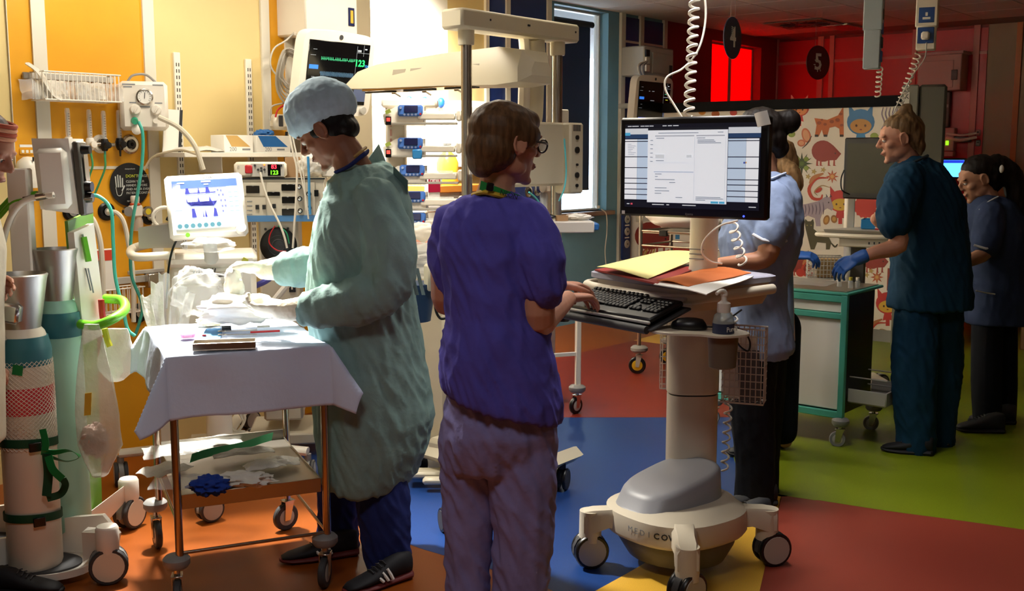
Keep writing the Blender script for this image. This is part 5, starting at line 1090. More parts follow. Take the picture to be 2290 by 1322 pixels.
# blue bin and wire frame low behind the bed
q_ = G(960, 745); t = thing('blue_bucket', 'dark blue lidded bucket under the warmer bed', 'bucket', Vector((at(955, 690, 4.8).x - .06, 4.75, at(955, 717, 4.75).z)), 0)
MB().lathe([(.001, 0), (.08, 0), (.1, .14), (.1, .15), (.001, .15)], (0, 0, 0), 26).build('tub', mat('bucket_blue', '#27476a', .45), t); MB().lathe([(.001, .15), (.105, .15), (.105, .17), (.001, .18)], (0, 0, 0), 26).build('lid', mat('bucket_blue', '#27476a', .45), t); MB().cyl((0, .12, -.02), (0, .12, .1), .02, 10).build('hanger', m_grey, t)
t = thing('slotted_bracket', 'cream slotted bracket with a black hose beside the violet tunic', 'bracket', at(965, 650, 4.7), 40); MB().box((0, 0, .06), (.06, .05, .12), None, .01).build('block', m_wc, t)
for i in range(3): MB().box((0, -.027, .04 + .025 * i), (.04, .004, .01)).build('slot', m_dgrey, t)
MB().tube(curve([at(968, 625, 4.62), at(972, 640, 4.62), at(974, 690, 4.62), at(985, 712, 4.62), at(1003, 710, 4.62)], 6), .006, 7).build('black_hose', m_black, t, world=True)
# ================================================================ BLUE WALL FITTINGS
for i, (x, y, ring, lab) in enumerate([(1180, 428, m_chrome, 'gas outlet on the navy panel nearest the glasses'), (1200, 425, m_chrome, 'gas outlet beside the orange collared regulator')]): gas_outlet(x, y, .05, ring, lab, WF)
p = onp(1216, 418, WF, UN, .06); t = thing('suction_regulator', 'white suction regulator with an orange collar on the navy panel', 'regulator', p, RZW)
MB().box((0, 0, 0), (.1, .08, .09), None, .01).build('body', m_pl, t); MB().lathe([(.001, .04), (.035, .04), (.035, .11), (.03, .12), (.001, .12)], (0, 0, 0), 18).build('cap', m_pl, t); MB().lathe([(.03, .03), (.045, .035), (.045, .055), (.03, .06)], (0, 0, 0), 18).build('orange_collar', mat('orange_plastic', '#d8562a', .4), t); MB().lathe([(.001, 0), (.045, 0), (.045, .03), (.001, .03)], (-.08, -.02, 0), 20, FACE_FRONT).build('dial', m_chrome, t); MB().lathe([(.001, -.2), (.03, -.2), (.035, -.08), (.03, -.04), (.001, -.04)], (0, 0, 0), 16).build('overflow_jar', m_clear, t); MB().cyl((0, 0, 0), (0, .06, 0), .015, 10).build('wall_stem', m_chrome, t)
MB().tube(curve([onp(x, y, WF, UN, .1) for x, y in ((1183, 430), (1200, 445), (1215, 470), (1228, 490))], 5), .008, 6).build('tubing', mat('cyan_tube', '#5fc8d0', .4), None, label='cyan tube drooping from the gas outlet on the navy panel', cat='tube')
MB().tube(curve([onp(x, y, WF, UN, .12) for x, y in ((1345, 468), (1356, 480), (1357, 520), (1353, 560), (1356, 600))], 5), .005, 6).build('blind_cable', m_hose, None, label='white cable hanging from the window sill', cat='cable')
MB().cyl(onp(1337, 466, WF, UN, .03), onp(1337, 460, WF, UN, .03), .02, 10).build('cord_weight', m_pl, None, label='small white cleat on the window sill', cat='cleat')
# ================================================================ COMPUTER CART
m_ct = mat('cart_cream', '#d9cfba', .42); m_ctg = mat('cart_grey', '#9d9fa6', .4)
KC = Vector((.62, 3.83, 0)); ct = thing('computer_cart', 'cream wheeled computer cart with a grey battery hump and four castor arms', 'computer cart', KC, 0)
def cl_(x, y, z=0): return Vector((x, y, z)) - KC
post = cl_(.70, 4.08)
# base shell
def sup(cx, cy, rx, ry, z, n=40, e=1.0, rot=0):
    out = []
    for k in range(n):
        a = 2 * math.pi * k / n; c_, s_ = math.cos(a), math.sin(a)
        x = rx * abs(c_) ** e * (1 if c_ > 0 else -1); y = ry * abs(s_) ** e * (1 if s_ > 0 else -1)
        out.append(Vector((cx + x * math.cos(rot) - y * math.sin(rot), cy + x * math.sin(rot) + y * math.cos(rot), z)))
    return out
ro = R(37)
MB().loft([sup(-.01, .02, .17, .19, .05, rot=ro), sup(-.01, .02, .21, .22, .11, rot=ro), sup(-.01, .02, .215, .225, .145, rot=ro)]).build('under_bowl', mat('bowl_grey', '#5f5c58', .5), ct)
MB().loft([sup(-.01, .03, .235, .235, .14, e=.8, rot=ro), sup(-.01, .03, .245, .245, .155, e=.8, rot=ro), sup(-.01, .03, .24, .24, .225, e=.8, rot=ro), sup(.0, .04, .21, .21, .238, e=.8, rot=ro), sup(.01, .06, .19, .18, .25, e=.8, rot=ro)]).build('base_shell', m_ct, ct)
hx, hy = -.03, .06
def hr_(rx, ry, z, k, o=0): return [p + Vector((0, 0, k * ((p.x - hx) * .8 + (p.y - hy) * .6))) for p in sup(hx + o * .8, hy + o * .6, rx, ry, z, e=.7, rot=ro)]
MB().loft([hr_(.205, .15, .235, 0), hr_(.2, .147, .25, .05), hr_(.188, .138, .312, .2, .01), hr_(.178, .129, .324, .2, .012), hr_(.16, .114, .33, .2, .012)]).build('battery_hump', m_ctg, ct, smooth=50)
for (x, y, a) in ((-.33, .0, 10), (.33, .02, 15), (-.03, -.37, 40), (.04, .42, 60)):
    d = Vector((x, y, 0)).normalized(); e = Vector((x, y, 0))
    s = d.cross(Vector((0, 0, 1)))
    rings = []
    for (u, w, z0, z1) in ((.12, .085, .15, .245), (.45, .05, .155, .235), (.8, .04, .16, .225), (.97, .042, .14, .222), (1.08, .036, .14, .215)):
        c = e * u; rings.append([c - s * w + Vector((0, 0, z0)), c + s * w + Vector((0, 0, z0)), c + s * w + Vector((0, 0, z1 - .02)), c + s * w * .7 + Vector((0, 0, z1)), c - s * w * .7 + Vector((0, 0, z1)), c - s * w + Vector((0, 0, z1 - .02))])
    MB().loft(rings).build('castor_arm', m_ct, ct, smooth=50)
    MB().cyl(e + Vector((0, 0, .1)), e + Vector((0, 0, .215)), .042, 22, .04).build('castor_cap', m_ct, ct)
    caster(ct, (x + .02 * (1 if x > .1 else 0), y, 0), .065, .075, a, hub=m_lgrey, tyre=m_black, stem=.02, stem_r=.02, fork=m_dgrey)
# maker lettering along the lip
for i, chh in enumerate('MEDICOW'):
    an = R(-139 + i * 6.4); rl_ = an - ro; r_ = .2475 / (abs(math.cos(rl_)) ** (2 / .8) + abs(math.sin(rl_)) ** (2 / .8)) ** .4
    px_, py_ = -.01 + r_ * math.cos(an), .03 + r_ * math.sin(an)
    text(chh, .03, m_ink2 if i < 4 else m_ink, 'lettering', ct, M4((px_, py_, .19), rotm(0, 0, math.degrees(an) + 90) @ FACE_FRONT), bold=.0 if i < 4 else .0008)
# post
prof = [(.10, .055), (.10, .055)]
def oval(z, rx=.098, ry=.066): return sup(post.x, post.y, rx, ry, z, 32, .75, R(0))
MB().loft([oval(.24), oval(.60)]).build('lower_post', m_ct, ct); MB().loft([oval(.605, .095, .063), oval(.61, .1, .068), oval(1.03, .1, .068)]).build('upper_post', m_ct, ct)
MB().loft([oval(.6, .092, .06), oval(.606, .092, .06)]).build('post_joint', m_dgrey, ct)
MB().box(post + Vector((.02, .1, .24)), (.16, .16, .14), rotm(0, 0, 30), .03).build('rear_cover', m_ct, ct)
# worktop, local frame rotated -53
TC = Vector((.635, 3.985, 0)); RT = rotm(0, 0, -53)
def tw(x, y, z): return TC + RT @ Vector((x, y, 0)) + Vector((0, 0, z)) - KC
def rrect(w, d, r, z, n=5):
    out = []
    for (sx, sy, a0) in ((1, 1, 0), (-1, 1, 90), (-1, -1, 180), (1, -1, 270)):
        for k in range(n + 1):
            a = R(a0 + 90 * k / n); out.append(tw(sx * (w / 2 - r) + r * math.cos(a), sy * (d / 2 - r) + r * math.sin(a), z))
    return out
MB().loft([rrect(.51, .46, .04, 1.055), rrect(.54, .48, .05, 1.06), rrect(.54, .48, .05, 1.078), rrect(.52, .46, .045, 1.082), rrect(.51, .45, .04, 1.076)]).build('worktop', mat('worktop_grey', '#a3a3b4', .45), ct)
MB().loft([rrect(.46, .41, .03, .975), rrect(.48, .43, .03, 1.0), rrect(.49, .44, .03, 1.055)]).build('drawer_unit', m_ct, ct)
MB().tube(curve([tw(-.27, .18, 1.035), tw(-.275, -.15, 1.03), tw(-.24, -.25, 1.028), tw(0, -.275, 1.025), tw(.24, -.25, 1.028), tw(.275, -.15, 1.03), tw(.28, .18, 1.035)], 8), .0185, 14).build('handle_rail', m_ct, ct)
for x in (-.2, .2): MB().cyl(tw(x, -.2, 1.02), tw(x, -.262, 1.026), .012, 10).build('rail_stay', m_ct, ct)
for i in range(7): MB().box(tw(.247, -.14 + .03 * i, 1.02), (.004, .008, .014), RT).build('vent_hole', m_dgrey, ct)
MB().cyl(tw(.05, -.219, 1.0), tw(.05, -.225, 1.0), .012, 12).build('lock', m_chrome, ct)
# keyboard tray and mouse shelf
MB().box(tw(.06, -.35, .972), (.47, .2, .01), RT @ rotm(17, 0, 0), .004).build('keyboard_tray', m_dgrey, ct); MB().tube([tw(-.17, -.45, .945), tw(.28, -.45, .945)], .014, 10).build('wrist_rest', m_dgrey, ct)
MB().box(tw(.04, -.2, .968), (.2, .3, .012), RT).build('tray_slide', m_grey, ct)
ms = [(.23, -.2), (.25, -.40), (.34, -.43), (.43, -.36), (.50, -.33), (.52, -.22), (.4, -.17)]
P2 = curve([(x, y, 0) for x, y in ms + [ms[0]]], 4); MB().loft([[tw(p.x, p.y, .935) for p in P2[:-1]], [tw(p.x, p.y, .942) for p in P2[:-1]]]).build('mouse_shelf', m_ct, ct)
MB().loft([[tw(-.27 + .06 * math.cos(a), -.38 + .03 * math.sin(a), .905) for a in [2 * math.pi * k / 20 for k in range(20)]], [tw(-.27 + .07 * math.cos(a), -.38 + .036 * math.sin(a), .922) for a in [2 * math.pi * k / 20 for k in range(20)]]]).build('adjust_paddle', m_black, ct); MB().tube([tw(-.24, -.37, .915), tw(-.1, -.2, .945)], .012, 8).build('paddle_arm', m_dgrey, ct)
hold = TC + RT @ Vector((.455, -.275, 0)) - KC
MB().loft([sup(hold.x, hold.y, .036, .032, .825), sup(hold.x, hold.y, .044, .038, .83), sup(hold.x, hold.y, .05, .043, .93), sup(hold.x, hold.y, .055, .047, .94), sup(hold.x, hold.y, .047, .04, .94), sup(hold.x, hold.y, .044, .037, .885)]).build('bottle_cup', mat('cup_brown', '#6d6353', .5), ct)
# keyboard
KM = TM[ct.name] @ M4(tw(.06, -.355, .985), RT @ rotm(17, 0, 0))
kb = thing('keyboard', 'black keyboard with raised keys on the pull-out tray', 'keyboard', KM.translation, 0); K4 = TM[kb.name].inverted() @ KM
MB().box((0, 0, .012), (.445, .165, .02), None, .006).xf(K4).build('key_base', m_black, kb); MB().box((0, .092, .019), (.445, .025, .012), None, .004).xf(K4).build('top_strip', m_lgrey, kb); MB().box((0, -.086, .008), (.445, .012, .01), None, .003).xf(K4).build('front_strip', m_lgrey, kb)
m_key = mat('key_black', '#191a1c', .45)
kmesh = MB().box((0, 0, 0), (.0165, .0165, .009), None, .003).mesh('key'); first = True
def key(x, y, sx=1, sy=1):
    o = bpy.data.objects.new('key', kmesh); C.objects.link(o)
    if not kmesh.materials: kmesh.materials.append(m_key)
    o.parent = kb; o.matrix_local = K4 @ M4((x, y, .026)) @ Matrix.Diagonal((sx, sy, 1, 1))
for r_ in range(5):
    n = 15
    for c_ in range(n):
        if r_ == 4 and 3 <= c_ <= 8: continue
        key(-.208 + .0185 * c_, .045 - .0185 * r_ - .004 * (r_ == 0) * 0)
key(-.208 + .0185 * 5.5, .045 - .0185 * 4, 6.3, 1)
for c_ in range(13): key(-.208 + .0205 * c_ + .006 * (c_ // 4), .071)
for r_ in range(3):
    for c_ in range(3):
        if r_ < 2 or True: key(.082 + .0185 * c_, .045 - .0185 * r_ if r_ < 2 else .045 - .0185 * (4 if True else 3))
key(.082 + .0185, .045 - .0185 * 3)
for r_ in range(5):
    for c_ in range(4): key(.148 + .0185 * c_, .045 - .0185 * r_)
ms_ = TC + RT @ Vector((.335, -.31, 0)) + Vector((0, 0, .943)); mo = thing('mouse', 'black computer mouse on the side shelf of the cart', 'mouse', ms_, -20)
MB().loft([sup(0, 0, .058, .03, .0), sup(0, 0, .062, .033, .008), sup(.0, 0, .056, .03, .022), sup(.005, 0, .042, .022, .034), sup(.008, 0, .02, .01, .038)]).build('shell', m_black, mo, smooth=60); MB().box((-.035, 0, .028), (.012, .004, .012), None, .002).build('scroll_wheel', m_dgrey, mo)
MB().tube(curve([(.06, 0, .01), (.09, .01, .012), (.12, .05, .03), (.16, .09, .06)], 5), .003, 6).build('cord', m_black, mo)
sb = thing('sanitizer_bottle', 'clear pump bottle of hand gel with a blue label in the cart cup', 'bottle', hold + KC + Vector((0, 0, .89)), 20)
MB().lathe([(.001, 0), (.032, .0), (.035, .01), (.035, .09), (.03, .112), (.018, .122), (.001, .122)], (0, 0, 0), 24).build('bottle', mat('gel_clear', '#c9d4cc', .1, alpha=.55), sb)
MB().lathe([(.001, .12), (.022, .12), (.022, .15), (.012, .156), (.009, .16), (.009, .175), (.001, .176)], (0, 0, 0), 18).build('pump_collar', m_pl, sb); MB().tube(curve([(0, 0, .17), (0, 0, .185), (-.015, -.005, .19), (-.036, -.012, .184)], 4), [.009, .012, .012, .011, .01, .01, .009, .008, .008, .007, .007, .006, .006], 10).build('pump_nozzle', m_pl, sb)
MB().lathe([(.0352, .035), (.0355, .035), (.0355, .085), (.0352, .085)], (0, 0, 0), 24).build('label_sleeve', mat('gel_label', '#2a3350', .5), sb); text('Purell', .024, m_paper, 'lettering', sb, M4((.012, -.0345, .068), rotm(0, 0, 20) @ FACE_FRONT))
# side wire baskets
for (x, y, rz, w, lab) in ((.885, 3.95, -20, .155, 'white wire document basket hung beside the cart post'), (.65, 4.12, 172, .13, 'narrow white wire basket on the far side of the cart post')):
    b = thing('document_basket', lab, 'basket', Vector((x, y + .04, .60)), rz)
    wire_basket(b, w, .085, .28, 8, 3, 10, .0022, m=mat('basket_grey', '#c8bfb4', .4))
    if w > .14:
        MB().box((-.02, -.03, .13), (.11, .012, .24), rotm(0, 3, 0), .002).build('folder', m_paper, None if False else b); MB().box((.02, -.05, .1), (.08, .01, .19), rotm(0, -4, 0), .002).build('notebook', mat('notebook_grey', '#6a6a70', .6), b)
cbx = TC + RT @ Vector((.42, -.05, 0)); MB().tube(curve([at(1650, 735, 3.75), at(1665, 742, 3.72), at(1677, 765, 3.72), at(1673, 785, 3.72), at(1655, 775, 3.72), at(1645, 758, 3.74)], 6), .0035, 6).build('cable_loop', m_black, None, label='thin black cable loop in front of the document basket', cat='cable')
# papers on the worktop
def paper(name, lab, pix, m, z=1.09, th=.002, lift=None, n=6):
    P = [G(x, y, z) for x, y in pix]; g = []
    for i in range(n + 1):
        row = []
        for j in range(n + 1):
            u, v = i / n, j / n; p = P[0].lerp(P[1], u).lerp(P[3].lerp(P[2], u), v)
            if lift: p = p + Vector((0, 0, lift(u, v)))
            row.append(p)
        g.append(row)
    return MB().sheet(g, th).build(name, m, None, label=lab, cat='paper')
paper('red_folder', 'dark red folder under the yellow sheet on the cart', [(1330, 604), (1470, 636), (1560, 600), (1440, 588)], mat('folder_red', '#8a1c14', .6), 1.086, .006)
paper('yellow_sheet', 'yellow sheet with a raised corner on the cart worktop', [(1335, 603), (1450, 618), (1590, 572), (1475, 580)], mat('paper_yellow', '#d6cc84', .7), 1.1, .002, lambda u, v: .02 * v + .012 * math.sin(3 * u + 1))
paper('orange_folder', 'orange folder with a curled edge on the cart worktop', [(1470, 628), (1540, 638), (1680, 608), (1590, 598)], mat('paper_orange', '#c4641c', .65), 1.094, .003, lambda u, v: .006 * math.sin(4 * u))
paper('white_papers', 'white papers curling over the cart edge under the orange folder', [(1462, 636), (1580, 655), (1685, 618), (1560, 608)], m_paper, 1.086, .003, lambda u, v: -.02 * max(0, u - .7) * (1 - v) + .003 * math.sin(6 * v))
# monitor stand post + monitor
MC = Vector((.61, 3.70, 1.475)); mo = thing('computer_monitor', 'black framed monitor showing a white record form on the cart', 'computer monitor', MC + Vector((0, 0, -.2)), -35)
Z0 = .2; MW, MH = .555, .345
MB().box((0, .02, Z0), (MW, .04, MH), None, .008).build('frame', m_black, mo)
SW2, SH2 = .505, .29; y_ = -.0015
sc = MB().box((0, -.001, Z0 + .004), (SW2, .002, SH2)).build('screen', em('pc_dark', '#171a2a', .25), mo, smooth=0)
def pb(u0, u1, v0, v1, m, nm, y=-.003):   # u,v in 0..1 from top-left
    return MB().box(((u0 + u1) / 2 * SW2 - SW2 / 2, y, Z0 + .004 + SH2 / 2 - (v0 + v1) / 2 * SH2), ((u1 - u0) * SW2, .001, (v1 - v0) * SH2)).build(nm, m, sc, smooth=0)
e_w = em('pc_white', '#e4e8ee', .62); e_b = em('pc_blue_pale', '#b9cbe0', .6); e_bar = em('pc_bar', '#2f4a74', .4); e_line = em('pc_line', '#b6bac4', .5); e_txt = em('pc_text', '#8b93a2', .4); e_acc = em('pc_accent', '#4aa4cc', .6); e_g = em('pc_grey', '#cdd2d8', .6)
pb(0, .178, .05, .12, e_g, 'toolbar'); pb(.775, 1, .05, .12, e_g, 'toolbar'); pb(0, .178, .12, .17, e_bar, 'tab_bar'); pb(.775, 1, .12, .17, e_bar, 'tab_bar'); pb(0, .04, .1, .135, e_acc, 'active_tab', -.0035)
rows = [(.18, .2), (.21, .385), (.395, .515), (.525, .645), (.655, .705), (.715, .775), (.785, .84), (.85, .905)]
for (a, b) in rows:
    pb(0, .095, a, b, e_w, 'row_cell'); pb(.097, .178, a, b, e_b, 'row_cell'); pb(.775, .9, a, b, e_b, 'row_cell'); pb(.902, .99, a, b, e_w, 'row_cell')
pb(.18, .772, .075, .935, e_w, 'form_window', -.004)
pb(.18, .772, .045, .075, em('pc_title', '#20232e', .3), 'title_bar', -.004)
pb(.235, .53, .135, .15, e_line, 'section_bar', -.0048); pb(.545, .75, .135, .15, e_line, 'section_bar', -.0048); pb(.23, .53, .56, .575, em('pc_section', '#b9c2d4', .6), 'section_bar', -.0048)
for v in (.45, .46): pb(.235, .52, v, v + .002, e_line, 'rule', -.0048)
for u in (.533, .757): pb(u, u + .0015, .16, .9, e_line, 'rule', -.0048)
for (u, v, w) in ((.245, .165, .06), (.245, .43, .06), (.24, .59, .05), (.24, .62, .02), (.24, .655, .15), (.35, .69, .045), (.24, .755, .09), (.24, .79, .11), (.24, .82, .05), (.4, .865, .05), (.55, .165, .06), (.555, .19, .12), (.555, .207, .13), (.555, .224, .17), (.55, .855, .18), (.55, .872, .2), (.55, .889, .07), (.26, .105, .3), (.7, .1, .04), (.2, .19, .02), (.2, .24, .02), (.2, .29, .02), (.2, .34, .02), (.2, .39, .02), (.2, .44, .02)): pb(u, u + w, v, v + .008, e_txt, 'form_text', -.0052)
pb(.24, .31, .36, .41, e_g, 'form_button', -.0052); pb(.475, .515, .365, .4, e_g, 'form_button', -.0052); pb(.66, .715, .905, .93, e_acc, 'blue_button', -.0052); pb(.722, .76, .905, .93, e_acc, 'blue_button', -.0052)
for (u, w) in ((.02, .03), (.055, .05), (.12, .03), (.155, .03), (.19, .03), (.29, .03), (.33, .03), (.37, .04)): pb(u, u + w, .018, .028, e_g, 'menu_text', -.0035)
for (u, w) in ((.02, .02), (.22, .09), (.33, .02), (.45, .1), (.93, .05)): pb(u, u + w, .955, .965, e_g, 'status_text', -.0035)
pb(.05, .065, .95, .97, em('pc_red', '#d05060', .6), 'status_icon', -.0036); pb(.885, .9, .445, .465, em('pc_icon', '#4a60b0', .5), 'row_icon', -.0036); pb(.9, .907, .443, .463, em('pc_icon2', '#d8a040', .5), 'row_icon', -.0036)
for i in range(7): pb(.02 + .001 * i, .05 + .012 * ((i * 7) % 4), .235 + .02 * i, .243 + .02 * i, e_line, 'row_text', -.0035)
MB().cyl((MW * .36, -.001, Z0 - MH / 2 + .012), (MW * .36, -.002, Z0 - MH / 2 + .012), .0035, 10).build('power_led', em('led_blue', '#3040ff', 5), mo)
text('iiyama', .012, m_grey, 'maker_lettering', mo, M4((0, -.0012, Z0 - MH / 2 + .013), FACE_FRONT)); MB().box((-MW / 2 + .02, -.001, Z0 - MH / 2 + .012), (.012, .002, .012)).build('sticker', m_paper, mo)
g = [[Vector((MW / 2 - .05 + .009 * i + .004 * j, -.004 - .012 * math.sin(i * .6) - .003 * j, Z0 + MH / 2 + .004 - .009 * j + .002 * i)) for j in range(6)] for i in range(6)]
MB().sheet(g, .0015).build('curled_note', m_paper, mo)
stand = KC + Vector((.72 - KC.x, 4.0 - KC.y, 0)); ML2 = TM[mo.name].inverted() @ Vector((.72, 4.02, 1.08))
def ov2(z, rx=.055, ry=.04, o=Vector((0, 0, 0))): return [Vector((ML2.x + o.x + rx * math.cos(a), ML2.y + o.y + ry * math.sin(a), z)) for a in [2 * math.pi * k / 24 for k in range(24)]]
zt_ = ML2.z + .003
MB().loft([ov2(zt_, .058, .043), ov2(zt_ + .02), ov2(zt_ + .3), ov2(zt_ + .44, .05, .036)]).build('stand_post', m_ct, mo); MB().tube([Vector((ML2.x, ML2.y, zt_ + .38)), Vector((0, .05, Z0))], .03, 10).build('stand_arm', m_ct, mo); MB().box((0, .05, Z0), (.12, .03, .12), None, .008).build('mount_plate', m_dgrey, mo)
for i in range(3): MB().box(Vector((ML2.x - .01, ML2.y - .0405, zt_ + .085 - .018 * i)), (.06, .001, .004)).build('label_line', m_ink2, mo)
MB().tube(curve([at(1650, 493, 3.86), at(1610, 505, 3.86), at(1577, 535, 3.86), at(1570, 565, 3.86), at(1590, 585, 3.86), at(1615, 590, 3.86)], 6), .004, 6).build('data_lead', m_pl, None, label='white lead bowing in front of the monitor stand', cat='lead')
# coiled cords from the ceiling to the cart
MB().tube(coil(at(1556, -60, 4.3), at(1540, 262, 4.2), .0175, 16, 12), .0062, 6).build('spiral_cable', m_pl, None, label='long white spiral cable hanging from the ceiling behind the monitor', cat='cable')
MB().tube(curve([at(1573, -40, 4.3), at(1578, 40, 4.3), at(1562, 110, 4.28), at(1528, 152, 4.26), at(1492, 172, 4.25), at(1488, 200, 4.25), at(1508, 235, 4.24), at(1525, 262, 4.22)], 7), .0042, 6).build('data_cable', m_pl, None, label='thin straight cable swinging beside the ceiling spiral cable', cat='cable')
MB().tube(coil(at(1638, 500, 4.12), at(1662, 592, 4.2), .018, 5, 12), .0042, 6).build('spiral_lead', m_pl, ct, world=True)
MB().tube(coil(at(1642, 700, 4.12), at(1620, 1052, 4.15), .014, 16, 12, ), .0042, 6).build('spiral_lead', m_lgrey, ct, world=True)

# ================================================================ PARTITION WITH ANIMAL PRINT
PP = Vector((2.95, 8.7, 0)); PN = -UA
def pq(px, py, off=0.0): return onp(px, py, PP, PN, off)
def psz(px, py, off=0.0): p = onp(px, py, PP, PN, off); return (p - PP).dot(UN), p.z
sL = psz(1405, 300)[0]; sR = psz(2022, 300)[0]; ztop = psz(1750, 245)[1]
def pbox(s0, s1, z0, z1, o0, o1):
    c = PP + UN * ((s0 + s1) / 2) + PN * ((o0 + o1) / 2) + Vector((0, 0, (z0 + z1) / 2)); return MB().box(c, (s1 - s0, o1 - o0, z1 - z0), rotm(0, 0, -40))
pt = thing('partition_screen', 'white ward partition printed with coloured animals and flowers under a black rail', 'partition', PP + UN * ((sL + sR) / 2), 0)
m_print = mat('print_white', '#f4eee2', .6)
pbox(sL, sR, .0, ztop, -.06, 0).build('board', m_print, pt, world=True, smooth=0)
pbox(sL + .15, sR, ztop, ztop + .085, -.09, .03).build('top_rail', mat('rail_black', '#161618', .85, spec=.1), pt, world=True, smooth=0); pbox(sL, sR, 0, .1, -.05, .01).build('skirting', m_grey, pt, world=True, smooth=0)
DK = {}
def dm(c): return mat('print_' + c.lstrip('#'), c, .6)
lvl = [0]
def decal(name, pix, col, lv=1):
    lvl[0] += 1; off = .0006 * lv + .00002 * lvl[0]
    P = [pq(x, y, off) for x, y in pix]; n = len(P)
    mb = MB().add(P + [p - PN * (off * .9) for p in P], [list(range(n))] + [(i, i + n, (i + 1) % n + n, (i + 1) % n) for i in range(n)]); return mb.build(name, dm(col), pt, world=True, smooth=0)
def ed(name, cx, cy, rx, ry, col, lv=1, n=20, rot=0.0, a0=0, a1=360):
    pts = []
    for k in range(n):
        a = R(a0 + (a1 - a0) * k / (n if a1 - a0 >= 360 else n - 1)); x, y = rx * math.cos(a), ry * math.sin(a); pts.append((cx + x * math.cos(R(rot)) - y * math.sin(R(rot)), cy + x * math.sin(R(rot)) + y * math.cos(R(rot))))
    return decal(name, pts, col, lv)
def star(name, cx, cy, r0, r1, n, col, lv=1, rot=0): return decal(name, [(cx + (r0 if k % 2 else r1) * math.cos(math.pi * k / n + R(rot)), cy + (r0 if k % 2 else r1) * math.sin(math.pi * k / n + R(rot))) for k in range(2 * n)], col, lv)
def ringd(name, pts, w, col, lv=1):
    C_ = curve([(x, y, 0) for x, y in pts], 4); L_, R_ = [], []
    for i, p in enumerate(C_):
        d = (C_[min(i + 1, len(C_) - 1)] - C_[max(i - 1, 0)]).normalized(); ww = w * (.3 + .7 * math.sin(math.pi * (i + .5) / len(C_))); L_.append((p.x - d.y * ww, p.y + d.x * ww)); R_.append((p.x + d.y * ww, p.y - d.x * ww))
    return decal(name, L_ + R_[::-1], col, lv)
# giraffe
decal('printed_giraffe', [(1821, 264), (1850, 268), (1874, 258), (1886, 238), (1887, 305), (1878, 305), (1877, 288), (1868, 283), (1855, 286), (1850, 305), (1842, 305), (1838, 290), (1831, 305), (1822, 305), (1826, 280)], '#b8602a')
for x, y, r in ((1832, 275, 5), (1845, 278, 4), (1860, 272, 5), (1873, 268, 5), (1880, 255, 4), (1882, 280, 4), (1838, 268, 3)): ed('giraffe_spot', x, y, r, r * .8, '#8a3f18', 2, 10)
for x in (1822, 1842, 1878): decal('hoof', [(x, 301), (x + 8, 301), (x + 8, 306), (x, 306)], '#2e2420', 2)
# hooded child figures
def child(cx, cy, k, hood, face, body):
    ed('printed_hood', cx, cy, 31 * k, 29 * k, hood); ed('printed_face', cx, cy + 9 * k, 24 * k, 16 * k, face, 2)
    for s in (-1, 1): decal('hood_ear', [(cx + s * 14 * k, cy - 24 * k), (cx + s * 27 * k, cy - 40 * k), (cx + s * 26 * k, cy - 14 * k)], hood); ed('eye', cx + s * 10 * k, cy + 8 * k, 2.4 * k, 3 * k, '#4a2814', 3, 10)
    ed('mouth', cx, cy + 17 * k, 3 * k, 1.6 * k, '#7a3018', 3, 10); decal('printed_body', [(cx - 9 * k, cy + 27 * k), (cx + 9 * k, cy + 27 * k), (cx + 13 * k, cy + 46 * k), (cx + 5 * k, cy + 44 * k), (cx + 5 * k, cy + 60 * k), (cx - 5 * k, cy + 60 * k), (cx - 5 * k, cy + 44 * k), (cx - 13 * k, cy + 46 * k)], body)
child(1925, 273, 1.0, '#3f78ac', '#c08c4c', '#3f86b8'); child(1515, 478, .95, '#3f78ac', '#d8a060', '#3f86c0'); child(1879, 450, .85, '#b8302c', '#d8b040', '#b8302c'); child(1985, 678, .85, '#b8302c', '#d8b040', '#b8302c'); child(1788, 240, .7, '#b8402c', '#d88850', '#b8302c')
# hedgehogs, birds
def hedgehog(cx, cy, k):
    decal('printed_hedgehog', [(cx + k * (25 * math.cos(R(a))), cy + k * (24 * math.sin(R(a)))) for a in range(60, 330, 18)] + [(cx + 24 * k, cy - 12 * k), (cx + 41 * k, cy + 6 * k), (cx + 30 * k, cy + 20 * k)], '#8a2e26')
    for x in (-14, -6, 12, 24): decal('hedgehog_foot', [(cx + x * k, cy + 20 * k), (cx + (x + 3) * k, cy + 20 * k), (cx + (x + 3) * k, cy + 31 * k), (cx + (x + 6) * k, cy + 33 * k), (cx + (x - 1) * k, cy + 33 * k)], '#a03c30')
    ed('eye', cx + 28 * k, cy + 5 * k, 1.6 * k, 2 * k, '#2a1410', 2, 8)
hedgehog(1840, 338, 1.0); hedgehog(1950, 580, .9); hedgehog(1452, 528, 1.3); hedgehog(1780, 590, .8)
# butterfly
ed('printed_butterfly', 1803, 303, 10, 17, '#c06a48', 1, 18, -15); ed('butterfly_wing', 1803, 303, 7, 13, '#e0a880', 2, 18, -15); ed('printed_butterfly', 1792, 320, 9, 8, '#c06a48', 1, 14); ed('butterfly_wing', 1792, 320, 6, 5, '#e0a880', 2, 14); ringd('butterfly_body', [(1815, 304), (1806, 320), (1794, 332)], 1.3, '#3a3028')
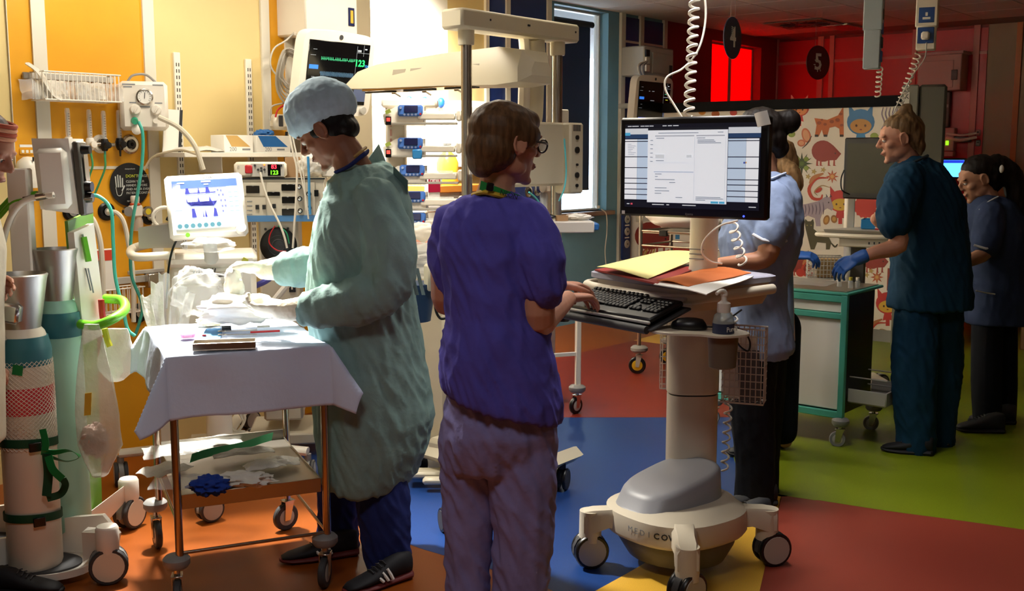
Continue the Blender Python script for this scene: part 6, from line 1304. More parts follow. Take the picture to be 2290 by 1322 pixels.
# flowers
star('printed_flower', 1793, 366, 10, 25, 12, '#3e4a28'); 
for a in (45, 135, 225, 315): ed('flower_leaf', 1793 + 14 * math.cos(R(a)), 366 + 14 * math.sin(R(a)), 5.5, 5.5, '#8ea04a', 2, 12)
star('flower_heart', 1793, 366, 4, 9, 10, '#5c7030', 3); star('printed_flower', 1861, 395, 6, 15, 8, '#b8542c'); star('flower_heart', 1861, 395, 3, 8, 8, '#dcb070', 2); star('printed_flower', 1961, 620, 6, 15, 8, '#b8542c'); star('flower_heart', 1961, 620, 3, 8, 8, '#dcb070', 2)
for x, y in ((1841, 380), (1820, 384), (1807, 395), (1948, 606), (1938, 615), (1806, 566), (1440, 575), (1462, 590)): star('small_flower', x, y, 3, 7, 5, '#b8a060')
# paisleys
def paisley(cx, cy, k):
    ringd('printed_paisley', [(cx + 22 * k, cy - 22 * k), (cx - 2 * k, cy - 20 * k), (cx - 17 * k, cy), (cx - 10 * k, cy + 19 * k), (cx + 6 * k, cy + 21 * k), (cx + 10 * k, cy + 12 * k)], 3.4 * k, '#b83c24'); ringd('printed_paisley', [(cx + 12 * k, cy - 31 * k), (cx - 8 * k, cy - 22 * k), (cx - 16 * k, cy - 10 * k)], 4 * k, '#b87848'); ed('paisley_drop', cx + 2 * k, cy + 3 * k, 8 * k, 4.5 * k, '#b83c24', 1, 14, -30); ringd('paisley_stem', [(cx + 26 * k, cy - 2 * k), (cx + 8 * k, cy - 6 * k), (cx - 6 * k, cy + 6 * k), (cx, cy + 14 * k)], 1.2 * k, '#b09060')
paisley(1828, 422, 1.1); paisley(1962, 742, .9); paisley(1808, 600, .8)
# zebra
decal('printed_zebra', [(1760, 456), (1800, 457), (1830, 450), (1846, 440), (1857, 442), (1864, 464), (1860, 471), (1850, 466), (1840, 472), (1834, 490), (1835, 506), (1825, 506), (1822, 488), (1806, 482), (1790, 492), (1788, 506), (1778, 506), (1770, 480)], '#a89aa8')
for x in range(1768, 1842, 8): ringd('zebra_stripe', [(x, 457 if x < 1830 else 452), (x + 2, 468), (x, 480)], 1.0, '#5a4c60', 2)
for x in (1848, 1857): decal('zebra_ear', [(x, 442), (x - 1, 434), (x + 3, 440)], '#4a4048', 2)
ed('eye', 1853, 453, 1.5, 1.8, '#201818', 3, 8)
# striped animal at the top and cat
for k in range(5): ringd('printed_stripe', [(1975 + 8 * k, 240), (1972 + 8 * k, 256), (1978 + 8 * k, 275), (1970 + 8 * k, 290)], 1.5, '#8a7c90')
def cat(cx, cy, k, col):
    decal('printed_cat', [(cx - 10 * k, cy - 12 * k), (cx - 8 * k, cy - 18 * k), (cx - 3 * k, cy - 13 * k), (cx + 4 * k, cy - 13 * k), (cx + 9 * k, cy - 18 * k), (cx + 11 * k, cy - 10 * k), (cx + 10 * k, cy + 4 * k), (cx + 20 * k, cy + 12 * k), (cx + 42 * k, cy + 18 * k), (cx + 50 * k, cy + 34 * k), (cx + 46 * k, cy + 50 * k), (cx + 38 * k, cy + 50 * k), (cx + 38 * k, cy + 36 * k), (cx + 18 * k, cy + 34 * k), (cx + 12 * k, cy + 50 * k), (cx + 4 * k, cy + 50 * k), (cx - 2 * k, cy + 26 * k), (cx - 7 * k, cy + 6 * k)], col)
    for s in (-4, 5): ed('eye', cx + s * k, cy - 4 * k, 1.6 * k, 1.2 * k, '#b8a860', 2, 8)
    ringd('cat_tail', [(cx + 48 * k, cy + 34 * k), (cx + 58 * k, cy + 44 * k), (cx + 64 * k, cy + 38 * k)], 2 * k, col)
cat(1809, 508, 1.0, '#4a452a')
ed('printed_fruit', 1848, 492, 7, 11, '#9a6a34', 1, 16, 15); ed('fruit_core', 1848, 492, 4, 7, '#c89a50', 2, 14, 15); ed('printed_fruit', 1865, 490, 7, 9, '#9a6a34', 1, 16, -10); ed('fruit_core', 1865, 490, 4, 5, '#c89a50', 2, 14)
decal('printed_lion', [(1777, 430), (1789, 420), (1793, 448), (1786, 448), (1784, 440), (1780, 448), (1776, 446)], '#c8862c'); decal('printed_horse', [(1985, 600), (1996, 600), (1996, 650), (1990, 650), (1990, 628), (1987, 650), (1983, 650)], '#8a3828')
star('printed_squirrel', 1935, 462, 24, 27, 16, '#b83428'); decal('printed_squirrel', [(1915, 475), (1925, 455), (1960, 445), (1958, 475)], '#b83428')
decal('printed_horse', [(1478, 470), (1492, 470), (1492, 500), (1484, 500), (1482, 485), (1478, 485)], '#b8602a'); ed('printed_mushroom', 1520, 572, 36, 20, '#b84030', 1, 20, 0, 180, 360)
for x, y in ((1503, 566), (1515, 560), (1530, 562), (1541, 568)): ed('mushroom_dot', x, y, 2, 2, '#7a2018', 2, 8)
for k in range(5): ringd('printed_leaf', [(1432 + 7 * k, 590), (1436 + 6 * k, 570), (1444 + 5 * k, 556)], 2.2, ('#b86a3c', '#c8a050', '#a03c30')[k % 3])
star('printed_rosette', 1492, 512, 6, 11, 9, '#9a968e'); ringd('printed_vine', [(1535, 520), (1528, 505), (1538, 498), (1546, 508)], 2, '#4a4a2a'); 
for k in range(3): ringd('printed_leaf', [(1602 + 6 * k, 540), (1606 + 4 * k, 515), (1600 + 8 * k, 500)], 2.4, ('#b86a3c', '#c8a050', '#a03c30')[k])
for (x, y, r, c_) in ((1790, 610, 10, '#b83428'), (1760, 560, 9, '#c8862c'), (1930, 720, 9, '#9a6a34'), (1935, 660, 8, '#b8542c'), (1770, 300, 8, '#8ea04a'), (1955, 305, 9, '#8ea04a'), (1600, 255, 9, '#b8602a'), (1570, 250, 8, '#c8862c'), (1640, 252, 8, '#b83428')): ed('printed_fruit', x, y, r, r * .9, c_, 1, 14)
# grey service column at the partition end
q_ = pq(2065, 300, .0); pc = thing('service_column', 'grey boxed service column at the end of the printed partition', 'column', Vector((at(2065, 300, 8.3).x, 8.35, 0)), -20)
hz = at(2065, 190, 8.3).z
MB().box((-.09, 0, hz / 2), (.12, .26, hz), None, .01).build('front_cover', mat('column_grey', '#8a8a80', .5), pc); MB().box((.07, .02, hz / 2), (.2, .26, hz), None, .02).build('side_cover', mat('column_dark', '#5c5a50', .5), pc); MB().box((-.115, -.132, hz - .1), (.04, .003, .09)).build('notice', m_paper, pc); text('K', .05, m_ink, 'lettering', pc, M4((-.115, -.1345, hz - .09), FACE_FRONT))

# ================================================================ FAR BAYS
def disc_sign(label, px, py, Y, r, ring, rz, ch):
    c = at(px, py, Y); t = thing('hanging_sign', label, 'sign', c, rz)
    MB().lathe([(.001, -.004), (r, -.004), (r * 1.01, 0), (r, .004), (.001, .004)], (0, 0, 0), 48, FACE_FRONT).build('disc', ring, t)
    m_n = mat('sign_number', '#efeae4', .6)
    if ch == '5': text('5', r * 1.35, m_n, 'number', t, M4((0, -.006, 0), FACE_FRONT), bold=.004)
    else: text('4', r * 1.35, m_n, 'number', t, M4((0, -.006, 0), FACE_FRONT), bold=.004)
    return t
s4 = disc_sign('navy hanging disc numbered 4 under the ceiling', 1638, 85, 8.0, .15, mat('sign_navy', '#141c3a', .4), 54, '4')
for k in range(7): MB().box((-.02, -.008, .075 - .013 * k), (.03, .003, .006), rotm(0, 12, 0)).build('number_notch', mat('sign_number', '#b9b4ae', .6), s4)
s5 = disc_sign('dark red hanging disc numbered 5 under the ceiling', 1829, 140, 10.0, .152, mat('sign_dark_red', '#6a1418', .4), 32, '5')
for k in range(6): a = R(-60 - 40 * k); MB().box((.05 * math.cos(a), -.008, -.02 + .055 * math.sin(a)), (.022, .003, .007), rotm(0, -math.degrees(a), 0)).build('number_spike', mat('sign_number', '#b9b4ae', .6), s5)
for s_, px, Y in ((s4, 1638, 8.0), (s5, 1829, 10.0)):
    for dx in (-.04, .04): MB().cyl((dx, 0, .145), (dx, 0, CEIL - s_.location.z), .001, 4).build('wire', m_grey, s_)
# ceiling diffuser
p = G(1800, 52, CEIL - .012); cv = thing('ceiling_diffuser', 'swirl air diffuser in the ceiling above the red bay', 'air vent', p + Vector((0, 0, -.012)), 50)
MB().box((0, 0, .004), (.60, .60, .01), None, .003).build('plate', mat('diffuser_grey', '#8a8078', .6), cv)
for k in range(18): a = 2 * math.pi * k / 18; MB().box((.17 * math.cos(a), .17 * math.sin(a), -.003), (.15, .018, .006), rotm(0, 0, math.degrees(a) + 25)).build('swirl_slot', m_black, cv)
p = G(1862, 52, CEIL - .012); MB().box(p + UA * .3 + Vector((0, 0, -.012)), (.5, .26, .02), rotm(0, 0, 50), .003).build('ceiling_lamp', mat('lamp_louvre', '#c8c0b4', .15, .9, bump=(22, 1, .02)), None, label='unlit mirrored louvre lamp in the ceiling beside the diffuser', cat='ceiling lamp')
# pendants
def pendant(label, px, ytop, ybot, Y, w, m, socks):
    b = at(px, ybot, Y); t = thing('ceiling_pendant', label, 'pendant', b, -25); H = CEIL - b.z
    MB().box((0, 0, H / 2), (w, w * .9, H), None, .006).build('housing', m, t); MB().box((0, 0, H - .25), (w * 1.15, w * 1.0, .5), None, .006).build('upper_sleeve', m, t)
    if socks:
        for i in range(2):
            z = .09 + .125 * i; s = MB().box((0, -w * .46, z), (w * .86, .012, .1), None, .004).build('socket', mat('socket_blue', '#1c3f7c', .4), t); MB().box((0, -w * .46 - .007, z - .02), (w * .4, .004, .014)).build('socket_slot', m_pl, s); MB().box((0, -w * .46 - .007, z + .005), (w * .12, .004, .022)).build('socket_slot', m_pl, s)
        MB().box((0, -w * .46 - .025, .085), (.05, .04, .05), None, .01).build('plug', m_pl, t)
    else:
        for i in range(4): MB().box((w * .5 + .004, 0, .08 + .09 * i), (.012, w * .6, .07), None, .003).build('side_socket', m_black if i % 2 else mat('socket_blue', '#1c3f7c', .4), t)
    return t
pA = pendant('pale grey ceiling pendant with sockets on its side', 1949, 0, 155, 7.2, .105, mat('pendant_grey', '#9aa4a8', .4), False); pB = pendant('cream ceiling pendant with two blue sockets and a plug', 2070, 0, 113, 7.0, .115, m_plw, True)
MB().tube(coil(at(1968, 150, 7.15), at(1963, 215, 7.3), .018, 6, 10), .005, 5).build('spiral_lead', m_pl, pA, world=True); MB().tube(coil(at(2054, 120, 6.9), at(2005, 250, 7.1), .02, 12, 10), .005, 5).build('spiral_lead', m_pl, pB, world=True)
MB().tube(curve([at(2072, 95, 6.85), at(2068, 130, 6.9), at(2040, 170, 6.95), at(2015, 215, 7.0), at(1998, 255, 7.1)], 5), .004, 5).build('plug_lead', m_lgrey, pB, world=True)
# cabinet and boxes on the red wall
def rwall(px, py, off=0.0): return onp(px, py, CORN, -UA, off)
def rthing(name, label, cat_, x0, y0, x1, y1, d, m):
    s0, _ = bw(x0, (y0 + y1) / 2, d); s1, _ = bw(x1, (y0 + y1) / 2, d); z0, z1 = bw((x0 + x1) / 2, y1, d)[1], bw((x0 + x1) / 2, y0, d)[1]
    t = thing(name, label, cat_, CORN + UN * ((s0 + s1) / 2) - UA * .012 + Vector((0, 0, z0)), -40); w, h = s1 - s0, z1 - z0
    MB().box((0, -d / 2, h / 2), (w, d, h), None, .008).build('body', m, t); return t, w, h
m_pk = mat('cabinet_pink', '#cda6a2', .5)
t, w, h = rthing('wall_cabinet', 'pinkish white steel wall cabinet in the red bay', 'cabinet', 2052, 122, 2150, 203, .22, m_pk); MB().box((-.03, -.224, h * .45), (w * .8, .01, h * .75), None, .003).build('door', m_pk, t); MB().box((w * .36, -.232, h * .42), (.06, .01, .1), None, .003).build('lock_plate', mat('lock_dark', '#4a2a2a', .5), t); MB().box((0, -.12, h + .01), (w + .05, .27, .03), rotm(0, 0, 0), .004).build('top_lip', m_pk, t)
t, w, h = rthing('wall_device', 'white wall device with a small green light beside the grey column', 'device', 2098, 286, 2134, 338, .1, m_pk); MB().box((w * .1, -.104, h * .35), (.03, .006, .045), None, .002).build('green_light', em('led_green', '#9aff20', 1.2), t); MB().box((0, -.09, -.03), (w * 1.1, .08, .05), None, .004).build('lower_tray', m_pk, t)
t, w, h = rthing('cable_shelf', 'narrow shelf with bundled cables on the red wall', 'shelf', 2134, 306, 2168, 318, .1, m_grey); MB().tube(curve([(-.15, -.1, .05), (0, -.13, .02), (.15, -.1, .05)], 5), .015, 6).build('cable', m_pl, t); MB().tube(curve([(-.15, -.11, .09), (0, -.14, .07), (.15, -.11, .09)], 5), .012, 6).build('cable', m_pl, t)
t, w, h = rthing('wall_duct', 'dark vertical cable duct below the pink cabinet', 'duct', 2108, 205, 2124, 285, .06, mat('duct_grey', '#5a4a48', .6)); MB().box((0, -.065, h * .6), (w * .8, .01, .03)).build('clip', m_grey, t)
for i, (y0, lab) in enumerate(((290, 'upper pale socket plate on the narrow red panel'), (313, 'lower dark socket plate on the narrow red panel'))):
    t, w, h = rthing('socket_plate', lab, 'socket', 2182, y0, 2193, y0 + 14, .02, m_pk if i == 0 else m_grey); MB().box((0, -.022, h * .6), (w * .4, .004, h * .2)).build('switch', m_dgrey, t)
t = thing('infusion_screen', 'small bright blue lit screen behind the dark haired nurse', 'screen', at(2125, 400, 8.4), -30); MB().box((0, .02, .08), (.22, .04, .16), None, .01).build('casing', m_dgrey, t); MB().box((0, -.002, .08), (.19, .003, .13)).build('lit_panel', em('screen_cyan', '#5ab4ff', 2.2), t); MB().box((0, -.004, .133), (.19, .002, .022)).build('title_strip', em('screen_deepblue', '#2038c0', 1.4), t); MB().cyl((0, .05, .05), (0, .05, -1.17), .02, 10).build('stand', m_grey, t)
t = thing('side_cupboard', 'tall dim brown cupboard at the far right edge', 'cupboard', Vector((4.32, 8.3, 0)), -40); MB().box((0, 0, .9), (.5, .5, 1.8), None, .01).build('carcass', mat('cupboard_brown', '#6a4a24', .6), t); MB().box((0, -.255, 1.2), (.46, .012, 1.1), None, .004).build('door', mat('door_orange', '#a8641c', .5), t); MB().box((0, -.255, .4), (.46, .012, .4), None, .004).build('green_drawer', mat('door_green', '#5a6a1c', .5), t)
# ================================================================ PIER BY THE BLUE BAY
q_ = onp(1413, 260, WF, UN, .25); patient_monitor('patient_monitor', 'patient monitor with dim traces hung below the beige box by the blue pier', onp(1455, 230, WF, UN, .35), 50, 4, .62, .46, False)
def fthing(name, label, cat_, x0, y0, x1, y1, d, m):
    s0 = fw(x0, (y0 + y1) / 2, d)[0]; s1 = fw(x1, (y0 + y1) / 2, d)[0]; z0, z1 = fw((x0 + x1) / 2, y1, d)[1], fw((x0 + x1) / 2, y0, d)[1]
    t = thing(name, label, cat_, WF + UA * ((s0 + s1) / 2) + UN * .03 + Vector((0, 0, z0)), RZW); MB().box((0, -d / 2, (z1 - z0) / 2), (s1 - s0, d - .03, z1 - z0), None, .01).build('body', m, t); return t, s1 - s0, z1 - z0
t, w, h = fthing('wall_cabinet', 'grey steel cabinet with cables above the second patient monitor', 'cabinet', 1437, 106, 1503, 172, .28, m_lgrey); MB().box((w * .1, -.272, h * .45), (w * .7, .012, h * .7), None, .004).build('door', m_lgrey, t); MB().box((w * .36, -.28, h * .2), (.05, .008, .12), None, .002).build('lock_plate', m_dgrey, t)
for k in range(3): MB().box((-w * .42, -.275, h * (.25 + .25 * k)), (.06, .02, .06), None, .004).build('plug', m_black if k == 2 else m_pl, t)
for k in range(4): MB().tube(curve([(-w * .42, -.28, h * .5), (-w * .62 - .03 * k, -.3, h * .25), (-w * .5, -.28, -.02 - .03 * k)], 6), .008, 6).build('cable', m_pl if k % 2 else m_grey, t)
t, w, h = fthing('socket_board', 'blue board with three round sockets below the monitor corner', 'socket board', 1390, 478, 1408, 580, .06, m_navy)
for k in range(3):
    z = h * (.88 - .27 * k); s = MB().lathe([(.001, 0), (.04, 0), (.036, .008), (.001, .008)], (0, -.045, z), 22, FACE_FRONT).build('socket', m_lgrey, t); MB().box((0, -.055, z), (.01, .004, .016)).build('socket_pin', m_ink, s); MB().box((0, -.046, z + .06), (.07, .003, .012)).build('socket_label', m_paper, t)
paper_p = [onp(x, y, WF, UN, .5) for x, y in ((1420, 478), (1469, 470), (1455, 495), (1422, 497))]; MB().sheet([[paper_p[0], paper_p[3]], [paper_p[1], paper_p[2]]], .002).build('paper_slip', m_paper, None, label='white paper slip behind the lower monitor corner', cat='paper')
# ================================================================ STEEL LINEN TROLLEY WITH YELLOW WHEELS
g0 = G(1428, 836); lt = thing('linen_trolley', 'steel wire trolley with yellow wheels carrying white linen', 'trolley', Vector((g0.x, g0.y, 0)), -38)
Wl, Dl = .62, .42
for (x, y) in ((0, 0), (Wl, 0), (Wl, Dl), (0, Dl)):
    MB().cyl((x, y, .16), (x, y, 1.25), .014, 10).build('upright', m_steel, lt); caster1(lt, (x - .012, y, 0), .06, .028, 30, hub=mat('wheel_yellow', '#d8b01c', .4), tyre=m_black, bumper=.06, top=.055, fork=m_lgrey)
for z in (.9, 1.0, 1.2, .38): 
    for (a, b) in (((0, 0), (Wl, 0)), ((Wl, 0), (Wl, Dl)), ((Wl, Dl), (0, Dl)), ((0, Dl), (0, 0))): MB().cyl((*a, z), (*b, z), .007, 8).build('rail', m_steel, lt)
MB().box((Wl / 2, Dl / 2, .99), (Wl, Dl, .01)).build('upper_shelf', m_steel, lt); MB().box((Wl / 2, Dl / 2, .36), (Wl, Dl, .012)).build('lower_shelf', m_grey, lt); MB().box((.18, 0, .99), (.06, .03, .04), None, .004).build('clip', m_black, lt)
Mt = TM[lt.name]
crumple('folded_linen', m_linen, Mt @ Vector((Wl * .5, .18, 1.09)), (.32, .24, .08), .12, 2.0, 'white bundle of folded linen on the steel trolley', 'linen', seed=31, n=34)
t = thing('side_trolley', 'white legged side trolley behind the violet tunic', 'trolley', Vector((G(1296, 925).x - .012, G(1296, 925).y, 0)), 20)
for (x, y) in ((0, 0), (-.5, 0), (-.5, .4), (0, .4)): MB().box((x, y, .42), (.03, .03, .5), None, .003).build('leg', m_pl, t); caster1(t, (x - .012, y, 0), .05, .025, 25, tyre=m_black, hub=m_lgrey, bumper=.05, top=.05)
MB().box((-.25, .2, .68), (.56, .46, .03), None, .004).build('top', m_pl, t); MB().box((-.25, 0, .36), (.5, .02, .02)).build('cross_bar', m_pl, t)
# ================================================================ TEAL TROLLEY
m_tt = mat('trolley_teal', '#57b8a4', .4); g0 = G(1877, 1000); TW, TD, TH = .74, .45, .8
tt = thing('procedure_trolley', 'teal framed procedure trolley with white front panels and a black side', 'trolley', Vector((g0.x, g0.y, 0)), -40)
zb = .15
MB().box((-TW / 2, TD / 2, (zb + TH) / 2), (TW - .03, TD - .03, TH - zb - .02), None, .004).build('carcass', m_black, tt)
for x in (-TW, -TW * .5, 0): MB().box((x - .0, 0, (zb + TH) / 2), (.032, .03, TH - zb), None, .003).build('front_post', m_tt, tt)
for z, h in ((zb + .02, .035), (TH - .02, .035), (TH - .11, .03)): MB().box((-TW / 2, 0, z), (TW, .03, h), None, .003).build('front_rail', m_tt, tt)
for k in range(2):
    x = -TW * (.25 + .5 * k); MB().box((x, .006, (zb + TH - .11) / 2 + .015), (TW / 2 - .035, .012, TH - .11 - zb - .06), None, .004).build('front_panel', m_paper, tt); MB().box((x, .006, TH - .065), (TW / 2 - .035, .012, .055), None, .003).build('drawer_front', m_paper, tt)
MB().box((-TW / 2, TD / 2, TH + .006), (TW + .04, TD + .03, .014), None, .004).build('top_plate', m_tt, tt); MB().box((-TW / 2, TD / 2, TH + .0155), (TW, TD - .02, .005)).build('top_mat', m_steel, tt)
for (x, y) in ((0, 0), (-TW, 0), (-TW, TD), (0, TD)): MB().box((x, y, .14), (.03, .03, .06), None, .003).build('foot', m_tt, tt); caster1(tt, (x - .012, y, 0), .042, .022, 20, hub=m_lgrey, tyre=m_grey, bumper=.045, top=.05)
for (y, z) in ((.1, .28), (.1, .36), (.35, .28), (.35, .36)): MB().tube([(.0, y, z), (.2, y, z)], .004, 6).build('basket_wire', m_lgrey, tt)
MB().box((.11, .22, .235), (.2, .32, .012), None, .003).build('side_tray', m_lgrey, tt); 
for (c, s) in (((.21, .22, .27), (.008, .32, .07)), ((.11, .06, .27), (.2, .008, .07)), ((.11, .38, .27), (.2, .008, .07))): MB().box(c, s, None, .002).build('tray_side', m_lgrey, tt)
Tt = TM[tt.name]
packet('plastic_wrap', 'crinkled clear wrap spread on the teal trolley top', Tt @ Vector((-.4, .2, TH + .022)), .5, .3, -40, m_film, 0, .012, .012, cat='wrap')
for k, (x, y, m, lab) in enumerate([(-.12, .2, m_pl, 'small white capped vial on the teal trolley'), (-.05, .18, mat('vial_yellow', '#c8b83a', .4), 'small vial with a yellow cap on the teal trolley'), (-.02, .2, m_pl, 'tall clear vial at the teal trolley corner')]):
    v = thing('vial', lab, 'vial', Tt @ Vector((x, y, TH + .019)), 0, 'vials on the teal trolley'); MB().lathe([(.001, 0), (.013, 0), (.013, .035), (.008, .042), (.001, .042)], (0, 0, 0), 14).build('glass', m_clear, v); MB().lathe([(.001, .04), (.01, .04), (.01, .056), (.001, .056)], (0, 0, 0), 12).build('cap', m, v)
# ================================================================ SECOND WORKSTATION
w2 = Vector((at(1905, 600, 6.5).x, 6.5, 0)); ws = thing('second_workstation', 'grey white workstation with worktop, rail and turned off monitor', 'workstation', w2, 0)
WSI = TM[ws.name].inverted()
MB().box((.03, .05, .55), (.12, .1, .9), None, .02).build('column', m_grey, ws); MB().box((-.01, .06, 1.3), (.05, .06, .6), None, .006).build('mast', m_plw, ws)
zt2 = at(1900, 512, 6.4).z
MB().loft([[Vector((x, y, zt2 - .03)) for x, y in ((-.20, -.12), (.1, -.3), (.42, -.1), (.2, .16))], [Vector((x, y, zt2)) for x, y in ((-.22, -.13), (.1, -.33), (.45, -.1), (.2, .18))]]).build('worktop', m_lgrey, ws)
MB().box((.1, -.08, zt2 - .07), (.36, .26, .07), rotm(0, 0, -30), .006).build('drawer_unit', m_plw, ws); MB().tube(curve([(-.2, -.06, zt2 - .03), (-.24, -.16, zt2 - .03), (.08, -.38, zt2 - .03), (.3, -.28, zt2 - .03)], 6), .014, 8).build('handle_rail', m_plw, ws)
for i in range(5): MB().box((.02 + .03 * i, -.235, zt2 - .075), (.008, .004, .014), rotm(0, 0, -30)).build('vent_hole', m_dgrey, ws)
MB().box((.08, .1, .1), (.4, .36, .07), None, .03).build('base', m_plw, ws)
for (x, y) in ((-.15, -.08), (.3, -.1), (.3, .28), (-.15, .28)): caster(ws, (x, y, 0), .06, .06, 30, hub=m_grey, tyre=m_black, stem=.0)
a = at(1906, 330, 6.35); b = at(1990, 310, 6.1); 
sm = thing('second_monitor', 'switched off monitor with a dark olive screen facing the teal uniform', 'computer monitor', at(1948, 450, 6.3), -48)
MB().box((0, .02, .19), (.38, .04, .36), None, .008).build('frame', m_black, sm); MB().box((0, -.001, .19), (.33, .003, .29)).build('screen', mat('screen_off', '#3a3a30', .25), sm, smooth=0); MB().box((0, .07, .2), (.1, .08, .1)).build('bracket', m_grey, sm); MB().cyl((0, .1, .2), (-.0, .1, -.15), .015, 8).build('stem', m_grey, sm)
MB().tube(curve([at(1888, 380, 6.3), at(1881, 400, 6.3), at(1883, 425, 6.3), at(1900, 435, 6.3)], 5), .004, 6).build('monitor_lead', m_black, None, label='black lead looping beside the switched off monitor', cat='lead')
bt = thing('blue_tray', 'blue plastic tray on the second workstation', 'tray', WSI.inverted() @ Vector((.12, -.12, zt2 + .002)), -25)
MB().box((0, 0, .004), (.2, .13, .008), None, .002).build('tray_floor', mat('tray_blue', '#1f78b4', .4), bt)
for (c, s) in (((0, -.065, .03), (.2, .005, .055)), ((0, .065, .03), (.2, .005, .055)), ((-.1, 0, .03), (.005, .13, .055)), ((.1, 0, .03), (.005, .13, .055))): MB().box(c, s, None, .001).build('tray_side', mat('tray_blue', '#1f78b4', .4), bt)
pk = thing('paper_stack', 'stack of white papers and a red folder on the second workstation', 'papers', WSI.inverted() @ Vector((.18, -.2, zt2 + .002)), -30)
MB().box((0, 0, .004), (.2, .14, .008)).build('red_folder', mat('folder_red2', '#b02a2c', .6), pk)
for i in range(5): MB().box((.01 * (i % 2), .008 * (i % 3), .011 + .005 * i), (.19, .13, .004), rotm(0, 0, 5 * (i - 2))).build('sheet', m_paper, pk)
wbk = thing('wire_basket', 'wire basket with a tan carton hung on the second workstation', 'basket', WSI.inverted() @ Vector((-.18, -.02, at(1845, 622, 6.4).z)), -10); wire_basket(wbk, .2, .12, .13, 10, 5, 5, .0025, m=m_lgrey); MB().box((.02, -.05, .06), (.13, .08, .11), None, .002).build('carton', mat('card_tan', '#b89a6c', .7), wbk)
# ================================================================ PEOPLE
def vox(mb, voxel, it=5, fac=.5):
    me = mb.mesh('tmp'); ob = bpy.data.objects.new('tmp', me); C.objects.link(ob)
    md = ob.modifiers.new('r', 'REMESH'); md.mode = 'VOXEL'; md.voxel_size = voxel
    sm = ob.modifiers.new('s', 'SMOOTH'); sm.factor = fac; sm.iterations = it
    dg = bpy.context.evaluated_depsgraph_get(); me2 = bpy.data.meshes.new_from_object(ob.evaluated_get(dg))
    bpy.data.objects.remove(ob); bpy.data.meshes.remove(me); return me2
def solid(name, mb, m, parent, voxel=.006, it=5, disp=None, label=None):
    """one continuous surface grown from overlapping volumes (world coordinates)"""
    me = vox(mb, voxel, it)
    if disp:
        ns = [v.normal.copy() for v in me.vertices]
        for v, n in zip(me.vertices, ns): v.co = v.co + n * disp(v.co, n)
    root = parent
    while root.parent is not None: root = root.parent
    me.transform(TM[root.name].inverted()); me.update(); return place(me, name, m, parent, None, 0 or 180, label)
def sil(mb, Y, rows, n=28, e=.85):
    """loft from silhouette rows (py, x0, x1, half depth m[, dy[, tilt px]])"""
    rings = []
    for r_ in rows:
        py, x0, x1, hy = r_[:4]; dy = r_[4] if len(r_) > 4 else 0; tl = r_[5] if len(r_) > 5 else 0
        c = at((x0 + x1) / 2, py, Y + dy); hx = (x1 - x0) / 2 * (Y + dy) / F; ring = []
        for k in range(n):
            a = 2 * math.pi * k / n; ca, sa = math.cos(a), math.sin(a)
            ring.append(c + Vector((hx * abs(ca) ** e * (1 if ca > 0 else -1), hy * abs(sa) ** e * (1 if sa > 0 else -1), -tl * (Y / F) * ca)))
        rings.append(ring)
    return mb.loft(rings)
def limb(mb, pts, n=14, sub=3):
    """tapered limb through (px, py, Y, radius px)"""
    P = [(at(x, y, Y), r * Y / F) for x, y, Y, r in pts]; C_ = curve([p for p, _ in P], sub); rs_ = []
    for i in range(len(P) - 1):
        for k in range(sub): rs_.append(P[i][1] + (P[i + 1][1] - P[i][1]) * k / sub)
    rs_.append(P[-1][1]); mb.tube(C_, rs_, n); mb.ell(P[-1][0], P[-1][1] * .98); mb.ell(P[0][0], P[0][1] * .98); return mb
def hmat(c, yaw, pitch, roll=0, k=1.0): return Matrix.Translation(c) @ (rotm(0, 0, yaw) @ rotm(roll, pitch, 0)).to_4x4() @ Matrix.Scale(k, 4)
def head(mb, H, female=False):
    """face looks along local +X; origin at the centre of the head"""
    h = MB(); jaw = .92 if female else 1.0
    h.ell((-.012, 0, .035), (.098, .076, .083))
    rows = [(.07, .02, .085, .062), (.04, .03, .093, .067), (.01, .035, .088, .066), (-.02, .035, .09, .064), (-.045, .03, .089, .059), (-.07, .025, .087, .05), (-.092, .02, .088, .034), (-.108, .03, .08, .02)]
    rings = []
    for z, xb, xf, w in rows:
        ring = []
        for k in range(20):
            a = 2 * math.pi * k / 20; ca, sa = math.cos(a), math.sin(a)
            ring.append(Vector(((xf if ca > 0 else .07) * abs(ca) ** .85 * (1 if ca > 0 else -1), w * jaw * abs(sa) ** .9 * (1 if sa > 0 else -1), z)))
        rings.append(ring)
    h.loft(rings)
    h.tube([(.088, 0, .028), (.1, 0, .008), (.112, 0, -.012), (.108, 0, -.022)], [.007, .009, .0125, .009], 10)
    for s in (-1, 1):
        h.ell((.1, s * .011, -.019), (.011, .008, .008)); h.ell((.083, s * .028, .034), (.013, .024, .0075)); h.ell((.052, s * .038, -.014), (.03, .022, .022))
        h.ell((-.006, s * .075, -.002), (.02, .0085, .031), rotm(0, -12, s * 18)); h.ell((-.004, s * .074, -.024), (.011, .008, .012)); h.tube([Vector((-.006 + .02 * math.cos(a), s * .083, -.0 + .03 * math.sin(a))) for a in [R(-60 + 300 * k / 12) for k in range(13)]], .0045, 6)
        h.ell((.005, s * .038, -.052), (.05, .02, .034), rotm(0, 28, 0))
        h.ell((.079, s * .03, .016), (.013, .016, .007))
    h.ell((.092, 0, -.049), (.009, .024, .0055)); h.ell((.091, 0, -.06), (.009, .02, .006)); h.ell((.078, 0, -.098), (.018, .022, .014))
    h.xf(H); mb.v += [p for p in h.v] if not mb.v else []; 
    if mb.v is not None and len(mb.f) == 0: mb.f = h.f
    else: mb.add(h.v, h.f)
    return mb
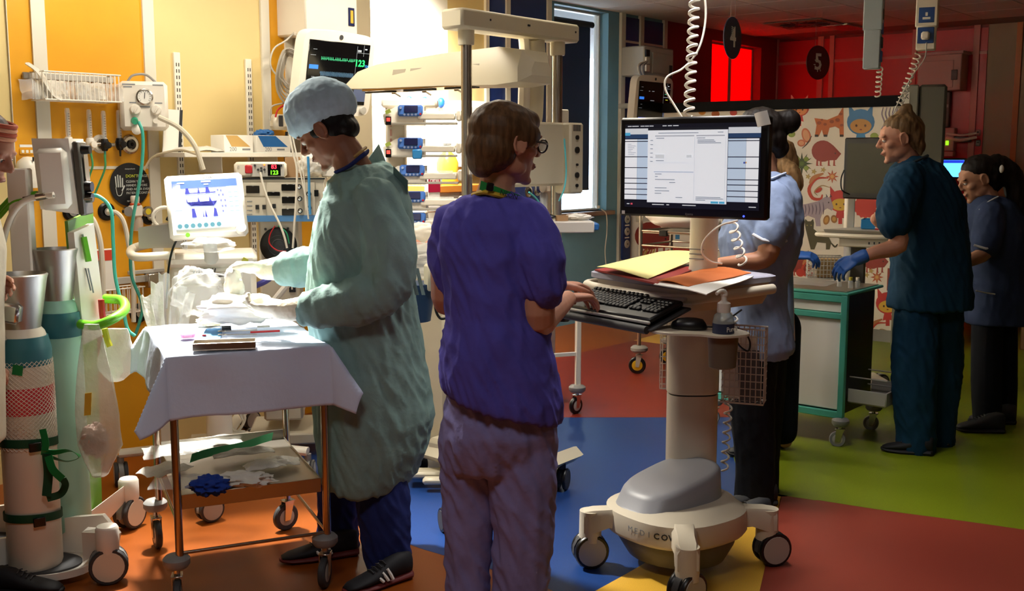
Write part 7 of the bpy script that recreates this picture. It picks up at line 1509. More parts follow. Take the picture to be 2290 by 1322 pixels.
def facebits(root, H, eye='#2a1a10', brow='#1a120c', lip='#8a4a3c', closed=False):
    for s in (-1, 1):
        e = MB().ell((.079, s * .03, .011), .0115, n=14, m=8).xf(H).build('eye', mat('eye_white', '#d8d0c8', .2), root, world=True); MB().ell((.0875, s * .03, .0085), (.004, .0055, .0055), n=10, m=6).xf(H).build('iris', mat('iris_dark', '#1c120c', .15), e, world=True)
        MB().tube([H @ Vector((.09 - .0002 * (k - 3) ** 2 - .0012 * k, s * (.012 + .0065 * k), .034 + .0012 * k - .0003 * k * k)) for k in range(7)], [.0028, .004, .0042, .004, .0036, .003, .002], 6).build('eyebrow', mat('brow_' + brow.lstrip('#'), brow, .8), root, world=True)
        MB().tube([H @ Vector((.0915 - .0006 * k * k, s * (.018 + .004 * k), .011 + .0006 * k)) for k in range(7)], .0012, 5).build('eyelid_line', mat('brow_' + brow.lstrip('#'), brow, .8), root, world=True)
    MB().tube([H @ Vector((.1 - .00035 * (k - 4) ** 2 , .0052 * (k - 4), -.0545)) for k in range(9)], [.0015, .003, .0042, .005, .005, .005, .0042, .003, .0015], 6).build('lips', mat('lip_' + lip.lstrip('#'), lip, .5), root, world=True)
def hand(mb, w, d, n, s, curl=(25, 30, 20), k=1.0, spread=1.0, thumb=.5):
    """wrist point, finger direction, palm normal, thumb side"""
    w = Vector(w); d = Vector(d).normalized(); n = Vector(n); n = (n - d * n.dot(d)).normalized(); s_ = d.cross(n) if d.cross(n).dot(Vector(s)) > 0 else n.cross(d)
    rings = []
    for (t, hw, th) in ((-.02, .027, .02), (.0, .028, .019), (.035, .037, .017), (.07, .042, .015), (.092, .041, .012)):
        rings.append([w + (d * t + s_ * hw * math.cos(a) + n * th * math.sin(a)) * k for a in [2 * math.pi * q / 14 for q in range(14)]])
    mb.loft(rings)
    for i, L_ in enumerate((.074, .083, .077, .06)):
        p = w + (d * (.088 - .004 * abs(i - 1)) + s_ * (.031 - .0205 * i)) * k; fd = (d + s_ * (.10 - .075 * i) * spread).normalized(); pts = [p - fd * .02 * k, p]; a = 0
        for j, fr in enumerate((.42, .32, .26)):
            a += curl[j] + i * 2; dd = fd * math.cos(R(a)) + n * math.sin(R(a)); pts.append(pts[-1] + dd * L_ * fr * k)
        mb.tube(pts, [.0095 * k, .0092 * k, .0088 * k, .008 * k, .0066 * k], 10); mb.ell(pts[-1], .0068 * k, n=10, m=6)
    p = w + (d * .022 + s_ * .024) * k; t1 = (d * .62 + s_ * .72 + n * .35 * thumb).normalized(); t2 = (d * .85 + s_ * .35 + n * .6 * thumb).normalized(); t3 = (d * .95 + s_ * .1 + n * .7 * thumb).normalized()
    a, b, c = p + t1 * .036 * k, p + (t1 * .036 + t2 * .03) * k, p + (t1 * .036 + t2 * .03 + t3 * .024) * k
    mb.tube([p, a, b, c], [.015 * k, .0125 * k, .0105 * k, .0082 * k], 10); mb.ell(c, .0083 * k, n=10, m=6); return mb
def shoe(root, heel, toe, upper, solem, stripes=None, w=.048, h=.075):
    heel, toe = Vector(heel), Vector(toe); heel.z = toe.z = 0; d = (toe - heel); L_ = max(.25, min(.31, d.length)); d.normalize(); s = Vector((0, 0, 1)).cross(d)
    def rings(rows): return [[heel + d * (L_ * u) + s * (ww * math.cos(a)) + Vector((0, 0, z0 + (z1 - z0) * (.5 + .5 * math.sin(a)))) for a in [2 * math.pi * q / 16 for q in range(16)]] for u, ww, z0, z1 in rows]
    so = MB().loft(rings([(-.01, .02, .002, .03), (.03, .034, .0, .035), (.3, .037, .0, .03), (.6, .046, .0, .026), (.85, .043, .003, .026), (.97, .025, .008, .026), (1.0, .012, .012, .024)])); so.build('shoe_sole', solem, root, world=True)
    up = MB().loft(rings([(.0, .018, .018, h + .02), (.04, .03, .018, h + .025), (.18, .034, .018, h + .03), (.35, .035, .018, h + .02), (.5, .038, .018, h * .95), (.7, .042, .018, h * .72), (.88, .037, .018, h * .55), (.97, .02, .018, h * .42)])); uo = up.build('shoe_upper', upper, root, world=True, smooth=70)
    if stripes:
        for k in range(3):
            for sg in (-1, 1):
                a = heel + d * L_ * (.36 + .07 * k) + s * sg * .0405 + Vector((0, 0, .03)); b = heel + d * L_ * (.42 + .07 * k) + s * sg * .028 + Vector((0, 0, h * .92 - .01 * k)); MB().tube([a, a.lerp(b, .5) + s * sg * .004, b], .006, 6).build('shoe_stripe', stripes, uo, world=True)
    for k in range(4):
        c = heel + d * L_ * (.42 + .06 * k) + Vector((0, 0, h * .95 - .007 * k + .012)); MB().tube([c - s * .022, c + Vector((0, 0, .006)), c + s * .022], .0025, 5).build('shoe_lace', m_dgrey, uo, world=True)
def folds(seed, amp=.007, fx=9.0, fz=2.2, cross=.0):
    o = Vector((seed * 3.1, seed * 1.7, seed))
    def f(p, n):
        q = Vector((p.x * fx, p.y * fx, p.z * fz)) + o; a = noise.noise(q); b = noise.noise(q * 2.3); c = noise.noise(Vector((p.x * 14, p.y * 14, p.z * 16 + 30 * p.x)) + o)
        return amp * (a + .5 * (1 - 2 * abs(b))) + cross * (1 - 2 * abs(c))
    return f
def hairdisp(seed, amp=.003, f=60, dirv=(1, 1, .25)):
    o = Vector((seed, seed * 2, 0))
    return lambda p, n: amp * noise.noise(Vector((p.x * f * dirv[0], p.y * f * dirv[1], p.z * f * dirv[2])) + o) + amp * .8 * noise.noise(Vector((p.x * 18, p.y * 18, p.z * 6)) + o)
def basehair(H): return MB().ell((-.03, 0, .052), (.102, .086, .08), rotm(0, -20, 0)).ell((-.064, 0, -.005), (.058, .077, .072)).xf(H)
def cloth(name, col, rough=.85, bs=22, st=.5): return mat(name, col, rough, bump=(bs, st, .008), vary=(9, .05), spec=.2)
def skin(name, col): return mat(name, col, .5, vary=(25, .05), sub=.08, spec=.35)
def hairm(name, col): return mat(name, col, .55, vary=(70, .35), bump=(90, .5, .003), stretch=(1, 1, .2), spec=.2)
def person(label, px, py, Y, z=0): p = at(px, py, Y); return thing('person', label, 'person', Vector((p.x, Y, z)), 0, 'staff on the ward')

# ---- person in the teal gown
Y = 3.9; pa = person('person in a teal gown, pale blue cap and gloves bending over the drape', 825, 1200, Y)
HA = hmat(at(730, 294, Y + .02), 172, 36, 0, 1.03); sk = skin('skin_brown', '#8a5a42')
b = MB(); head(b, HA); limb(b, [(752, 312, Y + .02, 36), (780, 352, Y + .02, 38), (805, 420, Y + .02, 50)])
sil(b, Y, [(410, 770, 870, .1), (470, 745, 885, .14), (600, 735, 880, .13), (750, 745, 880, .13), (900, 750, 880, .13), (1000, 750, 880, .13)])
limb(b, [(845, 470, Y - .17, 40), (852, 650, Y - .2, 26), (700, 690, Y - .2, 20), (650, 692, Y - .18, 17)]); limb(b, [(790, 460, Y + .2, 38), (770, 600, Y + .24, 26), (690, 590, Y + .22, 21), (630, 600, Y + .2, 17)])
limb(b, [(850, 1000, 3.8, 45), (857, 1130, 3.78, 32), (866, 1270, 3.77, 22)]); limb(b, [(770, 1000, 4.0, 42), (762, 1110, 4.02, 30), (757, 1225, 4.02, 22)])
solid('body', b, sk, pa, .0042, 7); facebits(pa, HA, brow='#120c08', lip='#6a3a2c')
g = MB(); sil(g, Y, [(368, 775, 868, .075, .02), (385, 755, 890, .1, .01), (412, 735, 908, .15), (450, 722, 915, .2), (500, 704, 920, .215), (560, 693, 924, .21), (650, 690, 922, .2), (750, 700, 938, .205), (850, 708, 955, .23), (930, 712, 966, .245), (1000, 716, 952, .25), (1045, 719, 932, .25), (1066, 724, 912, .245)])
limb(g, [(838, 452, Y - .14, 52), (868, 540, Y - .19, 58), (862, 640, Y - .22, 56), (810, 672, Y - .24, 50), (745, 684, Y - .23, 42), (690, 690, Y - .21, 36)]); limb(g, [(790, 452, Y + .14, 50), (770, 560, Y + .2, 52), (735, 595, Y + .22, 47), (690, 596, Y + .22, 42), (645, 600, Y + .21, 36)])
gown_m = cloth('gown_teal', '#84a29c', .8, 14, 1.0)
fo = folds(3, .015, 8, 1.7, .006); gw = solid('gown', g, gown_m, pa, .0075, 4, fo)
MB().sheet([[at(812 + 7 * i, 372 - 10 * i + 26 * j, Y - .04 + .03 * i) + Vector((.012 * j * i / 4, .02 * j, 0)) for j in range(4)] for i in range(6)], .002).build('gown_collar', gown_m, gw, world=True)
MB().sheet([[at(880 + 8 * i, 372 + 8 * i + 20 * j, Y - .1 + .05 * j) for j in range(4)] for i in range(5)], .002).build('gown_collar', gown_m, gw, world=True)
crumple('gown_tie', gown_m, at(918, 598, Y - .1), (.02, .02, .016), .4, 3, parent=gw, seed=3)
for dx in (0, 14): MB().sheet([[at(914 + dx + 3 * k, 600 + 12 * k, Y - .1), at(922 + dx + 3 * k, 600 + 12 * k, Y - .09)] for k in range(6)], .0015).build('gown_tie', gown_m, gw, world=True)
MB().tube(curve([at(752, 385, Y - .06), at(780, 372, Y - .1), at(808, 350, Y - .075), at(822, 340, Y)], 5), .012, 8, flat=.5).build('scrub_collar', cloth('scrub_navy', '#26306a'), pa, world=True); MB().tube(curve([at(792, 352, Y - .09), at(806, 340, Y - .08), at(818, 330, Y - .03)], 5), .006, 6).build('neck_band', mat('neck_yellow', '#a8884a', .7), pa, world=True)
sil_m = cloth('scrub_navy', '#26306a', .85, 20, .5)
l = MB(); limb(l, [(850, 1010, 3.82, 52), (855, 1100, 3.79, 60), (862, 1190, 3.77, 54), (867, 1258, 3.77, 50)]); limb(l, [(772, 1010, 4.0, 50), (762, 1090, 4.02, 50), (757, 1160, 4.02, 45), (756, 1215, 4.02, 45)]); sil(l, Y, [(900, 745, 900, .15), (1020, 745, 900, .15)])
solid('trousers', l, sil_m, pa, .0075, 3, folds(5, .01, 10, 4, .006))
m_bs = mat('shoe_black', '#15151a', .7); m_rs = mat('shoe_red', '#6a1c18', .6)
shoe(pa, G(918, 1290), G(768, 1335), m_bs, m_rs, m_paper); shoe(pa, G(800, 1240), G(625, 1262), m_bs, m_rs, m_paper)
# cap and hair
hr = MB(); hr.ell((-.035, 0, .02), (.085, .082, .085)); hr.ell((-.075, 0, -.03), (.035, .062, .045)); hr.ell((.012, .06, .008), (.03, .014, .024)); hr.ell((.012, -.06, .008), (.03, .014, .024)); hr.xf(HA); solid('hair', hr, hairm('hair_black', '#0d0b0a'), pa, .005, 3, hairdisp(2, .002))
cp = MB(); cp.ell((-.025, 0, .08), (.128, .1, .1), rotm(0, -8, 0)); cp.ell((.03, 0, .075), (.08, .082, .06), rotm(0, 10, 0)); cp.ell((-.08, 0, .062), (.078, .088, .078)); cp.xf(HA)
cpo = solid('surgical_cap', cp, mat('cap_blue', '#a9c2d2', .8, bump=(20, .5, .006), vary=(30, .08)), pa, .005, 4, folds(9, .004, 16, 12, .003))
# gloves
glm = mat('latex_cream', '#efe6cf', .55, bump=(40, .3, .004), sub=.05)
gl = MB(); w1 = at(636, 693, Y - .2); limb(gl, [(700, 690, Y - .21, 31), (660, 692, Y - .21, 26), (630, 694, Y - .2, 22)]); hand(gl, w1, (-1, .22, -.08), (.1, .5, .8), (0, .8, .5), (22, 28, 20), 1.12); solid('glove', gl, glm, pa, .0035, 3, folds(4, .002, 30, 30, .001))
gl = MB(); w2_ = at(592, 602, Y + .18); limb(gl, [(648, 600, Y + .21, 31), (615, 602, Y + .2, 26), (590, 603, Y + .18, 22)]); hand(gl, w2_, (-1, -.15, .12), (0, -.4, -.9), (0, -.8, .4), (38, 42, 30), 1.12); solid('glove', gl, glm, pa, .0035, 3, folds(6, .002, 30, 30, .001))
ho = MB(); 
crumple('held_cloth', m_linen, at(540, 690, Y + .02), (.15, .09, .05), .4, 2.6, 'white sterile cloth held in the gloved hands over the drape', 'cloth', seed=41, n=36)
crumple('gauze_wad', m_linen, at(522, 640, Y + .1), (.035, .035, .065), .3, 2.6, 'upright wad of white gauze under the raised gloved hand', 'gauze', seed=43, n=26)
# ---- person in the violet tunic
Y = 3.25; pb_ = person('person with short brown hair and glasses in a violet tunic typing at the cart', 1110, 1300, Y)
HB = hmat(at(1134, 322, Y), 32, 8, 0, 1.02); sk = skin('skin_fair', '#c08a70')
b = MB(); head(b, HB, True); limb(b, [(1118, 350, Y, 40), (1112, 410, Y + .01, 40), (1108, 450, Y + .02, 50)])
sil(b, Y, [(440, 1065, 1150, .05), (500, 1020, 1195, .09), (650, 1025, 1195, .1), (800, 1020, 1200, .11), (880, 1020, 1200, .11)])
limb(b, [(1190, 510, Y - .05, 42), (1203, 620, Y - .08, 40), (1204, 712, Y - .08, 39), (1222, 706, Y + .03, 33), (1252, 682, Y + .2, 25), (1270, 668, Y + .34, 19)], sub=4)
limb(b, [(1010, 510, Y + .05, 44), (995, 640, Y + .05, 32), (1015, 680, Y + .1, 30), (1150, 650, Y + .4, 20), (1240, 642, Y + .46, 17)])
hand(b, at(1270, 667, Y + .38), (.72, .62, -.02), (0, -.1, -1), (-.6, .7, 0), (24, 22, 16), .98); hand(b, at(1245, 640, Y + .48), (.75, .5, -.02), (0, -.1, -1), (.5, -.6, 0), (22, 22, 16), .98)
limb(b, [(1055, 880, Y + .05, 50), (1055, 1150, Y + .05, 36), (1060, 1440, Y + .03, 24)]); limb(b, [(1160, 880, Y - .02, 52), (1165, 1150, Y, 38), (1160, 1440, Y, 24)])
solid('body', b, sk, pb_, .004, 5); facebits(pb_, HB, brow='#3a281c')
tn = MB(); sil(tn, Y, [(432, 1065, 1150, .055, .01), (448, 1035, 1180, .085, .0, 4), (472, 1005, 1208, .115), (510, 988, 1222, .14), (570, 985, 1222, .15), (640, 993, 1222, .15), (700, 1000, 1222, .15, 0, 2), (760, 994, 1230, .165, 0, 6), (820, 988, 1240, .175, 0, 16), (870, 988, 1250, .18, 0, 28), (905, 992, 1256, .18, 0, 40)], e=.9)
limb(tn, [(1180, 498, Y - .04, 52), (1200, 560, Y - .09, 55), (1208, 615, Y - .1, 54), (1211, 640, Y - .1, 52)]); limb(tn, [(1020, 500, Y + .04, 46), (1004, 570, Y + .04, 44), (1006, 625, Y + .05, 38)])
m_vio = cloth('tunic_violet', '#554fae', .85, 18, .45); tno = solid('tunic', tn, m_vio, pb_, .0075, 4, folds(12, .014, 7, 3, .008))
MB().tube(curve([at(1060, 436, Y - .03), at(1085, 430, Y - .07), at(1115, 437, Y - .075), at(1150, 446, Y - .02)], 6), .0115, 8, flat=.7).build('yellow_collar', mat('collar_yellow', '#c8a428', .7), pb_, world=True)
sl = MB().sheet([[at(1076, 404 + 22 * 0, Y - .075).lerp(at(1185, 445, Y + .02), k / 10) + Vector((0, -.022 * math.sin(math.pi * k / 10), 0)), at(1072, 424, Y - .075).lerp(at(1183, 462, Y + .02), k / 10) + Vector((0, -.022 * math.sin(math.pi * k / 10), 0))] for k in range(11)], .002).build('lanyard', mat('lanyard_green', '#1c8a3c', .6), pb_, world=True)
text('NEON', .02, m_ink, 'lanyard_lettering', sl, M4(at(1138, 436, Y - .079), rotm(0, 17, 18) @ FACE_FRONT), world=True); MB().box(at(1096, 418, Y - .098), (.022, .006, .024), rotm(0, 10, 10), .003).build('lanyard_clip', m_black, sl, world=True)
tr_ = MB(); limb(tr_, [(1058, 880, Y + .03, 52), (1052, 1000, Y + .03, 62), (1048, 1150, Y + .03, 52), (1046, 1300, Y + .02, 50), (1052, 1500, Y + .02, 50)]); limb(tr_, [(1152, 890, Y, 66), (1165, 1000, Y - .02, 74), (1168, 1150, Y - .02, 66), (1162, 1300, Y - .02, 62), (1158, 1500, Y - .02, 58)]); sil(tr_, Y, [(850, 1012, 1218, .12), (905, 1004, 1230, .14), (960, 996, 1241, .15), (1000, 998, 1238, .13), (1045, 1004, 1232, .1)])
solid('trousers', tr_, cloth('trousers_lilac', '#8684bc', .85, 20, .5), pb_, .008, 12, folds(15, .014, 8, 2.5, .008))
for (hx_, tx_, yy) in ((-.13, .0, 3.3), (.02, .15, 3.22)): shoe(pb_, Vector((hx_, yy - .08, 0)), Vector((tx_, yy + .18, 0)), m_bs, m_bs)
hr = MB(); hr.ell((-.02, 0, .04), (.108, .09, .085)); hr.ell((-.05, 0, -.02), (.078, .082, .075)); hr.ell((-.075, 0, -.06), (.04, .06, .05)); hr.ell((.04, .02, .075), (.066, .07, .042)); hr.ell((.02, .068, .03), (.05, .022, .04)); hr.ell((.02, -.068, .03), (.05, .022, .04)); hr.xf(HB)
solid('hair', hr, hairm('hair_brown', '#5a4028'), pb_, .005, 4, hairdisp(7, .0025))
sp = MB(); 
for s in (-1, 1): MB().tube([HB @ Vector((.105 + .012 * math.cos(a) * 0, s * .032 + .024 * math.cos(a), .008 + .019 * math.sin(a))) for a in [2 * math.pi * k / 18 for k in range(18)]], .0028, 6, True).build('glasses_rim', m_black, pb_, world=True); MB().tube([HB @ Vector((.104, s * .055, .014)), HB @ Vector((.08, s * .077, .014)), HB @ Vector((.0, s * .082, .012))], .0035, 6).build('glasses_arm', m_black, pb_, world=True); MB().lathe([(.001, 0), (.022, 0), (.022, .001), (.001, .001)], HB @ Vector((.104, s * .032, .008)), 16, HB.to_3x3() @ rotm(0, 90, 0)).build('lens', m_clear, pb_, world=True)
# ---- nurse in grey blue dress behind the monitor
Y = 4.6; pc_ = person('nurse with a dark bun in a grey blue dress standing behind the monitor', 1690, 1140, Y)
HC = hmat(at(1694, 312, Y), 175, 10, 0, 1.0); b = MB(); head(b, HC, True); limb(b, [(1705, 340, Y, 26), (1712, 385, Y, 27), (1712, 420, Y, 34)])
sil(b, Y, [(410, 1680, 1745, .08), (480, 1660, 1765, .11), (640, 1665, 1735, .1), (760, 1655, 1745, .11)]); sk2 = skin('skin_tan', '#b07c5e')
limb(b, [(1728, 450, Y - .13, 24), (1722, 545, Y - .2, 26), (1705, 580, Y - .2, 23), (1650, 586, Y - .2, 17), (1612, 588, Y - .18, 13)]); hand(b, at(1612, 588, Y - .18), (-1, .0, -.05), (0, .2, -1), (0, 1, 0), (25, 25, 15), .95); limb(b, [(1690, 450, Y + .1, 22), (1660, 560, Y + .13, 18), (1615, 590, Y + .12, 15)])
limb(b, [(1688, 780, Y - .06, 40), (1685, 950, Y - .06, 28), (1685, 1140, Y - .06, 17)]); limb(b, [(1712, 780, Y + .1, 40), (1705, 950, Y + .12, 28), (1690, 1110, Y + .12, 17)]); solid('body', b, sk2, pc_, .005, 4); facebits(pc_, HC)
d = MB(); sil(d, Y, [(388, 1690, 1765, .075, .0, 6), (408, 1668, 1778, .12), (440, 1645, 1786, .165), (490, 1622, 1792, .18), (540, 1612, 1788, .18), (590, 1618, 1772, .17), (630, 1630, 1752, .16), (680, 1630, 1752, .17), (730, 1632, 1762, .185), (775, 1640, 1772, .19, 0, -6), (790, 1650, 1764, .18, 0, -6)])
limb(d, [(1732, 440, Y - .13, 34), (1735, 490, Y - .17, 37), (1722, 530, Y - .19, 35)]); m_dr = cloth('dress_grey_blue', '#8494b4', .85, 20, .4); dro = solid('dress', d, m_dr, pc_, .008, 4, folds(21, .009, 8, 3, .005))
MB().tube([at(1684, 524, Y - .215), at(1705, 536, Y - .24), at(1735, 542, Y - .235), at(1757, 538, Y - .19)], .011, 8, flat=.6).build('cuff_band', mat('cuff_white', '#cfd4dc', .8), dro, world=True); MB().tube(curve([at(1690, 412, Y - .1), at(1720, 402, Y - .12), at(1755, 388, Y - .07)], 5), .012, 8, flat=.5).build('collar', mat('collar_pale', '#a8b2c4', .8), dro, world=True)
l = MB(); limb(l, [(1690, 740, Y - .06, 56), (1682, 900, Y - .06, 50), (1688, 1030, Y - .06, 44), (1684, 1148, Y - .06, 44)]); limb(l, [(1712, 740, Y + .1, 52), (1708, 900, Y + .12, 44), (1700, 1030, Y + .12, 40), (1700, 1118, Y + .12, 40)]); m_blk = cloth('trousers_black', '#14161c', .9, 24, .3); solid('trousers', l, m_blk, pc_, .008, 3, folds(22, .006, 9, 3, .002))
shoe(pc_, G(1720, 1165), G(1635, 1172), m_bs, m_bs); shoe(pc_, G(1735, 1130), G(1650, 1136), m_bs, m_bs)
hb = hairm('hair_dark', '#17110e'); hr = basehair(HC); hr.ell(HC @ Vector((-.08, 0, -.05)), .045); limb(hr, [(1735, 275, Y, 26), (1765, 272, Y, 27)]); solid('hair', hr, hb, pc_, .006, 3, hairdisp(9, .004))
# ---- colleague hidden behind her
Y = 5.35; pe = person('colleague with fair hair mostly hidden behind the grey blue dress, blue glove showing', 1740, 1000, Y)
HE = hmat(at(1735, 372, Y), 200, 25, 0, .98); b = MB(); head(b, HE, True); limb(b, [(1735, 390, Y, 22), (1735, 450, Y, 28)]); sil(b, Y, [(450, 1690, 1780, .12), (600, 1700, 1770, .12), (760, 1695, 1775, .13)]); limb(b, [(1760, 470, Y - .1, 22), (1745, 560, Y - .16, 18), (1770, 572, Y - .2, 13)]); limb(b, [(1715, 760, Y - .05, 35), (1715, 1000, Y - .05, 18)]); limb(b, [(1755, 760, Y + .08, 35), (1755, 985, Y + .08, 18)]); solid('body', b, skin('skin_light', '#c8967c'), pe, .006, 4); facebits(pe, HE)
d = MB(); sil(d, Y, [(430, 1715, 1758, .06), (455, 1690, 1780, .13), (520, 1685, 1778, .15), (600, 1692, 1768, .14), (700, 1688, 1770, .15), (740, 1690, 1770, .15)]); limb(d, [(1765, 470, Y - .1, 27), (1758, 530, Y - .14, 25)]); solid('tunic', d, m_dr, pe, .009, 4, folds(31, .006))
l = MB(); limb(l, [(1715, 730, Y - .05, 40), (1715, 985, Y - .05, 32)]); limb(l, [(1752, 730, Y + .08, 40), (1752, 965, Y + .08, 32)]); solid('trousers', l, m_blk, pe, .01, 3)
shoe(pe, Vector((1.34, Y - .03, 0)), Vector((1.14, Y - .05, 0)), m_bs, m_bs); shoe(pe, Vector((1.42, Y + .1, 0)), Vector((1.2, Y + .1, 0)), m_bs, m_bs)
hr = basehair(HE); limb(hr, [(1752, 370, Y - .06, 20), (1772, 390, Y - .1, 20), (1778, 415, Y - .1, 18), (1772, 436, Y - .1, 10)]); solid('hair', hr, hairm('hair_fair', '#a8845a'), pe, .006, 3, hairdisp(4, .006, 50))
gl = MB(); hand(gl, at(1770, 572, Y - .2), (.9, -.3, .05), (0, .3, -1), (0, 1, .2), (30, 35, 25), 1.0); limb(gl, [(1764, 571, Y - .19, 16), (1774, 573, Y - .2, 14)]); m_gb = mat('glove_blue', '#2f62b0', .5, bump=(40, .3, .004)); solid('glove', gl, m_gb, pe, .005, 3)
# ---- nurse in dark teal scrubs
Y = 5.45; pd_ = person('nurse in dark teal scrubs with a fair topknot and a blue glove', 2060, 1000, Y)
HD = hmat(at(2012, 312, Y), 172, 12, 0, .98); sk3 = skin('skin_rosy', '#c08a70'); b = MB(); head(b, HD, True); limb(b, [(2022, 335, Y, 23), (2038, 372, Y, 25), (2045, 410, Y, 34)])
sil(b, Y, [(390, 2020, 2080, .07), (450, 2005, 2125, .1), (600, 2015, 2135, .1), (660, 2015, 2135, .1)])
limb(b, [(2035, 420, Y - .13, 20), (2006, 500, Y - .21, 22), (2008, 548, Y - .22, 22), (1960, 564, Y - .24, 16), (1925, 575, Y - .24, 12)]); limb(b, [(2045, 420, Y + .1, 20), (1990, 500, Y + .2, 18), (1960, 490, Y + .2, 14)])
limb(b, [(2045, 720, Y - .07, 34), (2045, 870, Y - .07, 26), (2045, 1000, Y - .07, 16)]); limb(b, [(2100, 720, Y + .08, 34), (2100, 870, Y + .08, 28), (2098, 985, Y + .08, 16)]); solid('body', b, sk3, pd_, .0045, 6); facebits(pd_, HD, brow='#5a4028')
d = MB(); sil(d, Y, [(352, 2022, 2078, .065, 0, 4), (372, 1998, 2100, .11), (400, 1985, 2125, .155), (450, 1983, 2150, .17), (520, 1995, 2158, .17), (600, 1998, 2165, .165), (660, 1992, 2170, .17), (688, 1990, 2170, .17)]); limb(d, [(2030, 400, Y - .12, 36), (2008, 450, Y - .19, 42), (2000, 496, Y - .21, 38)]); m_tl = cloth('scrubs_dark_teal', '#103650', .85, 20, .35); solid('scrub_top', d, m_tl, pd_, .008, 4, folds(41, .009, 8, 3, .006))
l = MB(); limb(l, [(2050, 690, Y - .04, 44), (2043, 800, Y - .07, 48), (2046, 920, Y - .07, 44), (2050, 1000, Y - .07, 42)]); limb(l, [(2105, 690, Y + .06, 46), (2105, 800, Y + .08, 46), (2100, 900, Y + .08, 40), (2098, 985, Y + .08, 36)]); solid('scrub_trousers', l, m_tl, pd_, .009, 3, folds(42, .009, 9, 4, .006))
shoe(pd_, G(2085, 1020), G(1985, 1010), m_bs, m_bs); shoe(pd_, G(2125, 1000), G(2030, 990), m_bs, m_bs)
hr = basehair(HD); hr.ell(HD @ Vector((-.082, 0, -.05)), .04); limb(hr, [(2025, 262, Y, 22), (2027, 244, Y, 14)]); limb(hr, [(2048, 300, Y - .06, 14), (2056, 325, Y - .06, 10), (2058, 345, Y - .06, 5)]); solid('hair', hr, hairm('hair_ash', '#6a5236'), pd_, .006, 3, hairdisp(11, .006, 55))
gl = MB(); limb(gl, [(1932, 573, Y - .24, 16), (1915, 580, Y - .24, 15)]); hand(gl, at(1918, 578, Y - .24), (-.75, .0, -.45), (.3, .4, -.6), (0, .9, .2), (25, 30, 20), 1.0); solid('glove', gl, m_gb, pd_, .004, 3)
MB().tube(curve([at(2020, 372, Y - .09), at(2045, 362, Y - .11), at(2075, 348, Y - .07)], 5), .008, 6).build('neck_trim', mat('trim_dark', '#20303a', .8), pd_, world=True)
# ---- nurse with dark ponytail at the far end
Y = 5.95; pf = person('nurse with a long dark ponytail in a navy dress beside the dark teal scrubs', 2210, 955, Y)
HF = hmat(at(2187, 402, Y), 178, 22, 0, 1.0); b = MB(); head(b, HF, True); limb(b, [(2200, 420, Y, 22), (2212, 450, Y, 24)]); sil(b, Y, [(455, 2190, 2250, .07), (560, 2190, 2265, .1), (680, 2190, 2265, .1)]); limb(b, [(2215, 490, Y - .12, 18), (2205, 560, Y - .2, 19), (2165, 585, Y - .24, 14)]); limb(b, [(2215, 490, Y + .1, 18), (2190, 570, Y + .15, 18), (2155, 590, Y + .2, 14)]); hand(b, at(2165, 585, Y - .24), (-1, .1, 0), (0, .2, -1), (0, 1, 0), (30, 30, 20), .95)
limb(b, [(2208, 700, Y - .04, 24), (2205, 850, Y - .07, 22), (2205, 950, Y - .07, 14)]); limb(b, [(2240, 700, Y + .06, 24), (2240, 850, Y + .08, 22), (2240, 940, Y + .08, 14)]); solid('body', b, skin('skin_olive', '#a87c62'), pf, .005, 6); facebits(pf, HF)
d = MB(); sil(d, Y, [(438, 2185, 2245, .065, 0, 4), (455, 2168, 2265, .11), (490, 2155, 2285, .155), (560, 2160, 2290, .16), (620, 2170, 2282, .15), (680, 2162, 2290, .16), (722, 2160, 2296, .165)]); limb(d, [(2215, 480, Y - .11, 32), (2205, 545, Y - .19, 33)]); m_nd = cloth('dress_navy', '#2c3856', .85, 20, .35); do_ = solid('dress', d, m_nd, pf, .009, 4, folds(51, .006, 9, 3, .002))
MB().tube([at(2178, 548, Y - .24), at(2205, 556, Y - .26), at(2232, 552, Y - .23)], .007, 6).build('cuff_piping', mat('cuff_white', '#cfd4dc', .8), do_, world=True); MB().tube([at(2182, 650, Y - .19), at(2205, 655, Y - .2), at(2225, 658, Y - .19)], .004, 6).build('pocket_piping', mat('cuff_white', '#cfd4dc', .8), do_, world=True); MB().tube(curve([at(2190, 470, Y - .13), at(2210, 452, Y - .13), at(2232, 440, Y - .08)], 5), .005, 6).build('collar_piping', mat('cuff_white', '#cfd4dc', .8), do_, world=True)
l = MB(); limb(l, [(2208, 710, Y - .05, 34), (2206, 850, Y - .07, 34), (2208, 935, Y - .07, 32)]); limb(l, [(2240, 710, Y + .06, 34), (2240, 850, Y + .08, 34), (2240, 925, Y + .08, 32)]); solid('trousers', l, m_blk, pf, .01, 3)
shoe(pf, G(2245, 970), G(2140, 965), m_bs, m_bs, h=.09); shoe(pf, G(2270, 950), G(2165, 946), m_bs, m_bs, h=.09)
hr = basehair(HF); hr.ell(HF @ Vector((-.07, 0, -.04)), .06); limb(hr, [(2230, 370, Y, 26), (2262, 395, Y, 26), (2275, 450, Y, 22), (2276, 500, Y, 18), (2278, 535, Y, 8)]); solid('hair', hr, hb, pf, .007, 3, hairdisp(13, .005, 50)); MB().ell(at(2240, 378, Y - .08), (.012, .012, .022)).build('hair_clip', m_pl, pf, world=True)
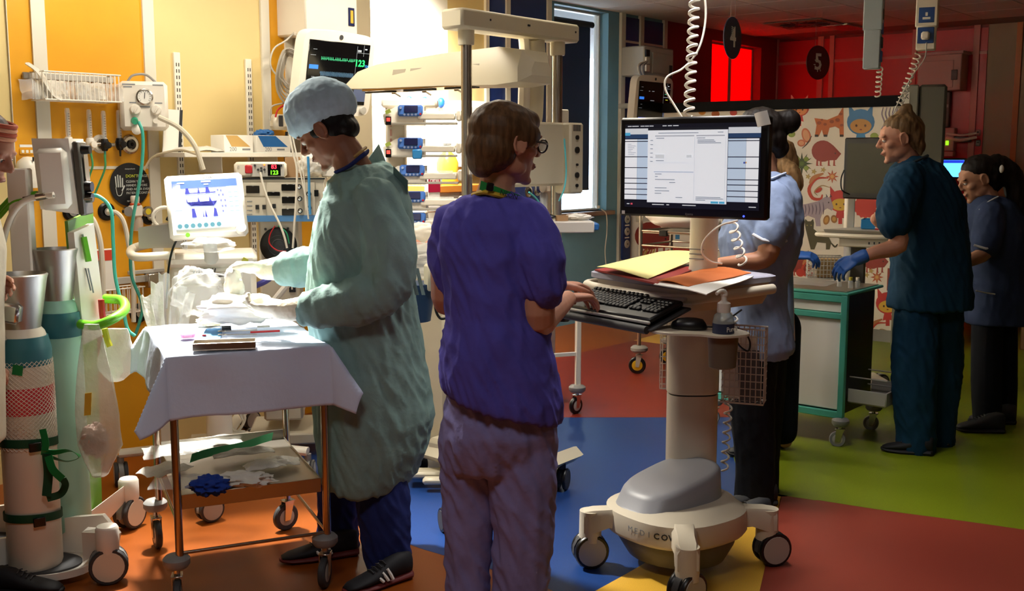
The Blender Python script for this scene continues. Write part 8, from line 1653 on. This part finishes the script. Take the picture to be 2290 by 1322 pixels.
# ---- person at the near edge by the cylinders
Y = 3.42; pg = person('person with reddish streaked hair seen in profile at the picture edge', -110, 1300, Y)
HG = hmat(at(-44, 340, Y), -4, 24, 0, 1.0); sk4 = skin('skin_pink', '#b8826a'); b = MB(); head(b, HG, True); limb(b, [(-50, 370, Y, 36), (-75, 430, Y, 40), (-90, 470, Y, 60)]); sil(b, Y, [(470, -150, -30, .12), (560, -170, -20, .16), (750, -160, -30, .14), (900, -165, -25, .15)])
limb(b, [(-60, 500, Y - .1, 40), (-70, 640, Y - .1, 30), (-75, 650, Y - .02, 24), (-62, 646, Y + .06, 18)]); hand(b, at(-64, 645, Y + .08), (.7, .7, .05), (.5, -.6, -.3), (0, .2, 1), (40, 40, 25), 1.0)
limb(b, [(-60, 500, Y + .12, 40), (-90, 700, Y + .1, 30), (-70, 790, Y + .05, 22), (-58, 815, Y + .05, 18)]); hand(b, at(-58, 815, Y + .06), (.75, .5, -.55), (-.3, .5, -.6), (0, .5, .8), (30, 35, 20), 1.0)
limb(b, [(-130, 900, Y, 50), (-130, 1380, Y, 24)]); limb(b, [(-70, 900, Y + .15, 50), (-70, 1360, Y + .15, 24)]); solid('body', b, sk4, pg, .005, 6); facebits(pg, HG, brow='#3a1c14')
d = MB(); sil(d, Y, [(450, -120, -50, .07), (480, -160, -25, .14), (560, -180, -12, .18), (700, -175, -15, .17), (850, -175, -12, .18), (1000, -178, -8, .18)]); limb(d, [(-62, 495, Y - .1, 50), (-72, 600, Y - .12, 44), (-78, 660, Y - .12, 36), (-72, 660, Y - .04, 30)]); solid('tunic', d, cloth('tunic_cream', '#cfc4ae'), pg, .009, 4, folds(61, .006))
l = MB(); limb(l, [(-130, 950, Y, 60), (-130, 1380, Y, 46)]); limb(l, [(-70, 950, Y + .15, 60), (-70, 1360, Y + .15, 46)]); solid('trousers', l, m_blk, pg, .01, 3); shoe(pg, Vector((-1.9, Y, 0)), Vector((-1.64, Y, 0)), m_bs, m_bs); shoe(pg, Vector((-1.82, Y + .15, 0)), Vector((-1.56, Y + .15, 0)), m_bs, m_bs)
hr = basehair(HG); solid('hair', hr, hairm('hair_auburn', '#3a1810'), pg, .006, 3, hairdisp(17, .004))
for k in range(4): MB().tube([HG @ Vector((-.02 + .1 * math.cos(a) * (1 - .03 * k), .086 * math.sin(a) * (1 - .03 * k), .062 + .013 * k + .014 * math.cos(a))) for a in [2 * math.pi * q / 28 for q in range(28)]], .0075, 7, True).build('hair_streak', mat('streak_rust', '#a8482c', .8) if k % 2 else mat('streak_peach', '#d89a78', .8), pg, world=True)  # rust and peach highlights of the hair, shaped as rings round it
# ---- infant on the warmer
inf = thing('infant', 'infant lying in white linen on the warmer with one bare foot raised', 'infant', at(925, 575, 5.42), 0)
b = MB(); Yi = 5.33; limb(b, [(880, 575, Yi, 26), (910, 570, Yi, 24)]); limb(b, [(905, 562, Yi - .03, 14), (925, 545, Yi - .05, 12), (945, 556, Yi - .06, 9), (950, 552, Yi - .06, 8)]); limb(b, [(948, 558, Yi - .06, 8), (958, 545, Yi - .07, 7.5), (970, 535, Yi - .07, 5)]); limb(b, [(905, 570, Yi + .05, 14), (930, 575, Yi + .05, 11), (945, 585, Yi + .05, 8)]); b.ell(at(852, 565, Yi), (.055, .05, .055))
for k in range(5): b.ell(at(969 + 1.5 * (k % 2), 533 + 2.4 * k, Yi - .075 + .004 * k), .006, n=8, m=6)
solid('body', b, m_skin_b, inf, .004, 3); crumple('wrap', m_linen, at(895, 578, Yi), (.08, .09, .05), .2, 2.5, parent=inf, seed=51, n=26)
# ================================================================ LIGHT FITTINGS AND ADDED FILL PANELS ABOVE THE FRAME
m_diff = em('diffuser_glow', '#fff2dc', 1.5)
def panel(p, lab, on=True):
    t = thing('ceiling_light', lab, 'ceiling light', p + Vector((0, 0, -.002)), 50, 'ceiling lights'); MB().box((0, 0, .012), (.6, .6, .024), None, .003).build('frame', m_white, t); MB().box((0, 0, -.002), (.54, .54, .005)).build('diffuser', m_diff if on else m_lgrey, t)
panel(BAYL[0], 'square ceiling light over the cylinder trolley'); panel(BAYL[1], 'square ceiling light over the ventilators'); panel(SINKL, 'square ceiling light over the sink counter'); panel(WARD_AND_FILL[0], 'added square ceiling light giving fill over the middle of the ward'); panel(WARD_AND_FILL[1], 'added square ceiling light giving fill over the aisle'); panel(WARD_AND_FILL[2], 'square ceiling light over the computer cart')
xl_ = thing('examination_lamp', 'round examination lamp on a ceiling arm aimed at the drape', 'lamp', EXAM, 0); dv = (EXAM_T - EXAM).normalized(); q3 = dv.to_track_quat('Z', 'Y').to_matrix()
MB().lathe([(.02, -.13), (.09, -.12), (.16, -.03), (.165, .0), (.15, .0), (.13, -.05), (.03, -.1)], (0, 0, 0), 28, q3).build('lamp_head', m_pl, xl_); MB().tube([-dv * .12, -dv * .16 + Vector((0, 0, .1)), Vector((-.2, .1, CEIL - EXAM.z))], .018, 10).build('arm', m_pl, xl_)
